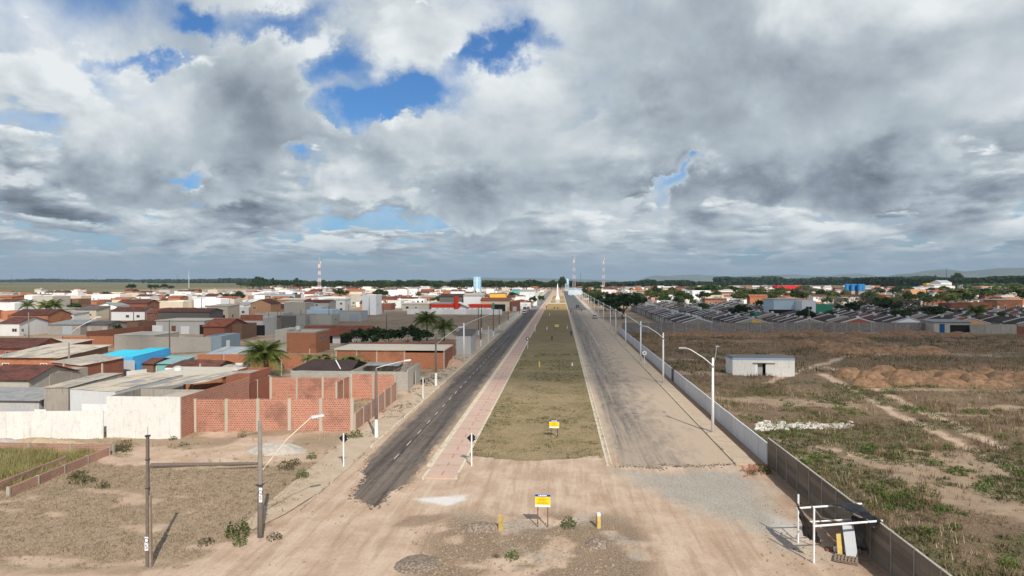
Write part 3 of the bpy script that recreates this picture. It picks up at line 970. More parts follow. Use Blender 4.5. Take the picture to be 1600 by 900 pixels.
kb = MB().box(-8.44, Y0, -0.05, -8.22, Y1, 0.135).box(-11.06, Y0 - 0.2, -0.05, -10.86, Y1, 0.135)
kb.box(-11.45, 58.0, -0.05, -11.30, Y1, 0.06)
tag(kb.build('kerb', M['cream_kerb']), kind='structure')
gut = MB().poly([(-11.30, 57.5, 0.012), (-11.06, 57.5, 0.012), (-11.06, Y1, 0.012), (-11.30, Y1, 0.012)])
tag(gut.build('gutter', M['cream_kerb'], fix=False), kind='structure')
rd = MB().poly([(-0.06, -0.85, 0), (0.06, -0.85, 0), (0.06, 0.85, 0), (-0.06, 0.85, 0)]).mesh('path_dash', M['line_red'], fix=False)
for k in range(26):
    link('path_dash', rd, cycle_path, (-9.62, 55.6 + k * 2.75, 0.1195), scale=(1, RNG.uniform(0.6, 1.1), 1))
joint = flat('joint_dark', (0.16, 0.10, 0.08), 0.95, nz=0.3)
jb = MB()
for k in range(60):
    yy_ = 58 + k * 3.6
    jb.poly([(-10.8, yy_, 0.1185), (-8.5, yy_, 0.1185), (-8.5, yy_ + 0.05, 0.1185), (-10.8, yy_ + 0.05, 0.1185)])
tag(jb.build('path_joint', joint, cycle_path, fix=False), kind='stuff')

# median lawn
m, N, p = mat('lawn', 0.95, 0.1)
g = geopos(N); x, y, z = N.sep(g)
f = N.noise(g, 0.16, 5.0, 0.62); f2 = N.noise(g, 1.5, 5.0, 0.68); f3 = N.noise(N.vec('MULTIPLY', g, (1, 1.6, 1)), 9.0, 4.0, 0.7)
lc = N.mix(N.smooth(f3, 0.36, 0.66), (0.21, 0.15, 0.082), (0.47, 0.36, 0.215))
gc = N.mix(N.smooth(f3, 0.36, 0.66), (0.085, 0.08, 0.026), (0.21, 0.185, 0.07))
gm = N.smooth(N.mad(f, 0.8, N.mul(f2, 0.3)), 0.49, 0.64)
bare = N.smooth(N.noise(N.vec('MULTIPLY', g, (1, 0.6, 1)), 0.42, 6.0, 0.66), 0.50, 0.62)
gm = N.mx(gm, N.mul(N.smooth(y, 95, 118), N.smooth(y, 175, 150, 0.0, 0.85)))
c = N.mix(N.mul(gm, 0.70), lc, gc)
c = N.mix(N.mul(bare, 0.7), c, N.mix(f3, (0.21, 0.155, 0.09), (0.37, 0.285, 0.175)))
c = N.mix(N.smooth(y, 150, 185, 0.0, 0.75), c, N.mix(f3, (0.155, 0.105, 0.052), (0.27, 0.195, 0.10)))
c = N.mix(N.smooth(f2, 0.60, 0.72, 0.0, 0.5), c, (0.42, 0.33, 0.22))
N.put(p.inputs[0], shade(N, c, N.mad(f3, 0.4, 0.78)))
bump(N, p, N.mad(f2, 0.5, f3), 0.8, 0.08)
me_edge = ragged([(-8.22, 62.0), (-7.0, 61.2), (-5.2, 60.4), (-3.0, 60.0), (0, 60.7), (2.2, 61.6), (4.0, 62.3)], 0.25, 0.4, 9)
lawn = sheet('lawn', me_edge + [(4.0, 364.0), (-8.22, 364.0)], 0.105, m)

rk = MB().box(4.0, 58.9, -0.05, 4.18, 468, 0.135).box(4.42, 59.5, -0.05, 4.55, 468, 0.07)
tag(rk.build('kerb', M['cream_kerb']), kind='structure')
gut = MB().poly([(4.18, 59.2, 0.02), (4.42, 59.2, 0.02), (4.42, 468, 0.02), (4.18, 468, 0.02)])
tag(gut.build('gutter', M['worn_kerb'], fix=False), kind='structure')
# yellow flowering ground cover further along the median
m, N, p = mat('flower_bed', 0.95, 0.1)
g = geopos(N); f = N.noise(g, 0.35, 5.0, 0.65)
c = N.mix(N.smooth(f, 0.38, 0.60), (0.44, 0.30, 0.10), (0.30, 0.20, 0.10))
c = N.mix(N.smooth(N.noise(g, 0.9, 4.0, 0.6), 0.62, 0.70), c, (0.62, 0.52, 0.36))
N.put(p.inputs[0], c)
sheet('flower_bed', [(-8.22, 364.0), (4.0, 364.0), (4.0, 462), (-8.22, 462)], 0.108, m)
for a, b, x0, x1 in ((484, 545, -7.0, -3.2), (484, 545, -0.2, 4.0), (560, 700, -7.0, -3.2), (560, 700, -0.2, 4.0)):
    sheet('flower_bed', [(x0, a), (x1, a), (x1, b), (x0, b)], 0.112, m)
tag(MB().box(-11.2, 468.2, -0.05, 4.5, 484, 0.10).build('plaza', M['slab_concrete']), kind='structure')
tag(MB().box(-7.9, 484.2, -0.05, 4.4, 700, 0.095).build('plaza', M['slab_concrete']), kind='structure')

# pavements
m, N, p = mat('pavement', 0.92)
g = geopos(N); x, y, z = N.sep(g)
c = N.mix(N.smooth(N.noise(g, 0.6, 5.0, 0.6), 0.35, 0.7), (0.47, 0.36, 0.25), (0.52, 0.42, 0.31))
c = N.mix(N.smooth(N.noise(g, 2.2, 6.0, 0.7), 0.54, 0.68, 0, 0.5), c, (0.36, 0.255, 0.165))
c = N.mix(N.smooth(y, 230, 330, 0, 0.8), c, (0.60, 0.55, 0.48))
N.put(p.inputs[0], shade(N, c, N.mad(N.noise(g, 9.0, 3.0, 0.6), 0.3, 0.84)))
M['pavement'] = m
Y0 = 60.4
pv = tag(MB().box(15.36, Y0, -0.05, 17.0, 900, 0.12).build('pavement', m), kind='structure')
slabj = MB()
for k in range(70):
    slabj.poly([(15.38, Y0 + 2.0 * k, 0.1235), (16.98, Y0 + 2.0 * k, 0.1235), (16.98, Y0 + 2.0 * k + 0.025, 0.1235), (15.38, Y0 + 2.0 * k + 0.025, 0.1235)])
tag(slabj.build('paving_joint', joint, pv, fix=False), kind='stuff')
tag(MB().box(15.2, Y0 - 0.1, -0.05, 15.36, 900, 0.128).build('kerb', M['worn_kerb']), kind='structure')
lp = MB()
le = [(-18.12, 204)] + [(-18.12, 49.5), (-18.7, 45.2)] + [(-19.6, 42.2), (-20.6, 43.2), (-20.9, 48), (-21.1, 55), (-21.3, 62), (-21.0, 68), (-20.4, 76), (-20.9, 88), (-20.6, 110), (-20.8, 204)]
lp.poly([(a, b, 0.075) for a, b in le])
tag(lp.build('pavement', m, fix=False), kind='structure')
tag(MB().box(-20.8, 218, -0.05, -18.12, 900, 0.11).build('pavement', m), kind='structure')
lk = MB()
y = 64.0
while y < 204:
    L = RNG.uniform(5, 11); lk.box(-18.12, y, -0.06, -17.95, min(y + L, 204), 0.125); y += L + RNG.uniform(0.15, 0.9) * (1 if y < 120 else 0.2)
tag(lk.build('kerb', M['cream_kerb']), kind='structure')
lk2 = MB()
y = 46.0
while y < 63.5:
    L = RNG.uniform(1.5, 4); lk2.box(-18.12, y, -0.06, -17.97, min(y + L, 63.8), RNG.uniform(0.05, 0.10)); y += L + RNG.uniform(0.1, 0.5)
tag(lk2.build('kerb', M['worn_kerb']), kind='structure')
tag(MB().box(-18.12, 218, -0.05, -17.96, 900, 0.13).build('kerb', M['cream_kerb']), kind='structure')
kr = MB().box(-60, 204.5, -0.05, -20.8, 204.7, 0.13).box(-60, 217.3, -0.05, -20.8, 217.5, 0.13)
tag(kr.build('kerb', M['cream_kerb']), kind='structure')


# ------------------------------------------------------------------ shared small meshes
UNIT = {}


def unit(key, fn, mats):
    k = (key, mats if isinstance(mats, str) else tuple(mats))
    if k not in UNIT:
        UNIT[k] = fn().mesh(key, [M[q] for q in ([mats] if isinstance(mats, str) else mats)])
    return UNIT[k]


def frame_mb():          # 1 x 1 in x and z, sits on the wall plane, facing -y
    b = MB(); t = 0.09
    return b.box(-0.5, -0.055, 0, -0.5 + t, 0, 1).box(0.5 - t, -0.055, 0, 0.5, 0, 1).box(-0.5 + t, -0.055, 0, 0.5 - t, 0, t).box(-0.5 + t, -0.055, 1 - t, 0.5 - t, 0, 1).box(-0.03, -0.045, t, 0.03, 0, 1 - t)


def pane_mb(): return MB().box(-0.41, -0.02, 0.09, 0.41, 0.0, 0.91)
def leaf_mb():
    b = MB().box(-0.5, -0.04, 0, 0.5, 0, 1)
    for i in range(4): b.box(-0.46 + i * 0.24, -0.055, 0.04, -0.28 + i * 0.24, -0.04, 0.96)
    return b
def slab_mb(): return MB().box(-0.5, -0.03, 0, 0.5, 0, 1)


FACES = {'f': lambda w, d, u: ((u, 0.0, 0.0), 0.0), 'r': lambda w, d, u: ((w / 2, u, 0.0), math.pi / 2), 'l': lambda w, d, u: ((-w / 2, d - u, 0.0), -math.pi / 2), 'b': lambda w, d, u: ((-u, d, 0.0), math.pi)}


def openings(root, w, d, wins, doors):
    for q in wins:
        face, u, z, ww, hh = q[:5]; fm = q[5] if len(q) > 5 else 'white_paint'; pm = q[6] if len(q) > 6 else 'glass'
        loc, rz = FACES[face](w, d, u)
        f = link('window', unit('window', frame_mb, fm), root, (loc[0], loc[1], z), (0, 0, rz), (ww, 1, hh))
        link('pane', unit('pane', pane_mb, pm), f)
    for q in doors:
        face, u, ww, hh, dm = q[:5]
        loc, rz = FACES[face](w, d, u)
        if dm == 'dark_opening':
            link('doorway', unit('doorway', slab_mb, dm), root, loc, (0, 0, rz), (ww, 1, hh))
        else:
            link('garage_door' if ww > 1.6 else 'door', unit('door', leaf_mb, dm), root, loc, (0, 0, rz), (ww, 1, hh))


def roof_quad(b, p0, p1, p2, p3, t, mi=0):
    b.hexa([p0, p1, p2, p3], [(q[0], q[1], q[2] + t) for q in (p0, p1, p2, p3)], mi)


def house(X0, X1, Y0, D, H, wall, roof=('flat', 'concrete'), label=None, cat='house', group=None, wins=(), doors=(), rise=1.0, over=0.35, name='house', Z0=0.0, tank=None, side=None, sheets=False, band=None):
    w = X1 - X0
    root = empty(name, ((X0 + X1) / 2, Y0, Z0), label, cat, group)
    kind, rm = roof
    hw = w / 2
    mats = [M[wall], M[side or wall]]
    b = MB()
    if kind == 'flat' or kind == 'open':
        t = 0.16
        b.box(-hw, 0, -0.3, hw, t, H, 0)
        b.box(hw - t, t, -0.3, hw, D - t, H - 0.003, 1).box(-hw, t, -0.3, -hw + t, D - t, H - 0.003, 1).box(-hw, D - t, -0.3, hw, D, H - 0.001, 1)
        b.build('wall', mats, root)
        if kind == 'flat':
            MB().box(-hw + t, t, H - 0.5, hw - t, D - t, H - 0.34).build('roof', M[rm], root)
    elif kind == 'slab':
        b.box(-hw, 0, -0.3, hw, D, H, 0)
        b.build('wall', mats, root)
        MB().box(-hw - over, -over, H, hw + over, D + over, H + 0.16).build('roof', M[rm], root)
    elif kind == 'gy':       # ridge along y, gable facing the camera
        b.prism([(-hw, -0.3), (hw, -0.3), (hw, H), (0, H + rise), (-hw, H)], 0, D, 'y')
        b.build('wall', mats, root)
        s = rise / hw; o = over; r = MB()
        roof_quad(r, (-hw - o, -o, H - s * o + 0.02), (-0.0, -o, H + rise + 0.02), (-0.0, D + o, H + rise + 0.02), (-hw - o, D + o, H - s * o + 0.02), 0.10)
        roof_quad(r, (0.0, -o, H + rise + 0.021), (hw + o, -o, H - s * o + 0.02), (hw + o, D + o, H - s * o + 0.02), (0.0, D + o, H + rise + 0.021), 0.10)
        r.build('roof', M[rm], root)
    elif kind == 'gx':       # ridge along x, slope facing the camera
        b.prism([(0, -0.3), (D, -0.3), (D, H), (D / 2, H + rise), (0, H)], -hw, hw, 'x')
        b.build('wall', mats, root)
        s = rise / (D / 2); o = over; r = MB()
        roof_quad(r, (-hw - o, -o, H - s * o + 0.02), (hw + o, -o, H - s * o + 0.02), (hw + o, D / 2, H + rise + 0.02), (-hw - o, D / 2, H + rise + 0.02), 0.10)
        roof_quad(r, (-hw - o, D / 2 + 0.002, H + rise + 0.02), (hw + o, D / 2 + 0.002, H + rise + 0.02), (hw + o, D + o, H - s * o + 0.02), (-hw - o, D + o, H - s * o + 0.02), 0.10)
        r.build('roof', M[rm], root)
    elif kind in ('my', 'mx'):   # single pitch: rises to the back (my) or to the left (mx)
        if kind == 'my':
            b.prism([(0, -0.3), (D, -0.3), (D, H + rise), (0, H)], -hw, hw, 'x')
        else:
            b.prism([(-hw, -0.3), (hw, -0.3), (hw, H), (-hw, H + rise)], 0, D, 'y')
        b.build('wall', mats, root)
        o = over
        if kind == 'my':
            zf = lambda x, y: H + rise * y / D + 0.02
        else:
            zf = lambda x, y: H + rise * (hw - x) / w + 0.02
        if not sheets:
            r = MB()
            roof_quad(r, *[(x, y, zf(x, y)) for x, y in ((-hw - o, -o), (hw + o, -o), (hw + o, D + o), (-hw - o, D + o))], 0.07)
            r.build('roof', M[rm], root)
        else:                # each corrugated sheet its own piece, lapped
            nx = max(2, int((w + 2 * o) / 1.05)); ny = max(2, int((D + 2 * o) / 2.3)); dx = (w + 2 * o) / nx; dy = (D + 2 * o) / ny
            carrier = link('roof', MB().box(-hw + 0.1, 0.1, H - 0.25, hw - 0.1, D - 0.1, H - 0.1).mesh('roof', M['old_wood']), root)
            for i in range(nx):
                for j in range(ny):
                    x0, y0 = -hw - o + i * dx, -o + j * dy
                    q = MB(); e = RNG.uniform(0, 0.03); lap = 0.012 * (i % 2) + 0.02 * (j % 2)
                    c = [(x0, y0), (x0 + dx - 0.03, y0), (x0 + dx - 0.03, y0 + dy + 0.1), (x0, y0 + dy + 0.1)]
                    roof_quad(q, *[(x, y, zf(x, y) + lap + e) for x, y in c], 0.025)
                    mm = M[rm] if RNG.random() > 0.16 else M[RNG.choice(['pale_sheet', 'asbestos_sheet', 'grey_sheet'])]
                    q.build('roof_sheet', mm, carrier)
    openings(root, w, D, wins, doors)
    if band:
        z0, z1, bm = band
        MB().box(-hw - 0.03, -0.03, z0, hw + 0.03, D + 0.03, z1).build('band', M[bm], root) if kind == 'slab' else MB().box(-hw, -0.04, z0, hw, -0.002, z1).build('band', M[bm], root)
    if tank:
        tx, ty, tz, tm = tank
        MB().tube([(tx, ty, tz), (tx, ty, tz + 0.9)], [0.55, 0.65], 10).tube([(tx, ty, tz + 0.9), (tx, ty, tz + 1.05)], [0.68, 0.3], 10).build('water_tank', M[tm], root)
    return root


def phouse(xl, xr, yb, yt, D, wall, roof, label, **k):
    """A house from the pixels of its front: left, right, foot and top of the front wall."""
    x0, y0 = at(xl, yb); x1, _ = at(xr, yb)
    H = hgt((xl + xr) / 2, yb, yt)
    if not k.get('wins') and not k.get('doors') and x1 - x0 > 5:      # small openings where the front is otherwise blank
        n = int((x1 - x0) / 5); k['wins'] = [(RNG.choice(['f', 'r' if xl < 860 else 'l']), RNG.uniform(-0.35, 0.35) * (x1 - x0) if i else D * 0.4, min(1.2, max(H, 1.2) * 0.4), 1.1, 0.9, 'concrete', 'dark_opening') for i in range(n)]
        k['wins'] = [('f' if q[0] == 'f' else q[0], q[1] if q[0] == 'f' else D * RNG.uniform(0.25, 0.7)) + q[2:] for q in k['wins']]
    return house(x0, x1, y0, D, max(H, 1.2), wall, roof, label, **k)


def wall_run(name, p0, p1, h, t, face, label, cat='wall', group=None, bay=3.3, pier=None, pier_w=0.28, cap=None, h1=None, part='panel', z0=-0.3, rails=0):
    """A straight wall: bays as parts, piers between them, a coping where there is one."""
    dx, dy = p1[0] - p0[0], p1[1] - p0[1]; L = math.hypot(dx, dy)
    root = empty(name, (p0[0], p0[1], 0), label, cat, group, rz=math.atan2(dy, dx))
    n = max(1, round(L / bay)); w = L / n
    h1 = h if h1 is None else h1
    for i in range(n):
        a, b = i * w, (i + 1) * w
        ha, hb = h + (h1 - h) * i / n, h + (h1 - h) * (i + 1) / n
        g = 0.006 if pier else 0.012
        MB().hexa([(a + g, -t / 2, z0), (b - g, -t / 2, z0), (b - g, t / 2, z0), (a + g, t / 2, z0)], [(a + g, -t / 2, ha), (b - g, -t / 2, hb), (b - g, t / 2, hb), (a + g, t / 2, ha)]).build(part, M[face] if isinstance(face, str) else face[i % len(face)], root)
    if pier:
        for i in range(n + 1):
            a = i * w; ha = h + (h1 - h) * i / n
            MB().box(a - pier_w / 2, -t / 2 - 0.05, z0, a + pier_w / 2, t / 2 + 0.05, ha + 0.04).build('pier', M[pier], root)
    if cap:
        MB().hexa([(0, -t / 2 - 0.04, h + 0.045), (L, -t / 2 - 0.04, h1 + 0.045), (L, t / 2 + 0.04, h1 + 0.045), (0, t / 2 + 0.04, h + 0.045)], [(0, -t / 2 - 0.04, h + 0.12), (L, -t / 2 - 0.04, h1 + 0.12), (L, t / 2 + 0.04, h1 + 0.12), (0, t / 2 + 0.04, h + 0.12)]).build('coping', M[cap], root)
    return root


# ------------------------------------------------------------------ near block on the left: brick yards and houses
wall_run('brick_wall', (-38.4, 69.4), (-22.0, 71.0), 3.45, 0.18, 'red_brick', 'tall unplastered brick wall with pale concrete piers facing the dry plot', bay=3.35, pier='pier_concrete', pier_w=0.34)
wall_run('brick_wall', (-21.85, 71.3), (-21.9, 90.0), 1.75, 0.16, 'low_brick', 'low brick wall running back beside the left pavement', bay=3.4, pier='pier_concrete', pier_w=0.2, h1=2.4)
wall_run('brick_wall', (-39.0, 89.8), (-28.4, 90.2), 2.85, 0.16, 'red_brick', 'brick back wall of the empty yard, its lower left half', bay=3.4, pier='pier_concrete', pier_w=0.24)
wall_run('brick_wall', (-28.1, 90.4), (-22.1, 90.4), 3.3, 0.16, 'red_brick', 'higher brick back wall of the empty yard near the road', bay=3.0, pier='pier_concrete', pier_w=0.24)
wall_run('brick_wall', (-38.9, 70.2), (-39.2, 89.6), 3.1, 0.16, 'dark_brick', 'brown brick wall between the white fronted house and the empty yard', bay=3.6, pier='pier_concrete', pier_w=0.18)

wall_run('brick_wall', (-33.6, 71.0), (-33.7, 76.0), 2.6, 0.14, 'dark_brick', 'short brick partition behind the tall brick wall, left one', bay=2.6)
wall_run('brick_wall', (-28.2, 84.5), (-28.3, 89.9), 3.1, 0.14, 'red_brick', 'short brick partition in the corner of the empty yard', bay=2.7, pier='pier_concrete', pier_w=0.2)
wall_run('brick_wall', (-42.0, 84.0), (-39.3, 84.0), 3.3, 0.14, 'dark_brick', 'narrow brick cross wall behind the white fronted shell', bay=2.7)
# white boundary wall and the white fronted shell
wall_run('boundary_wall', (-84.0, 61.6), (-46.3, 66.2), 2.75, 0.18, 'old_white_wall', 'long whitewashed wall with weathered top at the left edge', bay=9.5)
r = empty('house', (-42.35, 66.6, 0), 'roofless shell with tall whitewashed front and bare brick side', 'house')
MB().box(-3.9, 0, -0.3, 3.9, 0.2, 4.15).build('front_wall', M['old_white_wall'], r)
MB().hexa([(3.72, 0.2, -0.3), (3.9, 0.2, -0.3), (3.9, 15.5, -0.3), (3.72, 15.5, -0.3)], [(3.72, 0.2, 4.1), (3.9, 0.2, 4.1), (3.9, 15.5, 4.0), (3.72, 15.5, 4.0)]).build('side_wall', M['red_brick'], r)
MB().box(-3.9, 0.2, -0.3, -3.72, 5.5, 4.1).build('side_wall', M['stained_concrete'], r)
MB().box(-3.72, 5.5, -0.3, 3.72, 5.68, 4.0).build('inner_wall', M['stained_concrete'], r)
MB().box(-3.7, 0.25, 0.02, 3.7, 5.45, 0.10).build('floor', M['slab_concrete'], r)
MB().box(0.4, 0.3, 3.6, 3.7, 5.4, 3.75).build('roof_slab', M['slab_concrete'], r)
for i in range(8):
    for j in range(4):
        q = MB(); x0 = -3.85 + i * 0.94; y0 = 5.75 + j * 2.35
        z = lambda x: 4.05 + 0.10 * (x + 3.9)
        e = 0.015 * (i % 2) + 0.02 * (j % 2)
        roof_quad(q, (x0, y0, z(x0) + e), (x0 + 0.93, y0, z(x0 + 0.93) + e), (x0 + 0.93, y0 + 2.42, z(x0 + 0.93) + e), (x0, y0 + 2.42, z(x0) + e), 0.03)
        q.build('roof_sheet', M[RNG.choice(['pale_sheet', 'asbestos_sheet', 'asbestos_sheet', 'pale_sheet', 'grey_sheet'])], r)

NB = [
 (110, 184, 674, 612, 13, 'light_grey_wall', ('mx', 'pale_sheet'), 'pale grey plastered house with white slatted gate and sheet roof', dict(rise=0.25, sheets=True, doors=[('f', 0.6, 3.6, 2.9, 'white_paint')], over=0.05)),
 (69, 109, 669, 606, 9, 'stained_concrete', ('my', 'asbestos_sheet'), 'dark stained concrete house behind the white wall', dict(rise=0.3, sheets=True, over=0.1)),
 (-60, 68, 668, 624, 5, 'grey_wall', ('my', 'grey_sheet'), 'low grey shed with pale gates left of the stained concrete house', dict(rise=0.4, doors=[('f', 2.0, 2.6, 2.2, 'garage_metal'), ('f', 4.6, 1.3, 2.1, 'white_paint'), ('f', -0.2, 1.4, 1.6, 'dark_opening')])),
 (-30, 50, 641, 592, 8, 'pale_block', ('gx', 'dark_tile'), 'block and brick house with sagging dark tiled roof', dict(side='orange_brick', rise=1.2, band=(0.1, 2.3, 'orange_brick'))),
 (50, 80, 634, 584, 7, 'stained_concrete', ('flat', 'concrete'), 'stained concrete house with tall dark garage opening', dict(doors=[('f', -0.8, 2.8, 3.3, 'dark_opening'), ('r', 3, 1.0, 2.1, 'grey_metal')])),
 (81, 129, 605, 571, 10, 'dark_brick', ('mx', 'asbestos_sheet'), 'brick house with grey brown sheets under the concrete lamp pole', dict(rise=0.5, sheets=True, doors=[('f', 2.9, 1.0, 2.1, 'white_paint')], over=0.25)),
 (-10, 98, 592, 558, 12, 'orange_brick', ('my', 'pale_sheet'), 'long brick house under wide beige corrugated roof', dict(rise=0.8, sheets=True, over=0.5, wins=[('f', -3.5, 1.6, 1.2, 1.0), ('f', 3.0, 1.6, 1.2, 1.0)])),
 (34, 106, 560, 539, 8, 'dark_brick', ('my', 'pale_sheet'), 'brick house with narrow white sheet roof behind the beige roofed house', dict(rise=0.4, wins=[('f', 2.0, 1.2, 1.0, 1.0)])),
 (-60, 58, 563, 543, 9, 'dark_brick', ('gx', 'dark_tile'), 'dark red tiled brick house at the left edge behind the beige roof', dict(rise=1.5)),
 (132, 173.5, 588, 561, 10, 'old_white_wall', ('my', 'cyan_roof'), 'pale wing with grey sheet gate attached to the bright blue house', dict(rise=0.45, doors=[('f', -0.8, 2.4, 2.6, 'garage_metal')], over=0.02)),
 (174.4, 209, 586, 558, 11, 'bright_blue_wall', ('my', 'cyan_roof'), 'bright blue house with cyan roof and grey roller door', dict(rise=0.45, doors=[('f', 1.3, 1.9, 2.5, 'garage_metal')], wins=[('f', -1.7, 1.3, 0.5, 0.8, 'bright_blue_wall', 'dark_opening')], over=0.02)),
 (222, 240, 583, 568, 6, 'brown_wall', ('gx', 'dark_tile'), 'low house with dark tiles right of the bright blue house', dict(rise=0.6)),
 (236, 276, 582, 568, 6, 'teal_wall', ('my', 'teal_sheet'), 'shed with pale teal sheet roof beside the open dry plot', dict(rise=0.6)),
 (258, 300, 592, 574, 6, 'white_wall', ('my', 'dark_tile'), 'white parapet house with dark tiled lean-to roof', dict(rise=0.5, over=0.1)),
 (300, 338, 594, 575, 6, 'brown_wall', ('gx', 'dark_tile'), 'dark tiled low house between two white parapets', dict(rise=0.8)),
 (338, 366, 594, 574, 6, 'white_wall', ('flat', 'concrete'), 'second white parapet house in front of the orange wall', {}),
 (225, 352, 634, 588, 8.5, 'orange_brick', ('slab', 'slab_concrete'), 'flat slab roofed brick house behind the white fronted shell', dict(over=0.15)),
 (353, 392, 634, 583, 6, 'dark_brick', ('flat', 'concrete'), 'small brick house with open dark ground floor and satellite dish', dict(doors=[('f', 0.2, 2.8, 2.3, 'dark_opening')])),
]
for a in NB: phouse(*a[:8], **a[8])
wall_run('low_wall', at(198, 596), at(229, 592), 1.6, 0.16, 'old_white_wall', 'low peeling white wall right of the bright blue house', bay=3.0)
d = MB()
for i in range(12):
    a0, a1 = 2 * math.pi * i / 12, 2 * math.pi * (i + 1) / 12
    d.poly([(0, 0, 0), (0.42 * math.cos(a0), -0.14, 0.42 * math.sin(a0)), (0.42 * math.cos(a1), -0.14, 0.42 * math.sin(a1))])
r = empty('satellite_dish', (at(368, 634)[0], at(368, 634)[1] + 0.5, 4.15), 'grey satellite dish on brick roof left of the palm', 'satellite dish')
d.build('dish', M['grey_wall'], r, (0, -0.2, 0.7)); MB().tube([(0, 0, -0.1), (0, -0.1, 0.65)], 0.04, 6).build('pole', M['grey_metal'], r)

# reinforcement stubs, tanks and leftovers that stick up over the near yards
def stub(px, yb, yt, label):
    x, y = at(px, yb); h = hgt(px, yb, yt)
    r = empty('concrete_stub', (x, y, 0), label, 'post')
    MB().box(-0.09, -0.09, -0.2, 0.09, 0.09, h).build('post', M['pier_concrete'], r)
    for dx in (-0.05, 0.05): MB().tube([(dx, 0.04, h), (dx + 0.02, 0.04, h + 0.45)], 0.012, 4).build('bar', M['rust'], r)


for px, yb, yt, lab in ((100, 612, 568, 'pale concrete stub left of the lamp pole'), (160, 606, 568, 'thin stub in front of the pale wing gate'), (330, 632, 592, 'concrete stub behind the brown side wall, left one'), (369, 630, 603, 'concrete stub along the brown yard wall, right one'),
                       (300, 640, 600, 'thin stub rising from the sheet roof of the white fronted shell'), (186, 652, 612, 'stub at the corner of white fronted shell'), (38, 660, 618, 'stub beside the low grey shed gates'), (9, 660, 622, 'stub at the left end of the low grey shed'),
                       (245, 604, 572, 'stub among the dark tiled low houses'), (313, 600, 568, 'thin stub beside the white parapets'), (440, 588, 556, 'stub by the block shed behind the palm'), (484, 576, 545, 'stub at the joint of the orange wall and brick shed')):
    stub(px, yb, yt, lab)
for px, yb, yt, lab in ((140, 640, 590, 'grey water tank over the sheet roofs near the lamp pole'), (265, 628, 578, 'pale water tank on the slab roofed brick house'), (460, 552, 512, 'water tank on the two storey brick house')):
    x, y = at(px, yb); h = hgt(px, yb, yt)
    r = empty('water_tank', (x, y + 2.0, 0), lab, 'water tank')
    MB().box(-0.5, -0.5, 0, 0.5, 0.5, h - 0.55).build('stand', M['concrete'], r); MB().tube([(0, 0, h - 0.54), (0, 0, h + 0.15)], [0.48, 0.56], 12).build('tank', M['light_grey_wall'], r); MB().tube([(0, 0, h + 0.153), (0, 0, h + 0.28)], [0.58, 0.25], 12).build('lid', M['grey_wall'], r)

# block shed with dark collapsed roof and the open room at the pavement
r = empty('shed', (-31.0, 97.5, 0), 'grey block shed with collapsed dark roof and open doorway near the pavement', 'shed')
MB().box(-8.4, 0, -0.3, 9.0, 0.18, 2.75).build('front_wall', M['grey_block'], r)
MB().box(8.82, 0.18, -0.3, 9.0, 4.0, 3.0).box(8.82, 5.6, -0.3, 9.0, 8.6, 3.0).box(8.82, 4.0, 2.5, 9.0, 5.6, 3.0).build('side_wall', M['pale_block'], r)
MB().box(-8.4, 8.6, -0.3, 9.0, 8.78, 2.9).box(-8.4, 0.18, -0.3, -8.22, 8.6, 2.8).box(0.6, 0.18, -0.3, 0.78, 8.6, 2.8).build('back_wall', M['grey_block'], r)
q = MB(); roof_quad(q, (-8.4, 0.3, 2.85), (0.6, 0.2, 2.72), (0.4, 4.6, 3.7), (-6.6, 4.6, 3.9), 0.08); roof_quad(q, (-6.6, 4.62, 3.9), (0.4, 4.62, 3.7), (0.6, 8.5, 2.9), (-8.4, 8.5, 3.0), 0.08)
q.build('roof', M['black_tile'], r)
for k in range(5):
    q = MB(); roof_quad(q, (1.0 + k * 1.1, 4.9 + 0.1 * k, 2.95), (2.05 + k * 1.1, 4.9, 2.95), (2.05 + k * 1.1, 8.5, 3.05), (1.0 + k * 1.1, 8.5, 3.05), 0.03); q.build('roof_sheet', M['grey_sheet'], r)
MB().box(0.9, 0.3, -0.1, 8.7, 8.5, 0.05).build('floor', M['dark_opening'], r)  # floor coloured near-black to paint in the open room's shade
for k in range(3): MB().tube([(6.9 + k * 0.7, 0.1, 2.8), (7.4 + k * 0.7, 8.6, 2.95)], 0.05, 6).build('rafter', M['old_wood'], r)
pb_ = MB().tube([(-2.2, -0.5, 2.5), (-4.1, 2.2, 4.0)], 0.09, 6)
tag(pb_.build('plank', M['white_paint']), 'pale plank leaning on the dark shed roof', 'plank').location = (-29.5, 98.2, 0)

# slab roofed brick shed along the street, and the wall behind it
x0, y0 = at(523, 583)
r = empty('shed', (-31.3, 121.5, 0), 'long brick shed with thick concrete slab roof and concrete piers', 'shed')
for i, (a, b) in enumerate([(-9.2, -5.6), (-5.4, -1.9), (-1.7, 3.2), (3.4, 10.4)]):
    MB().box(a, 0, -0.3, b, 0.16, 3.3 if i < 3 else 2.95).build('panel', M['orange_brick'], r)
for a in (-9.3, -5.5, -1.8, 3.3, 10.5): MB().box(a - 0.11, -0.04, -0.3, a + 0.11, 0.2, 3.32).build('pier', M['pier_concrete'], r)
MB().box(10.4, 0.2, -0.3, 10.58, 9, 3.3).box(-9.4, 0.2, -0.3, -9.22, 9, 3.3).box(-9.2, 8.8, -0.3, 10.4, 9, 3.3).build('side_wall', M['dark_brick'], r)
MB().box(-9.6, -0.3, 3.34, 3.4, 9.2, 3.62).box(3.4, -0.2, 3.36, 10.7, 9.2, 3.60).build('roof', M['slab_concrete'], r)
wall_run('brick_wall', at(308, 577), at(519, 577), 2.7, 0.16, 'orange_brick', 'orange brick wall with dark piers behind the tall palm', bay=4.6, pier='concrete', pier_w=0.16)
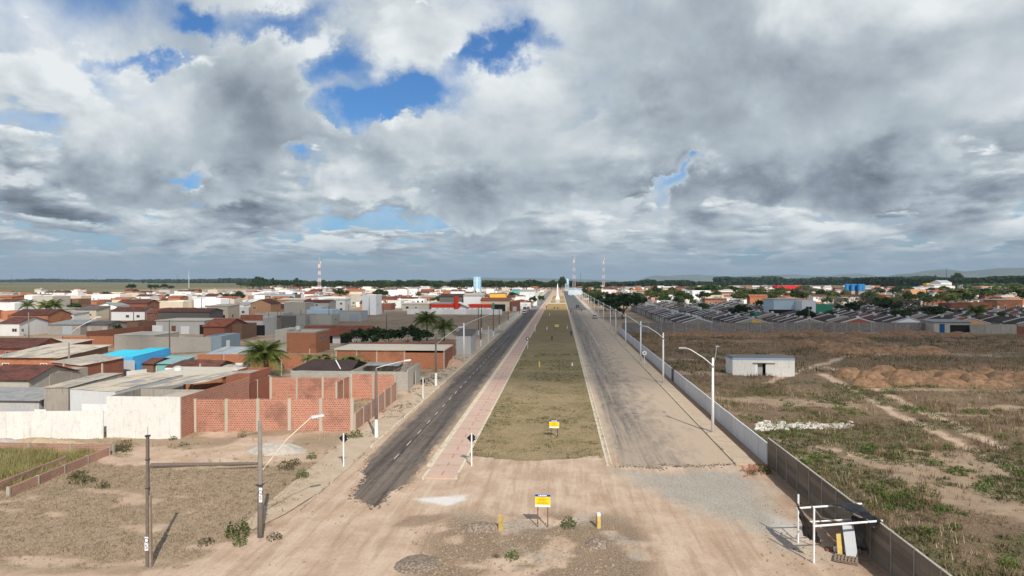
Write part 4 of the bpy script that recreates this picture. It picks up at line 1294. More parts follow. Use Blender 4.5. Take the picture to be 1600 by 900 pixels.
phouse(320, 384, 573, 555, 8, 'grey_wall', ('my', 'metal_sheet'), 'shed with blue grey metal roof and white hatch behind orange wall', rise=0.7, sheets=True)
wall_run('brick_wall', at(546, 556), at(711, 556), 2.9, 0.16, 'dark_brick', 'brick wall with dark piers in front of the hedge', bay=4.0, pier='dark_wall', pier_w=0.22)
wall_run('brick_wall', (-21.3, 149.5), (-21.3, 157.0), 2.9, 0.16, 'dark_brick', 'short brick return wall beside the grey sheet shed', bay=4.5)
phouse(713, 736, 554, 523, 8.5, 'grey_wall', ('my', 'dark_sheet'), 'narrow corrugated grey shed beside the left pavement', rise=0.5, side='light_grey_wall')
# two storey brick house
xa, ya = at(448, 552); xb, _ = at(495, 552); xc, _ = at(428, 552); xm = (xa + xb) / 2
r = empty('house', (xm, ya, 0), 'two storey orange brick house with pale rendered left part', 'house')
hA, hC, hs_ = xa - xm, xc - xm, hgt(470, 552, 520)
MB().box(hA, 0, -0.3, -hA, 9, hs_).build('wall', M['orange_brick'], r)
MB().box(hC, 0.4, -0.3, hA - 0.002, 9, hs_ + 0.6).build('wall', M['pale_block'], r)
MB().box(hA, 0, hs_, -hA, 0.18, hs_ + 0.3).box(-hA - 0.18, 0.18, hs_, -hA, 9, hs_ + 0.3).box(hA, 8.82, hs_, -hA - 0.18, 9, hs_ + 0.3).build('parapet', M['concrete'], r)
MB().box(hA, 0.18, hs_, -hA - 0.18, 8.82, hs_ + 0.06).build('roof', M['slab_concrete'], r)
openings(r, -2 * hA, 9, [('r', 3.0, 2.6, 1.0, 1.1, 'concrete', 'dark_opening'), ('r', 5.5, 2.6, 1.0, 1.1, 'concrete', 'dark_opening')], [])
link('window', unit('window', frame_mb, 'concrete'), r, ((hA + hC) / 2 + 0.8, 0.4, 2.6), None, (0.9, 1, 1.2))
# red tiled long house
phouse(470, 572, 536, 523, 11, 'white_wall', ('gx', 'red_tile'), 'long low house with broad red tiled roof and white verandah', rise=1.9, doors=[('f', 3.5, 3.0, 2.0, 'dark_opening'), ('f', -1.0, 2.0, 2.1, 'dark_opening')], over=0.8)

# ------------------------------------------------------------------ middle distance on the left, house by house
HL = [
 (0, 32, 525, 505, 11, 'white_wall', ('gx', 'dark_tile'), 'white cottage with two small windows at the far left edge', dict(wins=[('f', 1.5, 1.2, 1.6, 1.0, 'grey_wall'), ('f', 4.0, 1.2, 0.8, 1.0, 'grey_wall')], rise=1.5)),
 (33, 65, 521, 508, 8, 'stained_concrete', ('open', 'concrete'), 'grey walled yard right of the white cottage', {}),
 (75, 128, 523, 507, 9, 'grey_block', ('my', 'grey_sheet'), 'grey block house with pale garage door', dict(doors=[('f', 1.0, 3.0, 2.6, 'garage_metal')], rise=0.8)),
 (129, 170, 522, 507, 9, 'stained_concrete', ('gx', 'dark_sheet'), 'black stained grey house with two pale shutters', dict(wins=[('f', -2, 1.0, 1.6, 1.2, 'concrete', 'garage_metal'), ('f', 3, 1.0, 1.6, 1.2, 'concrete', 'garage_metal')], rise=0.8)),
 (186, 217, 517, 503, 12, 'brown_wall', ('open', 'concrete'), 'brown walled yard with pale gates beside three poles', dict(doors=[('f', -2, 2.4, 2.4, 'garage_metal')])),
 (244, 322, 522, 501, 12, 'grey_wall', ('slab', 'slab_concrete'), 'wide grey house with white garage doors and projecting slab', dict(doors=[('f', -7, 3.2, 2.6, 'white_paint'), ('f', -2.0, 1.3, 2.5, 'rust'), ('f', 1.5, 2.6, 2.4, 'clean_white_wall'), ('f', 7.0, 2.0, 2.8, 'dark_opening')], over=0.3)),
 (247, 330, 508, 487, 10, 'dark_wall', ('gx', 'dark_tile'), 'long dark rendered house with red tiled roof above the grey house', dict(rise=1.0)),
 (18, 78, 506, 492, 12, 'orange_brick', ('gx', 'dark_tile'), 'brick house with long dark red roof behind the white cottage', dict(rise=1.8)),
 (77, 117, 502, 491, 9, 'white_wall', ('my', 'grey_sheet'), 'low white house with dark windows behind the block house', dict(wins=[('f', -1, 1, 1.4, 1.0), ('f', 4, 1, 1.4, 1.0)], rise=0.6)),
 (117, 152, 499, 484, 9, 'cream_wall', ('my', 'dark_sheet'), 'pale house with dark sheet roof and two windows', dict(wins=[('f', -3, 1.4, 1.5, 1.1), ('f', 2, 1.4, 1.5, 1.1)], rise=1.2)),
 (150, 184, 494, 478, 9, 'clean_white_wall', ('gy', 'grey_sheet'), 'white gabled house with pale sheet roof left of the tall poles', dict(rise=1.2)),
 (182, 232, 491, 474, 10, 'dark_brick', ('gx', 'dark_tile'), 'dark brick house with red tiles behind the round bush', dict(rise=1.6)),
 (52, 84, 490, 463, 12, 'pale_block', ('flat', 'concrete'), 'tall pale block house with small high openings', dict(wins=[('f', 5, 5.2, 1.2, 1.0, 'concrete', 'dark_opening')])),
 (82, 104, 488, 468, 9, 'orange_wall', ('flat', 'concrete'), 'pale orange house with one small window', dict(wins=[('f', 4, 2.2, 1.0, 1.0)])),
 (103, 124, 488, 467, 9, 'brown_wall', ('flat', 'concrete'), 'house with large brown panel and dark carport', dict(doors=[('f', 0, 7.5, 2.0, 'dark_opening')])),
 (100, 128, 480, 462, 9, 'cream_wall', ('flat', 'concrete'), 'cream two storey house behind the brown panelled house', {}),
 (20, 52, 480, 462, 9, 'clean_white_wall', ('flat', 'concrete'), 'white house with stepped flat roof left of the block house', dict(wins=[('f', 2, 2, 1.5, 1.2)])),
 (0, 20, 482, 464, 9, 'orange_brick', ('my', 'orange_tile'), 'orange brick house cut by the left photo edge', dict(rise=0.8)),
 (134, 190, 477, 460, 12, 'clean_white_wall', ('flat', 'concrete'), 'broad white two storey house with three tiny windows', dict(wins=[('f', -6, 3.6, 1.0, 1.0), ('f', -3, 3.6, 0.8, 0.8), ('f', 6, 3.6, 1.3, 1.2)])),
 (125, 152, 484, 472, 8, 'orange_brick', ('flat', 'concrete'), 'bare brick box below the broad white house', {}),
 (232, 288, 487, 471, 10, 'cream_wall', ('flat', 'concrete'), 'long cream walled house with blank front', {}),
 (262, 288, 486, 470, 9, 'clean_white_wall', ('flat', 'concrete'), 'bright white blank house at the end of the cream wall', {}),
 (288, 300, 485, 469, 9, 'grey_wall', ('flat', 'concrete'), 'narrow grey house with two dark windows', dict(wins=[('f', -1.5, 1.8, 1.2, 2.0), ('f', 1.5, 1.8, 1.2, 2.0)])),
 (302, 346, 486, 467, 12, 'clean_white_wall', ('flat', 'concrete'), 'white house with wide black carport opening', dict(doors=[('f', 2, 6.0, 2.9, 'dark_opening')])),
 (321, 347, 550, 525, 9, 'slate_blue_wall', ('flat', 'metal_sheet'), 'small slate blue house with white door', dict(doors=[('r', 3, 1.6, 2.4, 'clean_white_wall')], side='slate_blue_wall')),
 (318, 352, 532, 510, 13, 'dark_brick', ('gx', 'red_tile'), 'brick house with weathered red roof behind slate blue house', dict(rise=1.7)),
 (352, 379, 530, 507, 9, 'brown_wall', ('flat', 'concrete'), 'brown walled house between red roof and unfinished house', {}),
 (376, 412, 524, 497, 10, 'grey_wall', ('flat', 'concrete'), 'unfinished grey house with two dark openings and brick parapet', dict(doors=[('f', -2.5, 2.0, 3.0, 'dark_opening'), ('f', 2.2, 3.4, 3.0, 'dark_opening')], band=(4.3, 6.0, 'dark_brick'))),
 (412, 440, 520, 496, 12, 'dark_wall', ('open', 'concrete'), 'tall dark grey wall enclosure with leaning poles', {}),
 (441, 478, 508, 492, 9, 'grey_block', ('open', 'concrete'), 'grey block yard beside the side street', {}),
 (478, 519, 507, 492, 9, 'pale_block', ('open', 'concrete'), 'longer pale block yard wall next to the street corner', {}),
 (444, 478, 498, 473, 10, 'pale_block', ('flat', 'concrete'), 'bare beige block house above the yard wall', {}),
 (479, 520, 504, 484, 8, 'pale_blue_wall', ('flat', 'concrete'), 'pale blue house with stepped parapet', dict(doors=[('f', 5, 2.4, 2.6, 'dark_opening')])),
 (480, 504, 497, 479, 8, 'pale_blue_wall', ('flat', 'concrete'), 'upper storey of pale blue paint behind the stepped parapet', dict(wins=[('f', -3, 1, 1.2, 2.4)])),
 (488, 565, 502, 487, 10, 'grey_wall', ('slab', 'concrete'), 'grey shop row with deep brick upper front', dict(doors=[('f', -6, 2.4, 3.0, 'rust'), ('f', -1, 5, 3.0, 'garage_metal'), ('f', 7, 4, 3.0, 'garage_metal')], over=0.02)),
 (566, 588, 492, 461, 10, 'clean_white_wall', ('flat', 'concrete'), 'slim white two storey house beside the side street', dict(wins=[('r', 3, 4, 1.2, 1.2)])),
 (390, 444, 490, 474, 10, 'grey_wall', ('flat', 'concrete'), 'long plain grey house with flat parapet', {}),
 (423, 462, 478, 460, 10, 'slate_blue_wall', ('flat', 'concrete'), 'blue grey blank two storey house', dict(side='dark_wall')),  # side walls given a dark colour to paint in the shaded side
 (496, 541, 480, 464, 10, 'light_grey_wall', ('flat', 'concrete'), 'pale grey blank house left of the mast', {}),
 (604, 636, 470, 453, 10, 'clean_white_wall', ('flat', 'concrete'), 'white two storey house with long dark balcony', dict(doors=[('f', 1, 9, 2.3, 'dark_opening')], wins=[('f', -6, 3.8, 2.4, 1.2), ('f', 3, 3.8, 3.4, 1.2)])),
 (590, 627, 481, 470, 9, 'white_wall', ('open', 'concrete'), 'stained white yard wall under the balcony house', {}),
 (320, 347, 484, 469, 9, 'clean_white_wall', ('flat', 'concrete'), 'white house with twin dark doors left of the grey house', dict(doors=[('f', -2, 2, 2.6, 'dark_opening'), ('f', 3, 2, 2.6, 'dark_opening')])),
 (316, 352, 497, 486, 9, 'white_wall', ('my', 'red_tile'), 'white house with thin red roof edge', dict(rise=0.8)),
 (350, 390, 497, 480, 10, 'white_wall', ('flat', 'concrete'), 'white house with grey yard beside the long grey house', dict(wins=[('f', 3, 2, 1.4, 1.2)])),
 (545, 566, 470, 455, 9, 'cream_wall', ('gx', 'orange_tile'), 'orange gabled house right of the mast foot', dict(rise=1.6)),
]
for a in HL:
    k = dict(a[8]); phouse(*a[:8], **k)
# long block wall yard, its slab roofed room and the orange brick wall beside it
wall_run('block_wall', at(179, 550), at(345, 550), 3.5, 0.18, 'pale_block', 'long pale block wall enclosing a dry yard', bay=6.2, h1=3.3)
phouse(179, 244, 549, 524, 10, 'pale_block', ('slab', 'slab_concrete'), 'white slab roofed room at the left end of the pale block wall', over=0.05)
phouse(219, 245, 540, 522, 5, 'slate_blue_wall', ('slab', 'dark_sheet'), 'slate coloured box behind the pale block wall', over=0.05)
wall_run('brick_wall', at(98, 542), at(178, 541), 2.5, 0.18, 'orange_brick', 'long orange brick wall left of the pale block yard', bay=7.0, pier='dark_brick', pier_w=0.2)
wall_run('brick_wall', at(135, 532), at(255, 519), 2.4, 0.18, 'dark_brick', 'dark brick wall running back behind the pale block yard', bay=10)

# low red and white building with a round tower, grey boundary wall
Yp = 345.0
r = empty('building', (-48.5, Yp, 0), 'low white building with orange red band and round red tower', 'building')
MB().box(-17, 0, -0.3, 13.5, 10, 2.2).build('wall', M['clean_white_wall'], r)
MB().box(-17.3, -0.3, 2.2, -2.2, 10.3, 3.7).box(1.8, -0.3, 2.2, 13.8, 10.3, 3.7).build('band', M['red_paint'], r)
MB().box(-2.2, 0.2, 2.2, 1.8, 10, 3.5).build('wall', M['clean_white_wall'], r)
MB().tube([(-4.0, -1.2, -0.2), (-4.0, -1.2, 7.8)], 1.15, 14).build('tower', M['red_paint'], r)
q = MB(); q.hexa([(-2.9, -1.5, 4.4), (-2.5, -1.5, 4.4), (-2.5, 3, 4.4), (-2.9, 3, 4.4)], [(-2.9, -1.5, 5.0), (-2.5, -1.5, 5.0), (-2.5, 3, 5.0), (-2.9, 3, 5.0)]); q.hexa([(-2.4, -1.5, 4.4), (2.5, -1.5, 2.3), (2.5, 3, 2.3), (-2.4, 3, 4.4)], [(-2.4, -1.5, 5.0), (2.5, -1.5, 2.9), (2.5, 3, 2.9), (-2.4, 3, 5.0)])
q.build('ramp_canopy', M['clean_white_wall'], r)
for u in (-14, -11, -8.2, 4, 7, 10.5): link('window', unit('window', frame_mb, 'sign_blue'), r, (u, 0, 0.8), None, (1.3, 1, 1.0))
wall_run('boundary_wall', (-72.0, 318.0), (-27.0, 318.0), 2.4, 0.2, 'white_wall', 'stained grey white wall in front of the red banded building', bay=5.5)
house(-66.0, -53.0, 372.0, 14, 7.0, 'dark_wall', ('gx', 'black_tile'), 'large dark roofed hall behind the red banded building', rise=1.4)
house(-52.0, -42.0, 366.0, 12, 7.6, 'clean_white_wall', ('my', 'pale_sheet'), 'tall white block with sloping parapet behind the red tower', rise=1.2, wins=[('r', 4, 4, 1.2, 1.2)])
house(-41.0, -26.0, 352.0, 14, 5.4, 'cream_wall', ('gx', 'orange_tile'), 'cream house with wide dark garage by the left road', rise=1.4, doors=[('f', 2.2, 6.2, 3.6, 'dark_opening')])
house(-25.6, -21.2, 352.0, 12, 5.0, 'dark_brick', ('flat', 'concrete'), 'narrow brick house between dark garage and the left road', doors=[('f', 0, 2, 2.4, 'garage_metal')])
MB_ = MB().box(-0.6, -0.05, -0.2, 0.6, 0.05, 4.6)
tag(MB_.build('totem_sign', M['green_wall']), 'tall green panel sign at the end of the red banded building', 'sign').location = (-33.6, 343.0, 0)

# ------------------------------------------------------------------ right side: walls along the pavement
Xw = 18.0
pan_w = [M['light_grey_wall'], plaster('panel_white', (0.60, 0.60, 0.605), 0.28, var=0.05)]
w1 = empty('panel_wall', (Xw, 60.6, 0), 'long white wall of smooth upright panels along right pavement', 'wall')
y = 0.0; i = 0
while y < 150:
    L = 2.42
    MB().box(-0.07, y + 0.012, -0.35, 0.07, y + L - 0.012, 1.86 + RNG.uniform(-0.015, 0.015)).build('panel', M['panel_white'] if not (47 < y < 49.5) else M['dark_metal'], w1)
    MB().box(-0.09, y - 0.05, -0.3, -0.072, y + 0.05, 1.84).build('joint_strip', M['light_grey_wall'], w1)
    y += L
w2 = empty('slab_wall', (Xw, 60.35, 0), 'brown wall of stacked precast slabs in concrete posts, near right corner', 'wall')
slab_mats = [plaster('slab_brown', (0.155, 0.125, 0.095), 0.6, stain=(0.06, 0.05, 0.04)), plaster('slab_brown_light', (0.205, 0.170, 0.130), 0.6, stain=(0.07, 0.06, 0.05))]
bay = 2.45
for i in range(18):
    y = -i * bay
    hs = 2.38
    for j in range(6):
        hh = hs / 6
        MB().box(-0.028 + RNG.uniform(-0.006, 0.006), y - bay + 0.05, j * hh + 0.006 - 0.05, 0.028, y - 0.05, (j + 1) * hh - 0.05).build('slab', RNG.choice(slab_mats), w2)
    MB().box(-0.075, y - bay - 0.05, -0.4, 0.075, y - bay + 0.05, hs + 0.02).build('post', M['stained_concrete'], w2)
    MB().box(-0.06, y - bay + 0.055, hs - 0.045, 0.06, y - 0.055, hs + 0.0).build('coping', M['pale_block'], w2)
MB().box(-0.075, -0.05, -0.4, 0.075, 0.05, 2.4).build('post', M['stained_concrete'], w2)

# stone wall across the back of the plot with its gate
wall_run('stone_wall', (19.0, 211.5), (27.0, 212.0), 3.0, 0.25, 'stone_wall_face', 'short dark stone wall joining the panel wall to the back wall', bay=4)
wall_run('stone_wall', (27.2, 212.0), at(1457, 519), 3.0, 0.25, 'stone_wall_face', 'long rough grey stone wall with thin pale posts behind the plot', bay=3.85, pier='concrete', pier_w=0.14)
wall_run('block_wall', at(1516, 522), at(1588, 522), 2.9, 0.2, 'stained_concrete', 'weathered grey wall right of the blue door', bay=4.8)
wall_run('brick_wall', at(1589, 522), at(1640, 522), 2.3, 0.2, 'dark_brick', 'low brick wall at the right photo edge', bay=4)
phouse(1459, 1514, 521, 503, 8, 'pale_block', ('my', 'grey_sheet'), 'gatehouse with blue door and dark carport in the back wall', rise=0.3, doors=[('f', -2.9, 1.5, 2.9, 'door_blue'), ('f', 2.2, 5.6, 2.6, 'dark_opening')], over=0.5)

# the hut in the plot
xh0, yh = at(1144, 588); xh1, _ = at(1240, 588)
r = empty('hut', ((xh0 + xh1) / 2, yh, 0), 'small white flat roofed hut with blue top band in the plot', 'hut')
MB().box(-5.05, 0, -0.4, -1.45, 0.18, 2.75).box(0.35, 0, -0.4, 5.05, 0.18, 2.75).box(-1.45, 0, 2.25, 0.35, 0.18, 2.75).build('front_wall', M['old_white_wall'], r)
MB().box(-5.05, 0.18, -0.4, -4.87, 4.6, 2.75).box(4.87, 0.18, -0.4, 5.05, 4.6, 2.75).box(-4.87, 4.42, -0.4, 4.87, 4.6, 2.75).build('side_wall', M['old_white_wall'], r)
MB().box(-5.08, -0.03, 2.75, 5.08, 4.63, 3.10).build('band', plaster('band_blue', (0.28, 0.37, 0.50), 0.4), r)
MB().box(-5.05, 0.0, 3.10, 5.05, 4.6, 3.2).build('roof', M['dark_wall'], r)
MB().box(-1.7, -0.3, 2.28, 1.9, -0.005, 2.36).build('canopy', M['slab_concrete'], r)
MB().box(-1.42, 0.05, -0.2, -0.95, 0.1, 2.2).build('door', M['white_paint'], r)
MB().box(-0.95, 0.6, -0.2, 0.0, 0.65, 2.2).build('inner_door', M['grey_wall'], r)
MB().box(-5.5, -0.5, -0.4, 5.5, -0.01, 0.02).build('plinth', M['concrete'], r)

# ------------------------------------------------------------------ terraces on the right
def terrace_master():
    r = empty('terrace_house', (0, 0, 0), None, 'house')
    hw, P, H, rise = 5.6, 6.0, 2.3, 1.6
    MB().prism([(-hw + 0.5, -0.2), (hw - 0.5, -0.2), (hw - 0.5, H + 0.1), (0, H + rise - 0.05), (-hw + 0.5, H + 0.1)], 0.01, P - 0.01, 'y').build('wall', M['terrace_wall'], r)
    for s in (-1, 1):
        q = MB(); a = [(s * hw, 0.1, H), (0.01 * s, 0.1, H + rise), (0.01 * s, P - 0.1, H + rise), (s * hw, P - 0.1, H)]
        if s > 0: a = [a[1], a[0], a[3], a[2]]
        roof_quad(q, *a, 0.12); q.build('roof', M['black_tile'], r)
        q = MB(); a = [(s * hw, -0.07, H + 0.02), (0.012 * s, -0.07, H + rise + 0.02), (0.012 * s, 0.07, H + rise + 0.02), (s * hw, 0.07, H + 0.02)]
        if s > 0: a = [a[1], a[0], a[3], a[2]]
        roof_quad(q, *a, 0.24); q.build('party_wall', M['light_grey_wall'], r)
    MB().tube([(-1.9, 3.0, H + 0.9), (-1.9, 3.0, H + 1.95)], [0.5, 0.55], 8).build('water_tank', M['light_grey_wall'], r)
    openings(r, 2 * hw - 1.0, P, [('l', 1.6, 0.9, 1.2, 1.1)], [('l', 4.2, 0.9, 2.0, 'white_paint')])
    return r


tm = terrace_master()
TERR = []
rowX = [(43.0, 216.0, 26), (59.0, 215.0, 30), (76.5, 216.5, 29), (93.0, 220.0, 29), (111.0, 226.0, 26), (128.5, 223.0, 24), (146.0, 221.0, 23), (164.0, 219.0, 20), (182.0, 226, 18), (200.0, 232, 14)]
first = True
for ri, (x, y0, n) in enumerate(rowX):
    for j in range(n):
        if ri >= 2 and RNG.random() < 0.12: continue
        o = tm if first else copy_tree(tm); first = False
        o.location = (x + RNG.uniform(-0.25, 0.25), y0 + 6.0 * j, RNG.uniform(-0.1, 0.15) + 0.15)
        TERR.append((o, ri, j))
        rm_ = M[RNG.choices(['black_tile', 'dark_tile', 'brown_tile', 'red_tile'], [6, 3, 4, 0.7])[0]]
        for c in o.children:
            if c.name.startswith('roof') and c.material_slots: c.material_slots[0].link = 'OBJECT'; c.material_slots[0].material = rm_
            if c.name.startswith('water_tank') and RNG.random() < 0.45: c.location = (RNG.choice([0.6, 3.0]), RNG.uniform(-1.5, 1.5), RNG.uniform(-0.2, 0.25))
# painted gables that close some rows towards the plot
for ri, (u0, u1, wm) in ((1, (0.0, 5.0, 'yellow_wall')), (3, (-5.0, 5.0, 'red_paint_dull')), (4, (-5.0, 5.0, 'clean_white_wall')), (5, (-5.0, 5.0, 'orange_wall'))):
    o = [t for t in TERR if t[1] == ri][0][0]
    H_, rs, hw_ = 2.25, 1.5, 5.1
    zt = lambda u: H_ + rs * (1 - abs(u) / hw_)
    pts = [(u0, 0.0), (u1, 0.0), (u1, zt(u1))] + ([(0, zt(0))] if u0 < 0 < u1 else []) + [(u0, zt(u0))]
    MB().prism(pts, -0.05, -0.005, 'y').build('gable_paint', M[wm], o)


# ------------------------------------------------------------------ poles and lamps
def arm_pts(r, up, out_, n=5):
    return [(r[0] * out_ * t, r[1] * out_ * t, up * (1 - (1 - t) ** 1.6)) for t in [i / n for i in range(n + 1)]]


ORD = ['nearest', 'second', 'third', 'fourth', 'fifth', 'sixth', 'seventh', 'eighth', 'ninth', 'tenth', 'eleventh', 'twelfth', 'thirteenth', 'fourteenth', 'fifteenth', 'sixteenth', 'seventeenth', 'eighteenth', 'nineteenth', 'twentieth']


def right_lamp():
    r = empty('street_lamp', (0, 0, 0.1), None, 'street lamp', 'white street lamps along the right pavement')
    MB().tube([(0, 0, -0.1), (0, 0, 7.8)], [0.17, 0.105], 10).build('pole', M['lamp_white'], r, smooth=True)
    MB().box(-0.22, -0.22, -0.08, 0.22, 0.22, 0.06).build('base', M['concrete'], r)
    MB().tube([(0.1, 0, 6.9), (-0.9, 0, 7.75), (-2.3, 0, 8.65), (-2.75, 0, 8.78)], [0.05, 0.05, 0.045, 0.04], 7).build('arm', M['lamp_white'], r, smooth=True)
    q = MB(); q.hexa([(-3.55, -0.13, 8.76), (-2.7, -0.13, 8.72), (-2.7, 0.13, 8.72), (-3.55, 0.13, 8.76)], [(-3.5, -0.09, 8.90), (-2.75, -0.1, 8.90), (-2.75, 0.1, 8.90), (-3.5, 0.09, 8.90)])
    h = q.build('lamp_head', M['grey_metal'], r)
    MB().box(-3.45, -0.1, 8.71, -2.95, 0.1, 8.735).build('lens', M['lamp_lens'], h)
    MB().box(-0.14, -0.14, 6.8, 0.14, 0.14, 7.0).build('clamp', M['grey_metal'], r)
    return r


lm = right_lamp()
ys = [72.6, 107.0, 136.5, 167.5, 197.0, 218.0, 252.0, 286, 320, 354, 388, 422, 456, 490, 524, 560, 596, 634, 674, 716]
for i, y in enumerate(ys):
    o = lm if i == 0 else copy_tree(lm)
    o.location = (15.95, y, 0.1)
    o['label'] = 'white street lamp on the right pavement, %s%s from the camera' % (ORD[i], '' if i else ' one counted')
    if i > 11: o['label'] = 'far white street lamp in the row along the right pavement, %s from the camera' % ORD[i]
# the nearest one carries a second short bracket over the plot
MB().tube([(0.05, 0, 6.9), (0.35, 0.4, 8.0), (0.6, 0.9, 8.9)], 0.035, 6).build('bracket', M['grey_metal'], lm)
MB().box(0.5, 0.85, 8.85, 0.85, 1.25, 8.97).build('bracket_head', M['grey_metal'], lm)


def utility_pole(px, yb, yt, label, arm=None, white=1.5, m='pole_wood', rad=0.15, plate=False, w=1.0, twin=False):
    x, y = at(px, yb); h = hgt(px, yb, yt)
    r = empty('utility_pole', (x, y, 0), label, 'utility pole')
    MB().tube([(0, 0, -0.3), (0, 0, h)], [rad, rad * 0.62], 8).build('pole', M[m], r, smooth=True)
    if white:
        MB().tube([(0, 0, -0.1), (0, 0, white)], [rad + 0.012, rad * 0.93 + 0.012], 8, caps=False).build('painted_base', M['white_paint'], r, smooth=True)
    if arm:                  # lamp arm: direction, reach, start height, rise
        dx, dy, L, z0, up = arm
        MB().tube([(0, 0, z0), (dx * L * 0.35, dy * L * 0.35, z0 + up * 0.42), (dx * L, dy * L, z0 + up)], [0.04, 0.036, 0.03], 6).build('arm', M['lamp_white'], r, smooth=True)
        e = Vector((dx * L, dy * L, z0 + up)); q = MB()
        q.hexa([(-0.05, -0.13, -0.05), (0.7, -0.13, 0.03), (0.7, 0.13, 0.03), (-0.05, 0.13, -0.05)], [(-0.05, -0.07, 0.08), (0.65, -0.07, 0.13), (0.65, 0.07, 0.13), (-0.05, 0.07, 0.08)])
        hd = q.build('lamp_head', M['light_grey_wall'], r, tuple(e)); hd.rotation_euler = (0, 0, math.atan2(dy, dx))
        MB().box(0.1, -0.1, -0.075, 0.55, 0.1, -0.045).build('lens', M['lamp_lens'], hd)
    return r, h


# twin timbers of the nearest pole with its painted letters
x, y = at(233, 885)
r = empty('utility_pole', (x, y, gz1(x, y)), 'weathered twin timber pole with white Q S plate, nearest on the left plot', 'utility pole')
h = 7.3
MB().hexa([(-0.16, -0.10, -0.3), (0.02, -0.10, -0.3), (0.02, 0.10, -0.3), (-0.16, 0.10, -0.3)], [(-0.11, -0.07, h), (0.02, -0.07, h), (0.02, 0.07, h), (-0.11, 0.07, h)]).build('timber', M['pole_wood'], r)
MB().hexa([(0.05, -0.09, -0.3), (0.18, -0.09, -0.3), (0.18, 0.10, -0.3), (0.05, 0.10, -0.3)], [(0.04, -0.06, h * 0.55), (0.13, -0.06, h * 0.55), (0.13, 0.06, h * 0.55), (0.04, 0.06, h * 0.55)]).build('timber', M['old_wood'], r)
MB().box(-0.15, -0.1, h, 0.08, 0.1, h + 0.08).build('cap', M['dark_metal'], r)
for z in (h * 0.6, h * 0.82): MB().box(-0.15, -0.09, z, 0.06, 0.09, z + 0.06).build('strap', M['dark_metal'], r)
MB().tube([(-0.03, 0, h), (-0.03, 0, h + 0.55)], 0.012, 5).build('rod', M['dark_metal'], r)
pl = MB().box(-0.175, -0.128, 0.95, 0.035, -0.115, 1.72).build('plate', M['sign_white'], r)


def letters(txt, size, parent, loc, m, name='lettering', rot=(math.radians(90), 0, 0), spacing=1.0, bold=0.0):
    c = bpy.data.curves.new(name, 'FONT'); c.body = txt; c.size = size; c.align_x = 'CENTER'; c.align_y = 'CENTER'; c.extrude = 0.001; c.space_line = spacing; c.offset = bold
    tmp = bpy.data.objects.new('tmp', c); COL.objects.link(tmp)
    dg = bpy.context.evaluated_depsgraph_get()
    me = bpy.data.meshes.new_from_object(tmp.evaluated_get(dg))
    bpy.data.objects.remove(tmp); bpy.data.curves.remove(c)
    me.materials.clear(); me.materials.append(m); me.name = name
    return link(name, me, parent, loc, rot)


letters('Q\nS', 0.36, pl, (-0.07, -0.132, 1.335), M['sign_black'], bold=0.0)
x, y = at(407, 839)
r2, h2 = utility_pole(407, 839, 658, 'dark pole with white plate and lamp arm beside the left pavement', None, 0, 'pole_concrete', 0.2)
r2.location.z = gz1(x, y)
MB().box(0.02, -0.235, 2.25, 0.22, -0.20, 3.15).build('plate', M['sign_white'], r2)
letters('Q\nS', 0.34, r2, (0.12, -0.239, 2.70), M['sign_black'], bold=0.0)
MB().tube([(0.1, 0, 4.15), (1.3, 1.0, 5.9), (2.5, 2.0, 7.1)], 0.035, 6).build('arm', M['cream_kerb'], r2)
q = MB(); q.hexa([(0, -0.15, -0.06), (0.85, -0.15, 0.02), (0.85, 0.15, 0.02), (0, 0.15, -0.06)], [(0, -0.08, 0.1), (0.8, -0.08, 0.15), (0.8, 0.08, 0.15), (0, 0.08, 0.1)])
hd = q.build('lamp_head', M['light_grey_wall'], r2, (2.5, 2.0, 7.1)); hd.rotation_euler = (0, 0, math.radians(38))
MB().box(0.1, -0.11, -0.085, 0.6, 0.11, -0.055).build('lens', M['lamp_lens'], hd)
MB().box(-0.19, -0.23, h2 * 0.45, 0.19, 0.2, h2 * 0.45 + 0.07).build('strap', M['dark_metal'], r2)

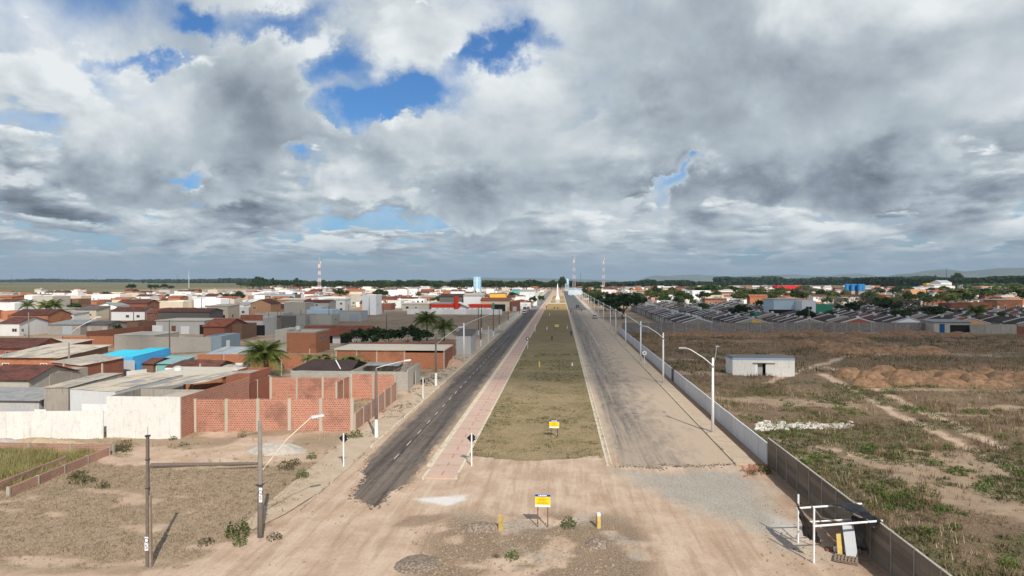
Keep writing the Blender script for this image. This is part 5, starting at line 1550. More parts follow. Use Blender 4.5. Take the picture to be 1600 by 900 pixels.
utility_pole(588, 684, 575, 'dark pole with white painted foot beside the end of the brick wall', (0.9, 0.45, 2.9, 7.1, 0.6), 1.9, 'pole_wood', 0.19)
utility_pole(681, 603, 526, 'dark pole with white foot and lamp arm beside the brick shed', (0.92, 0.4, 3.6, 6.2, 2.6), 2.0, 'pole_wood', 0.19)
rr, _ = utility_pole(724.8, 566, 505, 'white metal lamp pole with long arm on the left pavement', (0.9, 0.43, 5.2, 7.2, 2.0), 0, 'lamp_white', 0.19)
k = 0
for px, yb, yt, wh, lab in ((751, 541, 491, 1.6, 'dark pole with white foot just before the side street corner'), (747.5, 524, 480, 1.4, 'dark pole with white foot at the far side street kerb, left one'),
                        (752.5, 519, 476, 1.4, 'dark pole with white foot behind the side street kerb'), (771, 526, 481, 1.6, 'dark pole with white foot on the side street corner'),
                        (780, 514, 481, 1.3, 'dark pole on the far pavement after the side street, first one'), (794, 506, 480, 1.2, 'dark pole on the far pavement in front of the brown shop'),
                        (812, 490, 474, 0, 'slim pole at the far left pavement beside the parked cars'), (265, 562, 500, 0, 'dark wooden pole standing in front of the pale block wall'),
                        (45, 536, 488, 0, 'grey lamp pole in front of the white cottage at the left'), (171, 518, 475, 0, 'tall dark pole right of the stained grey house'),
                        (209, 516, 478, 0, 'leftmost of three dark poles along the brown yard'), (227, 513, 477, 0, 'middle one of three dark poles along the brown yard'), (242, 512, 476, 0, 'rightmost of three dark poles along the brown yard'),
                        (303, 504, 468, 0, 'thin dark pole left of the carport house'), (315, 508, 466, 0, 'thin dark pole in front of the carport house'), (420, 522, 488, 0, 'dark pole leaning by the tall grey enclosure, left one'),
                        (434, 515, 485, 0, 'dark pole by the tall grey enclosure, middle one'), (439, 514, 487, 0, 'dark pole by the tall grey enclosure, right one'), (470, 507, 484, 0, 'dark pole before the pale blue house'),
                        (514, 506, 478, 0, 'dark pole at the side street corner by the block yard'), (545, 497, 475, 0, 'dark pole in front of the grey shop row'), (577, 493, 465, 0, 'dark pole beside the slim white house'),
                        (599, 488, 467, 0, 'dark pole beside the stained white yard wall'), (605, 482, 460, 0, 'dark pole in front of the balcony house'), (108, 490, 474, 0, 'dark pole in front of the brown panel'),
                        (604, 516, 490, 0, 'dark pole on the edge of the brown empty ground'), (25, 486, 465, 0, 'grey pole with twin lamps near the left edge'), (359, 492, 466, 0, 'dark pole left of the long grey house'),
                        (1264, 519, 480, 0, 'dark pole standing before the stone wall'), (1118, 481, 462, 0, 'dark pole behind the terraces, left of the green tree'), (1003, 490, 462, 0, 'dark pole beside the big dark tree'),
                        (1463, 505, 481, 0, 'grey lamp pole between the dense trees'), (1343, 495, 470, 0, 'grey lamp pole among the bare trees')):
    utility_pole(px, yb, yt, lab, None, wh, 'pole_concrete' if 'grey' in lab[:5] else 'pole_wood', 0.17)
# lamp pole at the beige roofed house
utility_pole(108, 598, 536, 'concrete lamp pole standing against the brick annex', (0.95, 0.2, 4.2, 7.6, 2.6), 0, 'pole_concrete', 0.2)


# ------------------------------------------------------------------ signs
def diamond(px, yb, yt, label, s=0.62, x=None):
    x, y = at(px, yb); h = hgt(px, yb, yt)
    r = empty('road_sign', (x, y, max(gz1(x, y), 0.0)), label, 'road sign', rz=RNG.uniform(-0.1, 0.1))
    MB().box(-0.055, -0.045, -0.2, 0.055, 0.045, h).build('post', M['white_paint'], r)
    c = h - s * 0.72
    q = MB(); s2 = s * 0.70
    q.prism([(0, c - s2), (s2, c), (0, c + s2), (-s2, c)], 0.05, 0.065, 'y').build('plate', M['sign_black'], r)
    MB().box(0.28, 0.045, c - 0.03, 0.36, 0.05, c + 0.05).build('sticker', M['sign_white'], r)
    return r


diamond(737, 728, 677, 'black backed diamond road sign at the end of the cycle path')
diamond(537, 730, 677, 'black backed diamond road sign on the sandy left pavement')
r = diamond(661, 624, 590, 'black backed diamond road sign beside the open block shed')
def round_sign(px, yb, yt, label, m, rad=0.38):
    x, y = at(px, yb); h = hgt(px, yb, yt)
    r = empty('road_sign', (x, y, 0.1), label, 'road sign')
    MB().tube([(0, 0, -0.2), (0, 0, h)], 0.05, 6).build('post', M['white_paint'], r)
    MB().tube([(0, -0.06, h - rad), (0, -0.075, h - rad)], rad, 16).build('plate', M[m], r)
    MB().tube([(0, -0.078, h - rad), (0, -0.08, h - rad)], rad * 0.55, 12).build('symbol', M['sign_white' if m != 'sign_white' else 'mast_red'], r)


round_sign(824.5, 546, 527, 'round black sign on white post beside the cycle path', 'sign_black', 0.42)
round_sign(1007, 569, 549, 'round white sign on the right pavement', 'sign_white', 0.42)


def notice(px, yb, yt, label, w, H, zb):
    x, y = at(px, yb); z = max(gz1(x, y), 0.0)
    if y > 62: z = 0.1
    r = empty('notice_board', (x, y, z), label, 'sign', 'yellow notice boards on the median')
    for s in (-1, 1):
        MB().box(s * w * 0.33 - 0.035, 0.02, -0.25, s * w * 0.33 + 0.035, 0.08, zb + H * 0.9).build('post', M['rust'] if y < 60 else M['dark_metal'], r)
    b = MB().box(-w / 2, -0.015, zb, w / 2, 0.015, zb + H).build('board', M['sign_white'], r)
    MB().box(-w / 2, -0.021, zb + H * 0.82, w / 2, -0.0155, zb + H).build('header', M['sign_blue'], b)
    MB().box(-w / 2 + 0.01, -0.020, zb + H * 0.18, w / 2 - 0.01, -0.0155, zb + H * 0.81).build('yellow_field', M['sign_yellow'], b)
    return r, b


dark_txt = flat('print_dark', (0.22, 0.12, 0.01), 0.6)


def print_rows(b, z0, H, w, rows, head):
    """Rows of small print, word by word; unreadable in the photograph, so no letters are invented."""
    def row(z, half, hh, m, y, seed, name):
        rr = random.Random(seed); q = MB(); x = -half
        while x < half - 0.02:
            l = min(rr.uniform(0.05, 0.16), half - x); q.box(x, y - 0.0015, z - hh, x + l - 0.015, y, z + hh); x += l + 0.012
        q.build(name, m, b)
    row(z0 + H * 0.91, w * head, H * 0.05, M['sign_white'], -0.0215, 3, 'header_print')
    for i, (f, half) in enumerate(rows): row(z0 + H * f, w * half, H * 0.020, dark_txt, -0.0205, 5 + i, 'print_row')


r, b = notice(848, 825, 774, 'yellow notice board with blue header on two posts, nearest on rough ground', 0.98, 0.82, 1.32)
print_rows(b, 1.32, 0.82, 0.98, [(0.72, 0.18), (0.61, 0.31), (0.50, 0.22), (0.38, 0.31), (0.27, 0.37)], 0.28)
r, b = notice(866, 685, 656, 'yellow notice board with blue header standing in the median grass', 1.0, 0.80, 0.95)
print_rows(b, 0.95, 0.80, 1.0, [(0.66, 0.18), (0.54, 0.31), (0.42, 0.28), (0.30, 0.31)], 0.28)
r, b = notice(870, 516, 505.5, 'small distant yellow notice board further up the median', 1.25, 0.95, 1.0)


def stake(px, yb, yt, label, m='post_yellow', w=0.12, top=None):
    x, y = at(px, yb); h = hgt(px, yb, yt); z = max(gz1(x, y), 0.0) if y < 61 else 0.1
    r = empty('marker_post', (x, y, z), label, 'marker post', rz=RNG.uniform(-0.4, 0.4))
    MB().hexa([(-w, -w, -0.2), (w, -w, -0.2), (w, w, -0.2), (-w, w, -0.2)], [(-w * 0.9, -w * 0.9, h), (w * 0.9, -w * 0.9, h), (w * 0.9, w * 0.9, h), (-w * 0.9, w * 0.9, h)]).build('post', M[m], r)
    MB().box(-w * 0.92, -w * 0.92, h, w * 0.92, w * 0.92, h + (0.18 if top else 0.03)).build('cap', M[top or m], r)


stake(782.5, 829, 807, 'yellow marker post beside the gravel heap')
stake(935, 825, 806, 'yellow marker post with white head right of the notice board', top='sign_white')
stake(842.6, 574.5, 566, 'yellow marker post in green median grass', w=0.14)
stake(894, 572.5, 568, 'short pale marker post near the right edge of the median', 'sign_white')
stake(862.5, 532, 526, 'dark marker post in the middle of the median', 'sign_black')
stake(854.5, 516, 511, 'pale marker post left of the distant notice board', 'sign_white')
stake(886.5, 514, 510, 'pale marker post right of the distant notice board', 'sign_white', 0.1)
stake(836, 519, 507, 'tall pale post at the right edge of the cycle path', 'white_paint', 0.09)
stake(858.5, 494, 490.5, 'distant pale marker post where the lawn ends', 'sign_white')
stake(763, 534, 511, 'thin pale post on the left pavement corner', 'white_paint', 0.08)
stake(716, 519, 509, 'thin pale post in front of the hedge palms', 'cream_kerb', 0.08)


# ------------------------------------------------------------------ lean-to frame by the slab wall, with tarpaulin
r = empty('shelter_frame', (14.4, 41.0, 0), 'unroofed shelter frame of white poles leaning on the brown wall', 'shelter')
zA, zB = gz1(14.5, 42.6), gz1(14.35, 39.6)
MB().tube([(0.1, 1.6, -0.4), (0.1, 1.6, 2.95)], 0.06, 8).build('post', M['white_paint'], r)
MB().tube([(-0.05, -1.4, -0.4), (-0.05, -1.4, 3.1)], 0.06, 8).build('post', M['white_paint'], r)
MB().tube([(0.0, 1.6, 2.1), (3.9, 1.75, 2.42)], 0.062, 8).build('beam', M['white_paint'], r)
MB().tube([(-0.1, -1.4, 2.08), (3.8, -1.15, 2.40)], 0.062, 8).build('beam', M['white_paint'], r)
MB().tube([(0.1, 0.3, 1.72), (3.4, 0.45, 1.95)], 0.045, 8).build('cross_rail', M['white_paint'], r)
MB().tube([(0.9, 1.68, 2.24), (0.95, 0.2, 2.02), (1.75, -1.28, 2.26)], 0.045, 6).build('rafter', M['old_wood'], r)
MB().tube([(2.2, 1.72, 2.33), (3.0, -1.22, 2.40)], 0.045, 6).build('rafter', M['raw_wood'], r)


def cloth(name, corners, nu, nv, sag, m, label, cat, seed):
    """Crumpled sheet between four corners."""
    A, B, C, D = [np.array(c, float) for c in corners]
    u, v = np.meshgrid(np.linspace(0, 1, nu), np.linspace(0, 1, nv))
    P = (A * ((1 - u) * (1 - v))[..., None] + B * (u * (1 - v))[..., None] + C * (u * v)[..., None] + D * ((1 - u) * v)[..., None])
    k = fbm(u * 6 + seed, v * 6, 1.0, seed, 4) - 0.5
    P[..., 2] += -sag * 4 * u * (1 - u) * v + 0.35 * k * (0.3 + v)
    P[..., 0] += 0.30 * (fbm(u * 7, v * 7 + seed, 1.0, seed + 3, 3) - 0.5)
    P[..., 1] += 0.30 * (fbm(u * 7 + 9, v * 7 + seed, 1.0, seed + 5, 3) - 0.5)
    I = np.arange(nu * nv).reshape(nv, nu)
    o = link(name, np_mesh(name, P.reshape(-1, 3), np.stack([I[:-1, :-1], I[:-1, 1:], I[1:, 1:], I[1:, :-1]], -1).reshape(-1, 4), m, smooth=True))
    sol = o.modifiers.new('thickness', 'SOLIDIFY'); sol.thickness = 0.012
    return tag(o, label, cat)


cloth('tarpaulin', [(16.3, 42.72, 2.42), (17.95, 42.5, 2.52), (17.98, 39.5, 2.50), (17.3, 39.75, 2.46)], 16, 20, 0.35, M['tarp_black'], 'black tarpaulin bunched over the wall end of the shelter frame', 'tarpaulin', 3)
cloth('tarpaulin', [(14.42, 42.6, 2.45), (14.4, 39.6, 2.0), (14.75, 39.6, 1.05), (14.5, 41.6, 0.75)], 16, 12, 0.1, M['tarp_black'], 'torn black tarpaulin hanging between the two shelter posts', 'tarpaulin', 8)
cloth('tarpaulin', [(16.9, 40.9, 2.3), (17.5, 40.3, 2.3), (17.6, 40.2, 0.6), (17.1, 40.7, 0.5)], 10, 10, 0.0, M['tarp_black'], 'black tarpaulin strip hanging beside the white panel', 'tarpaulin', 14)
q = MB().hexa([(-0.32, -0.02, 0), (0.32, -0.02, 0), (0.32, 0.02, 0), (-0.32, 0.02, 0)], [(-0.38, 0.45, 1.75), (0.26, 0.45, 1.75), (0.26, 0.49, 1.75), (-0.38, 0.49, 1.75)])
tag(q.build('panel_board', M['pale_board'], None, (16.75, 40.3, 0.02)), 'pale rectangular panel leaning under the shelter frame', 'panel')
q = MB().hexa([(-0.14, -0.02, 0), (0.14, -0.02, 0), (0.14, 0.02, 0), (-0.14, 0.02, 0)], [(-0.14, 0.25, 1.25), (0.14, 0.25, 1.25), (0.14, 0.29, 1.25), (-0.14, 0.29, 1.25)])
tag(q.build('board', M['post_yellow'], None, (16.2, 40.6, 0.02)), 'narrow yellow board leaning left of the pale panel', 'board')
# pallet
x, y = at(1322, 877)
r = empty('pallet', (x, y, 0.06), 'weathered wooden pallet lying on the ground by the brown wall', 'pallet', rz=-0.45)
for i in range(7): MB().box(-0.6 + i * 0.18, -0.5, 0.10, -0.49 + i * 0.18, 0.5, 0.122).build('slat', M['old_wood'], r)
for yy in (-0.45, 0.0, 0.4): MB().box(-0.62, yy, 0.0, 0.62, yy + 0.09, 0.098).build('bearer', M['old_wood'], r)
tag(MB().box(-0.14, -0.1, 0, 0.14, 0.1, 0.26).build('bucket', M['sign_white'], None, (*at(1307, 863), 0.05)), 'small white box among the scrap by the brown wall', 'box')
q = MB().hexa([(-0.35, -0.2, 0), (0.35, -0.25, 0), (0.3, 0.2, 0), (-0.3, 0.25, 0)], [(-0.3, -0.15, 0.06), (0.3, -0.2, 0.12), (0.28, 0.15, 0.05), (-0.25, 0.2, 0.1)])
tag(q.build('scrap_board', M['rust'], None, (*at(1298, 860), 0.06)), 'rust brown scrap board left of the small white box', 'scrap')
tag(MB().box(-0.4, -0.05, 0, 0.4, 0.05, 0.08).build('scrap_timber', M['old_wood'], None, (*at(1322, 862), 0.08)), 'short grey timber offcut above the pallet', 'timber')

# fallen poles on the left plot
a, b = at(236, 731), at(402, 729)
zz_ = 0.10
tag(MB().tube([(a[0], a[1], zz_ + 0.12), (b[0], b[1], zz_ + 0.16)], [0.20, 0.13], 8).build('log', M['pole_wood']), 'long dark fallen pole lying across the dry plot', 'log')
a, b = at(325, 735), at(420, 731)
tag(MB().tube([(a[0], a[1], zz_ + 0.06), (b[0], b[1], zz_ + 0.12)], [0.10, 0.09], 8).build('log', M['old_wood']), 'thinner grey fallen pole lying beside the long dark one', 'log')

# low brick enclosure with straw inside, lower left
wall_run('low_wall', (-41.2, 59.6), (-40.6, 47.5), 0.72, 0.16, 'low_brick', 'low brick foundation wall running towards the camera at lower left', bay=3.0, pier='stained_concrete', pier_w=0.14, z0=-0.5)
wall_run('low_wall', (-42.9, 56.4), (-42.4, 47.5), 0.70, 0.16, 'low_brick', 'second low brick wall parallel to the foundation wall, left photo edge', bay=3.0, z0=-0.5)
wall_run('low_wall', (-62.0, 60.6), (-41.3, 60.4), 0.75, 0.16, 'low_brick', 'pinkish low brick wall along the back of the straw plot', bay=4.0, pier='stained_concrete', pier_w=0.2, z0=-0.5)


# ------------------------------------------------------------------ heaps
def heap(name, x, y, rx, ry, h, m, label, cat, group=None, seed=0, n=26, rough=0.25):
    u, v = np.meshgrid(np.linspace(-1, 1, n), np.linspace(-1, 1, n))
    # disc mapping
    th = np.arctan2(v, u); rr = np.maximum(np.abs(u), np.abs(v))
    X = rr * np.cos(th); Y = rr * np.sin(th)
    wob = 1 + 0.45 * (fbm(np.cos(th) * 1.5 + seed * 3.1 + 9, np.sin(th) * 1.5 + 9, 1.0, seed, 3) - 0.5)
    Z = h * np.clip(1 - rr, 0, 1) ** 0.85 * (1 - 0.35 * np.exp(-(rr / 0.25) ** 2) * 0.6) * (1 + rough * 2.4 * (fbm(X * 3 + seed, Y * 3, 1.0, seed + 2, 4) - 0.5))
    Z = Z - 0.10 * rr ** 4
    P = np.stack([X * rx * wob, Y * ry * wob, Z], -1)
    I = np.arange(n * n).reshape(n, n)
    o = link(name, np_mesh(name, P.reshape(-1, 3), np.stack([I[:-1, :-1], I[:-1, 1:], I[1:, 1:], I[1:, :-1]], -1).reshape(-1, 4), m, smooth=True), None, (x, y, gz1(x, y)))
    return tag(o, label, cat, group)


def earth(name, c1, c2, sc=2.0):
    m, N, p = mat(name, 0.95, 0.1)
    g = geopos(N)
    c = N.mix(N.smooth(N.noise(g, sc, 6.0, 0.66), 0.38, 0.66), c1, c2)
    N.put(p.inputs[0], shade(N, c, N.mad(N.noise(g, sc * 6, 3.0, 0.65), 0.45, 0.78)))
    bump(N, p, N.noise(g, sc * 4, 4.0, 0.65), 0.7, 0.08)
    return m


E_red = earth('earth_red', (0.20, 0.115, 0.065), (0.33, 0.205, 0.12), 1.1)
E_tan = earth('sand_tan', (0.40, 0.30, 0.19), (0.50, 0.385, 0.26))
E_grey = earth('sand_grey', (0.40, 0.355, 0.30), (0.50, 0.45, 0.385))
E_grav = earth('gravel_dark', (0.17, 0.13, 0.10), (0.42, 0.335, 0.255), 7.0)
E_pink = earth('sand_pink', (0.46, 0.30, 0.20), (0.54, 0.37, 0.26))
for px, py, rx, ry, h, m_, lab, s in ((430, 705, 3.0, 2.2, 0.9, E_grey, 'low heap of pale grey sand in front of the brick wall', 1), (66, 696, 5.2, 1.5, 0.95, E_tan, 'long heap of tan sand against the white wall', 2),
                                (8, 697, 3.0, 1.3, 0.85, E_grey, 'grey sand heap at the foot of the white wall, left edge', 3), (752, 826, 1.35, 0.9, 0.45, E_grav, 'dark gravel heap beside the yellow marker post', 4),
                                (932, 851, 0.75, 0.9, 0.5, E_grav, 'small dark gravel heap below the white headed post', 5), (706, 570, 2.3, 4.0, 1.3, E_pink, 'pink sand heap on the left pavement by the brick shed', 6),
                                (655, 882, 1.6, 1.5, 0.3, E_grav, 'flat patch of dark gravel at the lower photo edge', 7), (775, 478, 5, 6, 1.0, E_tan, 'low tan heap beside the shops', 8), (553, 497, 5, 5, 1.6, E_pink, 'small heap of sand by the side street', 9)):
    x, y = at(px, py)
    heap('sand_heap' if m_ is not E_grav else 'gravel_heap', x, y, rx, ry, h, m_, lab, 'heap', seed=s)
# tipped piles of red earth in three rows over the plot
k = 0
PILES = []
rows = [([(1300 + i * 30, 551 + 2 * math.sin(i * 1.7)) for i in range(6)], 4.0, 1.9, 'middle row'), ([(1325 + i * 27.5, 589 + 4 * math.sin(i * 2.1)) for i in range(11)], 3.1, 1.75, 'front row'),
        ([(1265 + i * 27, 538 + 3 * math.sin(i * 1.3)) for i in range(4)], 4.2, 1.6, 'middle row'), ([(1345 + i * 30, 600 + 2 * math.sin(i * 1.9)) for i in range(8)], 2.6, 1.3, 'front row'),
        ([(1050 + i * 22, 525 + 2.0 * math.sin(i * 2.3)) for i in range(22)], 5.0, 1.7, 'back row')]
for pts, rx, h, rn in rows:
    for (px, py) in pts:
        x, y = at(px + RNG.uniform(-6, 6), py + RNG.uniform(-1.5, 1.5))
        o = heap('earth_pile', x, y, rx * RNG.uniform(0.75, 1.25), rx * RNG.uniform(0.7, 1.1), h * RNG.uniform(0.7, 1.15), E_red, None, 'earth pile', 'tipped piles of red earth on the plot', seed=20 + k, n=18, rough=0.3)
        PILES.append((o, rn)); k += 1

# white rubble strip
q = MB()
for i in range(230):
    t = i / 230; px = 1182 + 150 * t + RNG.uniform(-3, 3); py = 667 - 1 * t + RNG.gauss(0, 4.0) * (1 - 0.4 * t)
    x, y = at(px, py); s = RNG.uniform(0.12, 0.46) * (1.1 - 0.5 * t)
    zb = gz1(x, y)
    j = lambda: RNG.uniform(-0.25, 0.25) * s
    q.hexa([(x + e[0], y + e[1], zb + e[2]) for e in ((-s + j(), -s * 0.7 + j(), -0.1), (s + j(), -s * 0.7 + j(), -0.1), (s + j(), s * 0.7 + j(), -0.1), (-s + j(), s * 0.7 + j(), -0.1))], [(x + e[0], y + e[1], zb + e[2]) for e in ((-s * 0.6 + j(), -s * 0.5 + j(), s * 0.5 + j()), (s * 0.7 + j(), -s * 0.4 + j(), s * 0.7 + j()), (s * 0.6 + j(), s * 0.4 + j(), s * 0.5 + j()), (-s * 0.6 + j(), s * 0.5 + j(), s * 0.6 + j()))])
tag(q.build('white_rubble', M['white_rubble_mat']), kind='stuff')
q = MB()
for i in range(160):                     # crushed bricks at the pavement end
    px, py = RNG.gauss(1184, 12), RNG.gauss(733, 3.5); x, y = at(px, py); s = RNG.uniform(0.03, 0.10)
    q.box(x - s, y - s, 0.0, x + s, y + s * 0.7, s * 1.3)
tag(q.build('brick_rubble', M['rubble_red']), kind='stuff')
q = MB()
for i in range(1500):                     # loose stones
    if i < 900: px, py = RNG.uniform(640, 960), RNG.uniform(812, 899)
    elif i < 1150: px, py = RNG.uniform(1190, 1400), RNG.uniform(770, 899)
    else: px, py = RNG.uniform(0, 560), RNG.uniform(690, 890)
    x, y = at(px, py)
    if x > 17.7: continue
    s = RNG.uniform(0.02, 0.075) * (1.6 if RNG.random() < 0.08 else 1); z = gz1(x, y)
    q.hexa([(x - s, y - s, z - 0.02), (x + s, y - s * 0.8, z - 0.02), (x + s * 0.8, y + s, z - 0.02), (x - s, y + s * 0.7, z - 0.02)], [(x - s * 0.6, y - s * 0.5, z + s), (x + s * 0.5, y - s * 0.5, z + s * 1.2), (x + s * 0.5, y + s * 0.5, z + s), (x - s * 0.6, y + s * 0.4, z + s * 0.8)])
tag(q.build('loose_stones', earth('stone_tan', (0.24, 0.185, 0.13), (0.42, 0.34, 0.25), 5.0)), kind='stuff')


# ------------------------------------------------------------------ vehicles
def car(label, x, y, rz, paint, kind='hatch', group=None):
    r = empty('car' if kind != 'pickup' else 'pickup_truck', (x, y, 0.005), label, 'car' if kind != 'pickup' else 'pickup truck', group, rz)
    L, Wd = (4.0, 1.70) if kind != 'pickup' else (5.1, 1.82)
    hw = Wd / 2
    if kind == 'hatch':
        prof = [(-L / 2, 0.32), (-L / 2, 0.80), (-L / 2 + 0.15, 0.92), (L / 2 - 1.05, 0.92), (L / 2 - 0.12, 0.72), (L / 2, 0.55), (L / 2, 0.30)]
        cab = [(-L / 2 + 0.12, 0.92), (L / 2 - 1.05, 0.92), (L / 2 - 1.85, 1.44), (-L / 2 + 0.55, 1.47)]
    else:
        prof = [(-L / 2, 0.45), (-L / 2, 1.08), (L / 2 - 1.35, 1.10), (L / 2 - 0.1, 0.98), (L / 2, 0.8), (L / 2, 0.40)]
        cab = [(-0.55, 1.09), (L / 2 - 1.35, 1.09), (L / 2 - 2.05, 1.74), (-0.35, 1.76)]
    MB().prism(prof, -hw, hw, 'x').build('body', M[paint], r)
    b = MB(); n = 0.86
    top = [(cab[3], cab[2])]
    (y0, z0), (y1, z1), (y2, z2), (y3, z3) = cab
    b.hexa([(-hw * 0.97, y0, z0), (hw * 0.97, y0, z0), (hw * 0.97, y1, z1), (-hw * 0.97, y1, z1)], [(-hw * 0.78, y3, z3), (hw * 0.78, y3, z3), (hw * 0.78, y2, z2), (-hw * 0.78, y2, z2)])
    b.build('cabin', M['glass'], r)
    MB().box(-hw * 0.80, y3 - 0.04, z3 - 0.01, hw * 0.80, y2 + 0.05, z2 + 0.05).build('roof', M[paint], r)
    for s in (-1, 1):
        MB().hexa([(s * hw * 0.955 - 0.03, 0.0, z0), (s * hw * 0.955 + 0.03, 0.0, z0), (s * hw * 0.955 + 0.03, 0.1, z0), (s * hw * 0.955 - 0.03, 0.1, z0)], [(s * hw * 0.79 - 0.03, 0.0, z3), (s * hw * 0.79 + 0.03, 0.0, z3), (s * hw * 0.79 + 0.03, 0.1, z3), (s * hw * 0.79 - 0.03, 0.1, z3)]).build('door_pillar', M[paint], r)
        MB().box(s * hw * 0.62 - 0.16, L / 2 - 0.10, 0.60, s * hw * 0.62 + 0.16, L / 2 + 0.012, 0.74).build('headlight', M['lamp_lens'], r)
        MB().box(s * hw * 0.80 - 0.10, -L / 2 - 0.015, 0.62, s * hw * 0.80 + 0.10, -L / 2 + 0.02, 0.86).build('tail_light', M['tail_red'], r)
        for yy in (-L * 0.31, L * 0.31):
            w_ = MB().tube([(s * (hw - 0.19), yy, 0.32), (s * (hw + 0.015), yy, 0.32)], 0.32, 14).build('wheel', M['tyre'], r)
            MB().tube([(s * (hw + 0.0), yy, 0.32), (s * (hw + 0.03), yy, 0.32)], 0.19, 10).build('rim', M['car_silver'], w_)
    MB().box(-hw + 0.03, -L / 2 - 0.05, 0.34, hw - 0.03, -L / 2, 0.55).box(-hw + 0.03, L / 2, 0.30, hw - 0.03, L / 2 + 0.05, 0.5).build('bumper', M['dark_metal'], r)
    MB().box(-0.25, -L / 2 - 0.06, 0.60, 0.25, -L / 2 - 0.002, 0.72).build('number_plate', M['sign_white'], r)
    return r


def on_road(px, py): return at(px, py)


for lab, px, py, rz, pa, kd in (('white car parked at the left kerb, nearer of two', 819, 490.5, 0.0, 'car_white', 'hatch'), ('silver car parked at the left kerb, farther of two', 825.5, 483, 0.0, 'car_silver', 'hatch'),
                            ('black pickup truck driving on the right carriageway', 902.5, 481, 0.03, 'car_black', 'pickup'), ('white car parked on the right carriageway kerb', 929, 497.5, 0.0, 'car_white', 'hatch'),
                            ('small white car far up the right carriageway', 892, 463, 0.0, 'car_white', 'hatch'), ('dark car far up the right carriageway', 890.5, 458.5, 0.0, 'car_black', 'hatch'), ('red car beside the far plaza pavement', 907, 468, 0.0, 'mast_red', 'hatch')):
    x, y = on_road(px, py)
    car(lab, x, y, rz, pa, kd)
x, y = at(820, 476); car('dark car at the far left pavement by the shops', -19.2, 372, 0.0, 'car_black')


# ------------------------------------------------------------------ people
def body_mat(name, shirt, trousers, skin=(0.16, 0.085, 0.05), shoe=(0.03, 0.025, 0.02), waist=0.95):
    m, N, p = mat(name, 0.85)
    x, y, z = N.sep(objco(N))
    c = N.mix(N.smooth(z, 0.07, 0.09), shoe, trousers)
    c = N.mix(N.smooth(z, waist - 0.01, waist + 0.01), c, shirt)
    c = N.mix(N.smooth(z, 1.44, 1.46), c, skin)
    N.put(p.inputs[0], c)
    return m


def person(label, x, y, rz, m, arms=((0.32, 0.10, 0.80), (-0.32, 0.12, 0.80)), step=0.18, seat=None, hat=None, z=0.0):
    V, E, R = [], [], []

    def add(p, r, par=None):
        V.append(p); R.append(r)
        if par is not None: E.append((par, len(V) - 1))
        return len(V) - 1
    pelvis = add((0, 0, 0.95), 0.15); belly = add((0, 0.01, 1.12), 0.14, pelvis); chest = add((0, 0.0, 1.34), 0.165, belly)
    neck = add((0, 0.0, 1.50), 0.06, chest); chin = add((0, 0.03, 1.58), 0.075, neck); head = add((0, 0.02, 1.68), 0.098, chin); top = add((0, 0.01, 1.76), 0.07, head)
    for s in (-1, 1):
        hip = add((s * 0.10, 0, 0.88), 0.095, pelvis)
        if seat:
            kn = add((s * 0.2, 0.42, 0.72), 0.065, hip); an = add((s * 0.2, 0.30, 0.30), 0.045, kn); add((s * 0.2, 0.45, 0.26), 0.04, an)
        else:
            f = s * step
            kn = add((s * 0.11, f * 0.6 + 0.03, 0.50), 0.068, hip); an = add((s * 0.11, f, 0.09), 0.045, kn); add((s * 0.12, f + 0.16, 0.04), 0.04, an)
    for s, a in zip((1, -1), arms):
        sh = add((s * 0.20, 0, 1.42), 0.065, chest); hx, hy, hz = a
        el = add(((s * 0.24 + hx) / 2 + s * 0.06, hy * 0.35 - 0.03, (1.42 + hz) / 2 - 0.02), 0.048, sh); wr = add((hx, hy, hz), 0.034, el)
        add((hx, hy + 0.03, hz - 0.09), 0.036, wr)
    me = bpy.data.meshes.new('person'); me.from_pydata(V, E, []); me.materials.append(m)
    o = link('person', me, None, (x, y, z), (0, 0, rz))
    sk = o.modifiers.new('skin', 'SKIN'); sk.use_smooth_shade = True
    for i, v in enumerate(me.skin_vertices[0].data): v.radius = (R[i], R[i]); v.use_root = (i == 0)
    o.modifiers.new('smooth', 'SUBSURF').levels = 1; o.modifiers['smooth'].render_levels = 1
    tag(o, label, 'person')
    # hair cap or hat over the crown
    q = MB(); q.tube([(0, 0.0, 1.70), (0, -0.01, 1.80)], [0.112, 0.075], 10); q.tube([(0, -0.005, 1.78), (0, -0.005, 1.83)], [0.085, 0.03], 10)
    if hat: q.tube([(0, 0.02, 1.70), (0, 0.02, 1.715)], [0.22, 0.20], 12)
    q.build('hair' if not hat else 'hat', M[hat or 'sign_black'], o, smooth=True)
    return o


x, y = at(892.3, 526.5)
person('worker in dark blue overalls standing at the right edge of the median', x, y, 0.4, body_mat('cloth_blue', (0.03, 0.04, 0.17), (0.025, 0.03, 0.13)), arms=((0.34, 0.22, 0.95), (-0.30, 0.25, 0.98)), hat='sign_blue', z=0.1)
x, y = at(908.3, 487)
person('pedestrian in grey walking on the right carriageway behind the pickup', x, y, 0.2, body_mat('cloth_grey', (0.10, 0.10, 0.11), (0.05, 0.05, 0.06)))
for px, py, lab, cs in ((871.5, 484.5, 'person in dark clothes where the lawn meets the flower bed', (0.03, 0.03, 0.035)), (866.5, 484, 'person in brown clothes bending beside the flower bed', (0.10, 0.055, 0.03)), (853.5, 482.5, 'person in black on the cycle path near the flower bed', (0.02, 0.02, 0.02))):
    x, y = at(px, py); person(lab, x, y, 0.5, body_mat('cloth_' + lab[10:16].strip().replace(' ', '_'), cs, tuple(k * 0.7 for k in cs)), z=0.1)
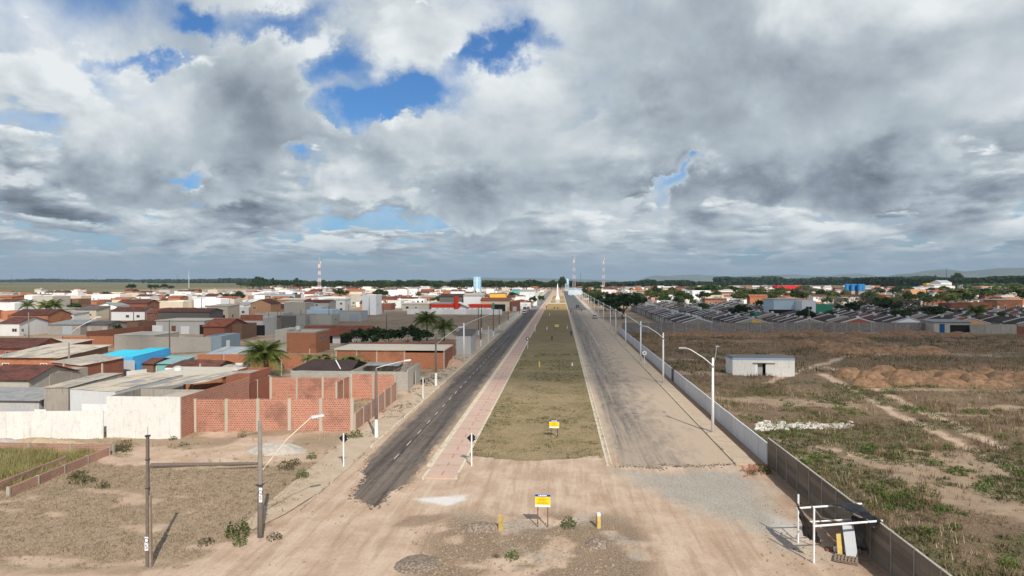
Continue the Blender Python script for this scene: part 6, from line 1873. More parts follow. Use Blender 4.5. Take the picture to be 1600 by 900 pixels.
# motorcycle and rider
x, y = at(891.8, 489.5)
r = empty('motorcycle', (x, y, 0.005), 'small dark motorcycle on the right carriageway beside the median', 'motorcycle')
for yy in (-0.62, 0.62):
    w_ = []
    ring = [(0, yy + 0.27 * math.cos(t), 0.30 + 0.27 * math.sin(t)) for t in [2 * math.pi * i / 14 for i in range(15)]]
    wl = MB().tube(ring, 0.045, 6, caps=False).build('wheel', M['tyre'], r)
    MB().tube([(-0.04, yy, 0.30), (0.04, yy, 0.30)], 0.11, 8).build('hub', M['car_silver'], wl)
MB().tube([(0, -0.62, 0.30), (0, -0.1, 0.48), (0, 0.35, 0.75), (0, 0.45, 0.95)], 0.05, 6).build('frame', M['dark_metal'], r)
MB().tube([(0, 0.62, 0.30), (0, 0.42, 0.98)], 0.035, 6).build('fork', M['car_silver'], r)
MB().tube([(-0.34, 0.30, 1.02), (0, 0.42, 1.0), (0.34, 0.30, 1.02)], 0.022, 6).build('handlebar', M['dark_metal'], r)
MB().hexa([(-0.13, -0.05, 0.62), (0.13, -0.05, 0.62), (0.11, 0.38, 0.68), (-0.11, 0.38, 0.68)], [(-0.10, 0.0, 0.84), (0.10, 0.0, 0.84), (0.08, 0.34, 0.88), (-0.08, 0.34, 0.88)]).build('tank', M['mast_red'], r)
MB().hexa([(-0.12, -0.72, 0.66), (0.12, -0.72, 0.66), (0.12, -0.06, 0.66), (-0.12, -0.06, 0.66)], [(-0.11, -0.75, 0.78), (0.11, -0.75, 0.78), (0.11, -0.06, 0.76), (-0.11, -0.06, 0.76)]).build('seat', M['tyre'], r)
MB().box(-0.14, -0.18, 0.30, 0.14, 0.22, 0.60).build('engine', M['grey_metal'], r)
MB().tube([(0, 0.50, 0.90), (0, 0.60, 0.90)], 0.09, 8).build('headlight', M['lamp_lens'], r)
person('motorcycle rider in dark shirt sitting on the motorcycle', x, y - 0.35, 0.0, body_mat('cloth_rider', (0.04, 0.045, 0.06), (0.03, 0.03, 0.045), waist=0.97), arms=((0.30, 0.62, 1.10), (-0.30, 0.62, 1.10)), seat=True, hat=None, z=-0.02)


# ------------------------------------------------------------------ masts, tower tanks, obelisk
def mast(px, yb, yt, label, Y, w0=4.2, w1=1.3, bands=9):
    # stands at road distance Y, its foot hidden behind the town
    d = ray(px, yt); t = Y / d[1]; x = d[0] * t; H = CAM_H + d[2] * t
    r = empty('lattice_mast', (x, Y, 0), label, 'mast')
    for i in range(bands):
        z0, z1 = H * i / bands, H * (i + 1) / bands
        a, b = w0 + (w1 - w0) * i / bands, w0 + (w1 - w0) * (i + 1) / bands
        q = MB(); rr = 0.17
        for s in ((-1, -1), (1, -1), (1, 1), (-1, 1)): q.tube([(s[0] * a / 2, s[1] * a / 2, z0), (s[0] * b / 2, s[1] * b / 2, z1)], rr, 5)
        for f in range(4):
            c = ((-1, -1), (1, -1), (1, 1), (-1, 1)); u, v = c[f], c[(f + 1) % 4]; k = 2
            for j in range(k):
                za, zb = z0 + (z1 - z0) * j / k, z0 + (z1 - z0) * (j + 1) / k
                wa, wb = a + (b - a) * j / k, a + (b - a) * (j + 1) / k
                q.tube([(u[0] * wa / 2, u[1] * wa / 2, za), (v[0] * wb / 2, v[1] * wb / 2, zb)], 0.09, 4)
                q.tube([(v[0] * wa / 2, v[1] * wa / 2, za), (u[0] * wb / 2, u[1] * wb / 2, zb)], 0.09, 4)
        q.build('section', M['mast_red' if i % 2 == 0 else 'mast_white'], r)
    MB().tube([(0, 0, H), (0, 0, H + 4)], 0.15, 5).build('antenna', M['mast_white'], r)
    for k in range(3):
        a_ = 2.1 * k; MB().box(-0.5 + 1.4 * math.cos(a_), -0.4 + 1.4 * math.sin(a_), H - 4 - 3 * k, 0.5 + 1.4 * math.cos(a_), 0.4 + 1.4 * math.sin(a_), H - 1.5 - 3 * k).build('antenna_panel', M['mast_white'], r)
    return r


mast(499, 452, 407, 'red and white lattice mast over the left town', 880, 3.6, 1.3, 9)
mast(897, 448, 400, 'red and white lattice mast right of the road end, left of two', 1150, 4.8, 1.9, 9)
mast(943, 447, 402, 'slimmer red and white lattice mast, right of two', 1250, 3.8, 1.5, 9)
for px, yt, Y, lab in ((295, 421, 1400, 'thin white distant radio mast left of the trees'), (18, 430, 2500, 'faint thin mast on the horizon at the left'), (907, 425, 2000, 'thin dark pole mast between the lattice masts'), (1479, 419, 1500, 'thin dark radio mast on the wooded ridge'), (277, 429, 2300, 'faint distant mast above the farm fields'), (150, 431, 2400, 'faint distant mast over the pale field')):
    d = ray(px, yt); t = Y / d[1]
    r = empty('radio_mast', (d[0] * t, Y, 0), lab, 'mast')
    MB().tube([(0, 0, 0), (0, 0, CAM_H + d[2] * t)], [0.55, 0.3], 5).build('pole', M['mast_white' if 'white' in lab else 'dark_metal'], r)
    MB().box(-0.9, -0.9, CAM_H + d[2] * t - 3, 0.9, 0.9, CAM_H + d[2] * t - 2.2).build('crosspiece', M['grey_metal'], r)


def water_tower(px, yb, yt, label, Y, w, frac=0.55, m='tank_pale_blue'):
    d = ray(px, yt); t = Y / d[1]; x = d[0] * t; H = CAM_H + d[2] * t
    r = empty('water_tower', (x, Y, 0), label, 'water tower')
    for s in ((-1, -1), (1, -1), (1, 1), (-1, 1)): MB().box(s[0] * w * 0.42 - 0.5, s[1] * w * 0.42 - 0.5, 0, s[0] * w * 0.42 + 0.5, s[1] * w * 0.42 + 0.5, H * frac).build('leg', M['tank_pale_blue'], r)
    MB().box(-w / 2, -w / 2, H * frac, w / 2, w / 2, H).build('tank', M[m], r)
    MB().box(-w / 2 - 0.3, -w / 2 - 0.3, H * 0.78, w / 2 + 0.3, w / 2 + 0.3, H * 0.80).build('rim', M['white_paint'], r)
    MB().box(-0.4, -w / 2 - 0.35, 0, 0.4, -w / 2 - 0.05, H).build('ladder', M['white_paint'], r)


water_tower(746, 453, 432.5, 'pale blue square water tower over the left town', 640, 6.6, 0.42)
water_tower(886, 447, 435.5, 'small pale blue water tower at the road end', 1000, 5.5, 0.55)
# row of blue tanks on the right
x0, y0 = at(1322, 453); 
for i, px in enumerate((1323, 1327.5, 1332, 1336.5, 1343, 1348)):
    d = ray(px, 444.5); Yk = 620 + (i % 2) * 4; t = Yk / d[1]; x = d[0] * t; H = CAM_H + d[2] * t
    r = empty('tank', (x, Yk, 0), ['leftmost blue cylindrical tank of the raised row', 'second blue cylindrical tank from the left', 'third blue cylindrical tank from the left', 'third blue cylindrical tank from the right', 'large blue cylindrical tank right of the row', 'rightmost blue cylindrical tank of the row'][i], 'tank', 'blue tanks over the right town')
    MB().tube([(0, 0, H - 5.6), (0, 0, H)], 1.7 if i < 4 else 2.1, 14).build('shell', M['tank_blue'], r, smooth=False)
    MB().tube([(0, 0, H + 0.003), (0, 0, H + 0.5)], [1.6, 0.6], 14).build('lid', M['tank_blue'], r)
    MB().box(-1.5, -1.5, 0, 1.5, 1.5, H - 5.62).build('stand', M['concrete'], r)
# obelisk of the far plaza
r = empty('monument', (-2.0, 575.0, 0.1), 'slender white obelisk on a pedestal in the far plaza', 'monument')
MB().box(-2.0, -2.0, 0, 2.0, 2.0, 0.8).build('base', M['clean_white_wall'], r)
MB().box(-1.1, -1.1, 0.8, 1.1, 1.1, 2.4).build('pedestal', M['clean_white_wall'], r)
MB().hexa([(-0.7, -0.7, 2.4), (0.7, -0.7, 2.4), (0.7, 0.7, 2.4), (-0.7, 0.7, 2.4)], [(-0.3, -0.3, 12.2), (0.3, -0.3, 12.2), (0.3, 0.3, 12.2), (-0.3, 0.3, 12.2)]).build('shaft', M['clean_white_wall'], r)
q = MB(); 
for i in range(4):
    c = [(-0.3, -0.3), (0.3, -0.3), (0.3, 0.3), (-0.3, 0.3)]; a, b = c[i], c[(i + 1) % 4]; q.poly([(a[0], a[1], 12.2), (b[0], b[1], 12.2), (0, 0, 13.4)])
q.build('tip', M['clean_white_wall'], r)
# white lamp posts lining the plaza on the left
for i in range(8):
    o = copy_tree(lm); 
    for c in list(o.children):
        if c.name.startswith('bracket'): bpy.data.objects.remove(c)
    o.location = (-19.0, 372 + i * 42, 0.1); o.rotation_euler = (0, 0, math.pi)
    o['label'] = 'white street lamp on the far left pavement, %s from the camera' % ORD[i]; o['group'] = 'white street lamps along the far left pavement'


# ------------------------------------------------------------------ vegetation
def quads(C, A, B):
    """Leaf quads from centres and two half axes."""
    V = np.stack([C - A - B, C + A - B, C + A + B, C - A + B], 1).reshape(-1, 3)
    return V, np.arange(len(V)).reshape(-1, 4)


def rand_dirs(n, g):
    v = g.normal(size=(n, 3)); return v / np.linalg.norm(v, axis=1)[:, None]


def crown_mesh(name, R, H, n, leaf, m, seed, clumps=26, hollow=0.5, flat_=1.0, gap=0.0):
    """Crown as many small leaves gathered in clumps over an uneven volume, base at z=0."""
    g = np.random.default_rng(seed)
    d = rand_dirs(clumps, g); d[:, 2] = np.abs(d[:, 2]) * 1.1 - 0.25
    rad = (hollow + (1 - hollow) * g.random(clumps)) * (0.8 + 0.45 * g.random(clumps))
    cc = d * rad[:, None] * np.array([R, R, H * 0.5]) + np.array([0, 0, H * 0.5])
    cs = R * (0.20 + 0.20 * g.random(clumps))
    w = cs ** 2; w /= w.sum()
    k = g.choice(clumps, n, p=w)
    off = rand_dirs(n, g) * (g.random(n) ** 0.45)[:, None]
    off[:, 2] *= 0.75 * flat_
    C = cc[k] + off * cs[k][:, None]
    a = rand_dirs(n, g); nrm = rand_dirs(n, g) + np.array([0, 0, 0.6]) + off * 0.7
    b = np.cross(nrm, a); b /= np.linalg.norm(b, axis=1)[:, None] + 1e-9
    a = np.cross(b, nrm); a /= np.linalg.norm(a, axis=1)[:, None] + 1e-9
    s = leaf * (0.6 + 0.8 * g.random(n))
    V, F_ = quads(C, a * s[:, None], b * (s * 0.6)[:, None])
    return np_mesh(name, V, F_, m)


def trunk_mesh(h, r, R, H, seed, m, limbs=6, bare=False):
    g = random.Random(seed); b = MB()
    top = h + H * 0.35
    b.tube([(0, 0, -0.3), (g.uniform(-.15, .15), g.uniform(-.15, .15), h * 0.5), (g.uniform(-.2, .2), g.uniform(-.2, .2), h), (0, 0, top)], [r * 1.25, r, r * 0.8, r * 0.35], 7)
    for i in range(limbs):
        a = 2 * math.pi * i / limbs + g.uniform(-.3, .3); z0 = h * g.uniform(0.75, 1.1); L = R * g.uniform(0.6, 0.95); z1 = h + H * g.uniform(0.3, 0.8)
        mid = (L * 0.45 * math.cos(a), L * 0.45 * math.sin(a), z0 + (z1 - z0) * 0.55)
        end = (L * math.cos(a + .2), L * math.sin(a + .2), z1)
        b.tube([(0, 0, z0), mid, end], [r * 0.5, r * 0.3, r * 0.1], 5, caps=False)
        if bare:
            for k in range(5):
                aa = a + g.uniform(-1.0, 1.0); l2 = R * g.uniform(0.25, 0.5); t = g.uniform(0.4, 1.0)
                s = tuple(mid[q] + (end[q] - mid[q]) * t for q in range(3))
                b.tube([s, (s[0] + l2 * math.cos(aa) * .6, s[1] + l2 * math.sin(aa) * .6, s[2] + l2 * 0.5), (s[0] + l2 * math.cos(aa + .4), s[1] + l2 * math.sin(aa + .4), s[2] + l2 * 0.8)], [r * 0.16, r * 0.1, r * 0.04], 4, caps=False)
    return b.mesh('trunk', m)


PROTO = {}
def tree_proto(key, h, R, H, n, leaf, leafm, bark, seeds, **k):
    PROTO[key] = [(trunk_mesh(h, 0.045 * (h + H) * 0.6, R, H, s, M[bark], bare=k.get('bare', False)), crown_mesh('crown', R, H, n, leaf, M[leafm], s, k.get('clumps', 26), k.get('hollow', 0.5)), h) for s in seeds]


tree_proto('dark', 2.2, 3.6, 5.0, 1500, 0.24, 'leaf_dark', 'bark', (1, 2, 3))
tree_proto('green', 2.0, 3.4, 4.6, 1400, 0.24, 'leaf_mid', 'bark', (4, 5, 6))
tree_proto('light', 1.8, 3.2, 4.2, 1200, 0.23, 'leaf_light', 'bark', (7, 8))
tree_proto('bare', 2.4, 3.6, 5.2, 520, 0.13, 'leaf_grey', 'bark_grey', (9, 10, 11), clumps=40, hollow=0.35, bare=True)
tree_proto('bush', 0.3, 1.6, 2.2, 520, 0.15, 'leaf_mid', 'bark', (12, 13))
tree_proto('bushdark', 0.3, 1.7, 2.3, 560, 0.16, 'leaf_dark', 'bark', (14, 15))
TREES = []


def tree(kind, x, y, s, label=None, group=None, sz=None, z=0.0, cat='tree', name='tree'):
    tr, cr, h = RNG.choice(PROTO[kind])
    r = empty(name, (x, y, z), label, cat, group, rz=RNG.uniform(0, 6.28))
    r.scale = (s, s, sz or s)
    link('trunk', tr, r); link('crown', cr, r, (0, 0, h))
    TREES.append((r, kind, label))
    return r


def ptree(kind, px, yb, yt, wpx, label, **k):
    """Tree from the pixel of its foot, the row of its top and its width."""
    x, y = at(px, yb); H = hgt(px, yb, yt); w = wpx * y / F_PX
    tr, cr, h = PROTO[kind][0]
    tot = {'dark': 7.3, 'green': 6.7, 'light': 6.1, 'bare': 7.7, 'bush': 2.6, 'bushdark': 2.7}[kind]
    wid = {'dark': 7.6, 'green': 7.2, 'light': 6.8, 'bare': 7.6, 'bush': 3.5, 'bushdark': 3.6}[kind]
    return tree(kind, x, y, w / wid, label, sz=H / tot, **k)


# near and middle trees, one by one
for a in [('dark', 974, 498, 457, 66, 'big dark tree beside the right carriageway, before the terraces'), ('dark', 956, 486, 457, 40, 'dark round tree just beyond the big dark tree'), ('dark', 994, 488, 460, 34, 'dark tree behind the big dark tree on its right'),
          ('green', 940, 475, 456, 22, 'green tree in the row along the right pavement'), ('green', 926, 468, 453, 18, 'smaller green tree further along the right pavement'), ('dark', 915, 463, 451, 14, 'small dark tree far along the right pavement'),
          ('green', 1106, 462, 445, 62, 'broad green tree behind the white blank building'), ('green', 1140, 462, 447, 40, 'green tree right of the broad green tree'), ('light', 1050, 468, 452, 40, 'pale green tree left of the white blank building'), ('light', 1030, 474, 455, 28, 'small pale tree behind the grey block house'),
          ('green', 1182, 474, 452, 44, 'dense green tree in the middle of the right town'), ('light', 1222, 466, 449, 34, 'pale green tree above the white glass fronted building'), ('green', 1256, 462, 447, 30, 'round green tree left of the blue tanks'),
          ('dark', 1385, 502, 464, 34, 'upright dark green tree between two bare grey trees'), ('bare', 1350, 500, 455, 58, 'big bare grey tree behind the stone wall'), ('bare', 1412, 502, 460, 56, 'pale bare tree right of the upright dark tree'),
          ('dark', 1330, 500, 470, 34, 'low dark tree left of the big bare tree'), ('dark', 1452, 504, 477, 52, 'wide dense dark tree left of the gatehouse'), ('dark', 1478, 503, 480, 34, 'dark tree touching the gatehouse roof'), ('bush', 1422, 504, 487, 24, 'green bush between bare tree and dense dark tree'),
          ('light', 1500, 476, 452, 60, 'wide olive green tree behind the brick houses'), ('green', 1530, 474, 449, 44, 'green tree above the long brick house'), ('light', 1585, 472, 447, 50, 'pale green tree at the right photo edge'), ('green', 1562, 468, 452, 30, 'round green tree behind the windowed brick house'), ('dark', 1522, 452, 437, 30, 'dark tree before the white sheds on the right'),
          ('bushdark', 1188, 490, 468, 18, 'dark bush beside the green wall in the terraces'), ('green', 684, 478, 463, 22, 'green tree left of the dark hall roof'), ('dark', 218, 491, 479, 18, 'round yellowish bush before the red tiled brick house'),
          ('dark', 345, 476, 457, 26, 'dark leafy tree among white houses left of the blue grey house'), ('green', 372, 476, 455, 24, 'tall green palm like tree beside the dark leafy tree'), ('dark', 531, 470, 450, 24, 'dark tree left of the stepped white house'), ('dark', 594, 472, 451, 28, 'dark spreading tree left of the balcony house'),
          ('bush', 183, 522, 505, 14, 'dark green bush beside the stained grey house'), ('dark', 833, 480, 462, 12, 'narrow tree at the left road beside the shops'), ('green', 846, 476, 461, 10, 'narrow green tree further along the left road')]:
    ptree(*a)
# hedge behind the brick wall and the bushes in front of it
hg = [(556, 537, 513, 46), (582, 537, 511, 50), (608, 537, 512, 52), (636, 537, 508, 52), (656, 537, 511, 44)]
for i, (px, yb, yt, w) in enumerate(hg):
    ptree('bushdark', px, yb + 3, yt, w, 'dark green hedge bush above the brick wall with dark piers, %s' % ['leftmost', 'second from the left', 'middle one', 'second from the right', 'rightmost'][i], cat='bush', name='hedge_bush', group='hedge bushes behind the brick wall')


# palms
def frond_mesh(L, seed, leaflets=18, droop=1.0, w=0.05, ll=0.55):
    g = random.Random(seed); V, F_ = [], []
    P = []
    for i in range(9):
        t = i / 8; P.append(Vector((L * (t - 0.16 * t * t * droop), 0, L * (0.50 * t - 0.72 * droop * t * t))))
    b = MB(); b.tube(P, [0.045 * (1 - 0.8 * i / 8) for i in range(9)], 4)
    for i in range(leaflets):
        t = 0.14 + 0.86 * i / (leaflets - 1); k = min(7, int(t * 8)); f = t * 8 - k
        p = P[k].lerp(P[k + 1], f); d = (P[k + 1] - P[k]).normalized()
        l = L * ll * math.sin(math.pi * (0.18 + 0.80 * t)) ** 0.7 * 0.6
        for s in (-1, 1):
            e = p + d * l * 0.55 + Vector((0, s * l, -l * (0.25 + 0.35 * droop) * g.uniform(0.6, 1.3)))
            b.poly([p - d * w * L * 0.5, e, p + d * w * L * 0.5])
    return b.mesh('frond', M['palm_leaf'], fix=False)


FRONDS = [frond_mesh(1.0, s, 17, dr) for s, dr in ((1, 0.75), (2, 1.0), (3, 1.3))]


def palm(px, yb, yt, label, L, n=17, trunk=True, group=None, scale=1.0):
    x, y = at(px, yb); H = hgt(px, yb, yt)
    r = empty('palm_tree', (x, y, 0), label, 'palm tree', group)
    g = random.Random(int(px * 7))
    hc = max(H - L * 0.42, 0.3)
    MB().tube([(0, 0, -0.3), (0.08, 0, hc * 0.5), (0, 0, hc)], [0.24, 0.19, 0.16], 8).build('trunk', M['bark'], r)
    for i in range(n):
        a = 2.4 * i; e = 0.05 + 0.95 * (i / n)          # inner fronds stand up, outer ones hang
        f = FRONDS[0 if e < 0.35 else (1 if e < 0.75 else 2)]
        link('frond', f, r, (0, 0, hc), (0, -(1.22 - 1.35 * e) * 0.80, a + g.uniform(-.2, .2)), (L * g.uniform(0.85, 1.1),) * 3)
    return r


palm(413, 588, 541, 'broad green coconut palm rising between brick walls, largest in the photo', 4.7, 30)
palm(667, 533, 491, 'tall coconut palm over the hedge, left of two', 4.8, 19)
palm(694, 533, 503, 'shorter coconut palm over the hedge, right of two', 4.4, 17)
palm(1525, 512, 479, 'dark palm behind the weathered grey wall', 4.6, 18)
palm(43, 500, 472, 'pale palm in front of the block house at left', 3.9, 13)
palm(72, 502, 473, 'spiky palm left of the brown panel, left of two', 4.6, 14)
palm(86, 502, 471, 'spiky palm left of the brown panel, right of two', 4.8, 14)
palm(434, 484, 467, 'small palm behind the long plain grey house', 4.0, 12)


def banana(px, yb, yt, label):
    x, y = at(px, yb); H = hgt(px, yb, yt) * 1.42; g = random.Random(int(px))
    r = empty('banana_plant', (x, y, 0), label, 'banana plant', 'banana plants behind the block shed')
    MB().tube([(0, 0, -0.2), (0, 0, H * 0.55)], [0.16, 0.10], 7).build('stem', M['weed_dull'], r)
    for i in range(9):
        L = H * g.uniform(0.42, 0.62); b = MB(); w = L * 0.13; prev = None; up = g.uniform(0.55, 1.1)
        for j in range(6):
            t = j / 5; px_ = L * t * 0.85; pz = L * (up * t - 0.85 * t * t); ww = w * math.sin(math.pi * min(0.97, 0.08 + 0.9 * t))
            cur = ((px_, -ww, pz - ww * 0.4), (px_, 0, pz), (px_, ww, pz - ww * 0.4))
            if prev: b.poly([prev[0], cur[0], cur[1], prev[1]]); b.poly([prev[1], cur[1], cur[2], prev[2]])
            prev = cur
        f = b.build('leaf', M['banana_leaf'], r, (0, 0, H * 0.55), fix=False); f.rotation_euler = (0, 0, 2.4 * i + g.uniform(-.3, .3))


for i, (px, yb, yt) in enumerate([(481, 588, 553), (497, 589, 552), (510, 588, 556), (524, 592, 560), (538, 591, 557), (549, 590, 554), (565, 588, 562)]):
    banana(px, yb, yt, 'banana plant with ragged pale leaves behind the block shed, %s' % ['leftmost of seven', 'second from the left', 'third from the left', 'middle of seven', 'third from the right', 'second from the right', 'rightmost of seven'][i])


# bushes and weeds on the plots
def weed_mesh(name, R, H, n, leaf, m, seed):
    g = np.random.default_rng(seed)
    a = g.random(n) * 2 * math.pi; rr = R * np.sqrt(g.random(n)); z = H * g.random(n) ** 0.8 * (1 - 0.6 * (rr / R) ** 2)
    C = np.stack([rr * np.cos(a), rr * np.sin(a), z], 1)
    A_ = rand_dirs(n, g); B_ = np.cross(A_, rand_dirs(n, g)); B_ /= np.linalg.norm(B_, axis=1)[:, None]
    s = leaf * (0.6 + 0.8 * g.random(n))
    V, F_ = quads(C, A_ * s[:, None], B_ * (s * 0.5)[:, None])
    return np_mesh(name, V, F_, m)


WG = [weed_mesh('leaves', 0.6, 0.8, 130, 0.07, M['weed_green'], s) for s in (1, 2, 3)]
WD = [weed_mesh('leaves', 0.6, 0.6, 130, 0.055, M['weed_dull'], s) for s in (4, 5)]
for px, py, s, kind, lab in ((371, 838, 1.3, WG, 'tall green leafy weed at the corner of the dry plot'), (375, 852, 0.7, WG, 'small green weed below the tall leafy weed'), (473, 747, 0.9, WG, 'green weed beside the sandy left pavement'), (487, 717, 0.8, WG, 'upright green weed near the grey sand heap'),
                             (448, 733, 1.3, WD, 'dull green bush right of the fallen pole'), (460, 727, 1.0, WD, 'dull scrub above the pavement weeds'), (428, 842, 0.8, WD, 'dry weed at the foot of the plated pole'), (556, 684, 1.1, WG, 'green weed at the right end of the tall brick wall'), (540, 682, 0.6, WD, 'dull weed in front of the last brick pier'),
                             (888, 824, 0.9, WG, 'low dark green weed right of the notice board'), (800, 874, 0.7, WG, 'green weed in the middle of the rough island'), (775, 872, 0.4, WD, 'tiny weed left of the green island weed'), (130, 754, 1.6, WD, 'olive bush on the dry plot behind the foundation wall'), (120, 748, 1.2, WD, 'grey green bush beside the olive bush'), (160, 763, 0.9, WD, 'small olive bush right of the others on the plot'),
                             (322, 852, 0.8, WD, 'straggly dry bush in the dry plot'), (1176, 742, 0.8, WD, 'dark weed at the end of the right pavement'), (1195, 738, 0.9, WG, 'green weed where white panels meet brown slabs'), (270, 686, 0.7, WD, 'weed tuft at the foot of the brick yard wall'), (378, 684, 0.7, WD, 'dark weed at the foot of the brick wall between piers')):
    x, y = at(px, py)
    r = empty('weed', (x, y, gz1(x, y)), lab, 'plant', rz=RNG.uniform(0, 6)); r.scale = (s, s, s)
    link('leaves', RNG.choice(kind), r)
    b = MB()
    for i in range(6):
        a = i * 1.05; b.tube([(0, 0, -0.05), (0.25 * math.cos(a), 0.25 * math.sin(a), 0.5)], [0.012, 0.006], 4, caps=False)
    b.build('stem', M['bark'], r)


# blades of grass, counted in tens of thousands
def tufts(name, X, Y, Z, h, n_bl, spread, wid, m, seed, lean=0.5):
    g = np.random.default_rng(seed); N_ = len(X)
    if not N_: return
    a = g.random((N_, n_bl)) * 2 * math.pi
    hh = h[:, None] * (0.5 + 0.8 * g.random((N_, n_bl)))
    bx = X[:, None] + spread * g.normal(size=(N_, n_bl)) * 0.5; by = Y[:, None] + spread * g.normal(size=(N_, n_bl)) * 0.5
    tx = bx + np.cos(a) * hh * lean * g.random((N_, n_bl)); ty = by + np.sin(a) * hh * lean * g.random((N_, n_bl))
    px_, py_ = -np.sin(a) * wid, np.cos(a) * wid
    zb = np.repeat(Z[:, None], n_bl, 1) - 0.02
    V = np.stack([np.stack([bx - px_, by - py_, zb], -1), np.stack([bx + px_, by + py_, zb], -1), np.stack([tx, ty, zb + hh], -1)], 2).reshape(-1, 3)
    F_ = np.arange(len(V)).reshape(-1, 3)
    o = link(name, np_mesh(name, V, F_, m)); tag(o, kind='stuff')
    return o


def scatter(n, x0, x1, y0, y1, seed, keep):
    g = np.random.default_rng(seed)
    X = x0 + (x1 - x0) * g.random(n); Y = y0 + (y1 - y0) * g.random(n)
    k = keep(X, Y) > g.random(n)
    X, Y = X[k], Y[k]
    return X, Y, gz(X, Y), g


fd, fg, fl, ff = ground_mask('dry'), ground_mask('green'), ground_mask('lot'), ground_mask('field')
vis = lambda X, Y: (np.abs(X + 0.0703 * Y) < 0.80 * Y + 4)
# short litter on the left plot
X, Y, Z, g = scatter(24000, -60, -18, 36, 63, 1, lambda X, Y: fl(X, Y) * fd(X, Y) * vis(X, Y))
tufts('dry_grass', X, Y, Z, 0.10 + 0.10 * g.random(len(X)), 4, 0.16, 0.022, M['grass_litter'], 2, 1.8)
X, Y, Z, g = scatter(2600, -60, -19, 37, 70, 3, lambda X, Y: vis(X, Y) * (fbm(X, Y, 2.5, 15, 3) > 0.56) * 0.7)
tufts('dry_grass', X, Y, Z, 0.22 + 0.2 * g.random(len(X)), 7, 0.22, 0.022, M['grass_straw'], 4, 1.0)
# straw inside the low walls and green strip under the white wall
X, Y, Z, g = scatter(9000, -60, -41.4, 47, 60.3, 5, lambda X, Y: vis(X, Y) * (X < -41.4 - 0.0 * Y) * (fbm(X, Y, 2, 16, 3) > 0.36) * 1.0)
tufts('straw_grass', X, Y, Z, 0.35 + 0.35 * g.random(len(X)), 6, 0.25, 0.03, M['grass_olive'], 6, 0.7)
X, Y, Z, g = scatter(5000, -65, -36, 60.8, 66, 7, lambda X, Y: vis(X, Y) * fg(X, Y))
tufts('green_grass', X, Y, Z, 0.14 + 0.16 * g.random(len(X)), 5, 0.25, 0.03, M['weed_dull'], 8, 1.0)
X, Y, Z, g = scatter(6000, -120, -19.5, 66, 205, 9, lambda X, Y: vis(X, Y) * fd(X, Y) * 0.8)
tufts('dry_grass', X, Y, Z, 0.25 + 0.3 * g.random(len(X)), 5, 0.5, 0.05, M['grass_straw'], 10, 0.9)
X, Y, Z, g = scatter(700, -21.6, -18.2, 44, 140, 11, lambda X, Y: (fbm(X, Y, 2.2, 19, 3) > 0.55) * 1.0)
tufts('verge_weeds', X, Y, Z, 0.12 + 0.22 * g.random(len(X)), 9, 0.25, 0.03, M['weed_dull'], 12, 1.0)
# the right plot: dry stalks, then green weeds
X, Y, Z, g = scatter(60000, 18.6, 95, 30, 120, 13, lambda X, Y: vis(X, Y) * fd(X, Y) * np.clip(1.25 - Y / 120, 0.25, 1) * (0.35 + 0.65 * (fbm(X, Y, 4.0, 22, 4) > 0.47)))
tufts('dry_grass', X, Y, Z, (0.16 + 0.30 * g.random(len(X))) * (0.6 + 1.2 * sstep(fbm(X, Y, 6, 23, 3), 0.42, 0.66)), 6, 0.30, 0.026, M['grass_dry'], 14, 0.8)
X, Y, Z, g = scatter(13000, 18.6, 120, 30, 130, 15, lambda X, Y: vis(X, Y) * fd(X, Y) * (fbm(X, Y, 7.0, 27, 4) > 0.50) * 0.8)
tufts('straw_grass', X, Y, Z, 0.25 + 0.35 * g.random(len(X)), 6, 0.35, 0.026, M['grass_straw'], 16, 0.9)
X, Y, Z, g = scatter(36000, 18.6, 110, 30, 130, 17, lambda X, Y: vis(X, Y) * fg(X, Y) * np.clip(1.3 - Y / 110, 0.2, 1))
tufts('green_weeds', X, Y, Z, 0.14 + 0.26 * g.random(len(X)), 7, 0.34, 0.05, M['weed_dull'], 18, 1.1)
X, Y, Z, g = scatter(30000, 18.6, 110, 30, 110, 19, lambda X, Y: vis(X, Y) * (fbm(X, Y, 5.0, 33, 4) > 0.60) * np.clip(1.3 - Y / 100, 0.1, 1))
tufts('green_weeds', X, Y, Z, 0.16 + 0.30 * g.random(len(X)), 7, 0.30, 0.055, M['weed_green'], 20, 1.1)
X, Y, Z, g = scatter(24000, 18.6, 170, 120, 210, 21, lambda X, Y: vis(X, Y) * fd(X, Y) * 0.55)
tufts('dry_grass', X, Y, Z, 0.3 + 0.45 * g.random(len(X)), 5, 0.7, 0.06, M['grass_dry'], 22, 0.8)
X, Y, Z, g = scatter(7000, 18.6, 170, 112, 205, 25, lambda X, Y: vis(X, Y) * (fbm(X, Y, 8.0, 37, 4) > 0.55) * 0.8)
tufts('green_weeds', X, Y, Z, 0.3 + 0.5 * g.random(len(X)), 6, 0.8, 0.09, M['weed_dull'], 26, 1.0)
# lawn blades near the camera
X, Y, _, g = scatter(30000, -8.1, 3.9, 61.0, 125, 23, lambda X, Y: np.clip(1.35 - Y / 110, 0.15, 1) * (0.3 + 0.7 * (fbm(X, Y, 2.4, 41, 4) > 0.46)))
Z = np.full(len(X), 0.115)
tufts('lawn_grass', X, Y, Z, 0.05 + 0.07 * g.random(len(X)), 4, 0.16, 0.022, M['grass_straw'], 24, 1.4)
X, Y, _, g = scatter(5000, -8.1, 3.9, 61.0, 150, 29, lambda X, Y: (fbm(X, Y, 3.5, 57, 4) > 0.56) * 0.8)
tufts('lawn_weeds', X, Y, np.full(len(X), 0.115), 0.07 + 0.10 * g.random(len(X)), 6, 0.22, 0.03, M['weed_dull'], 30, 1.3)
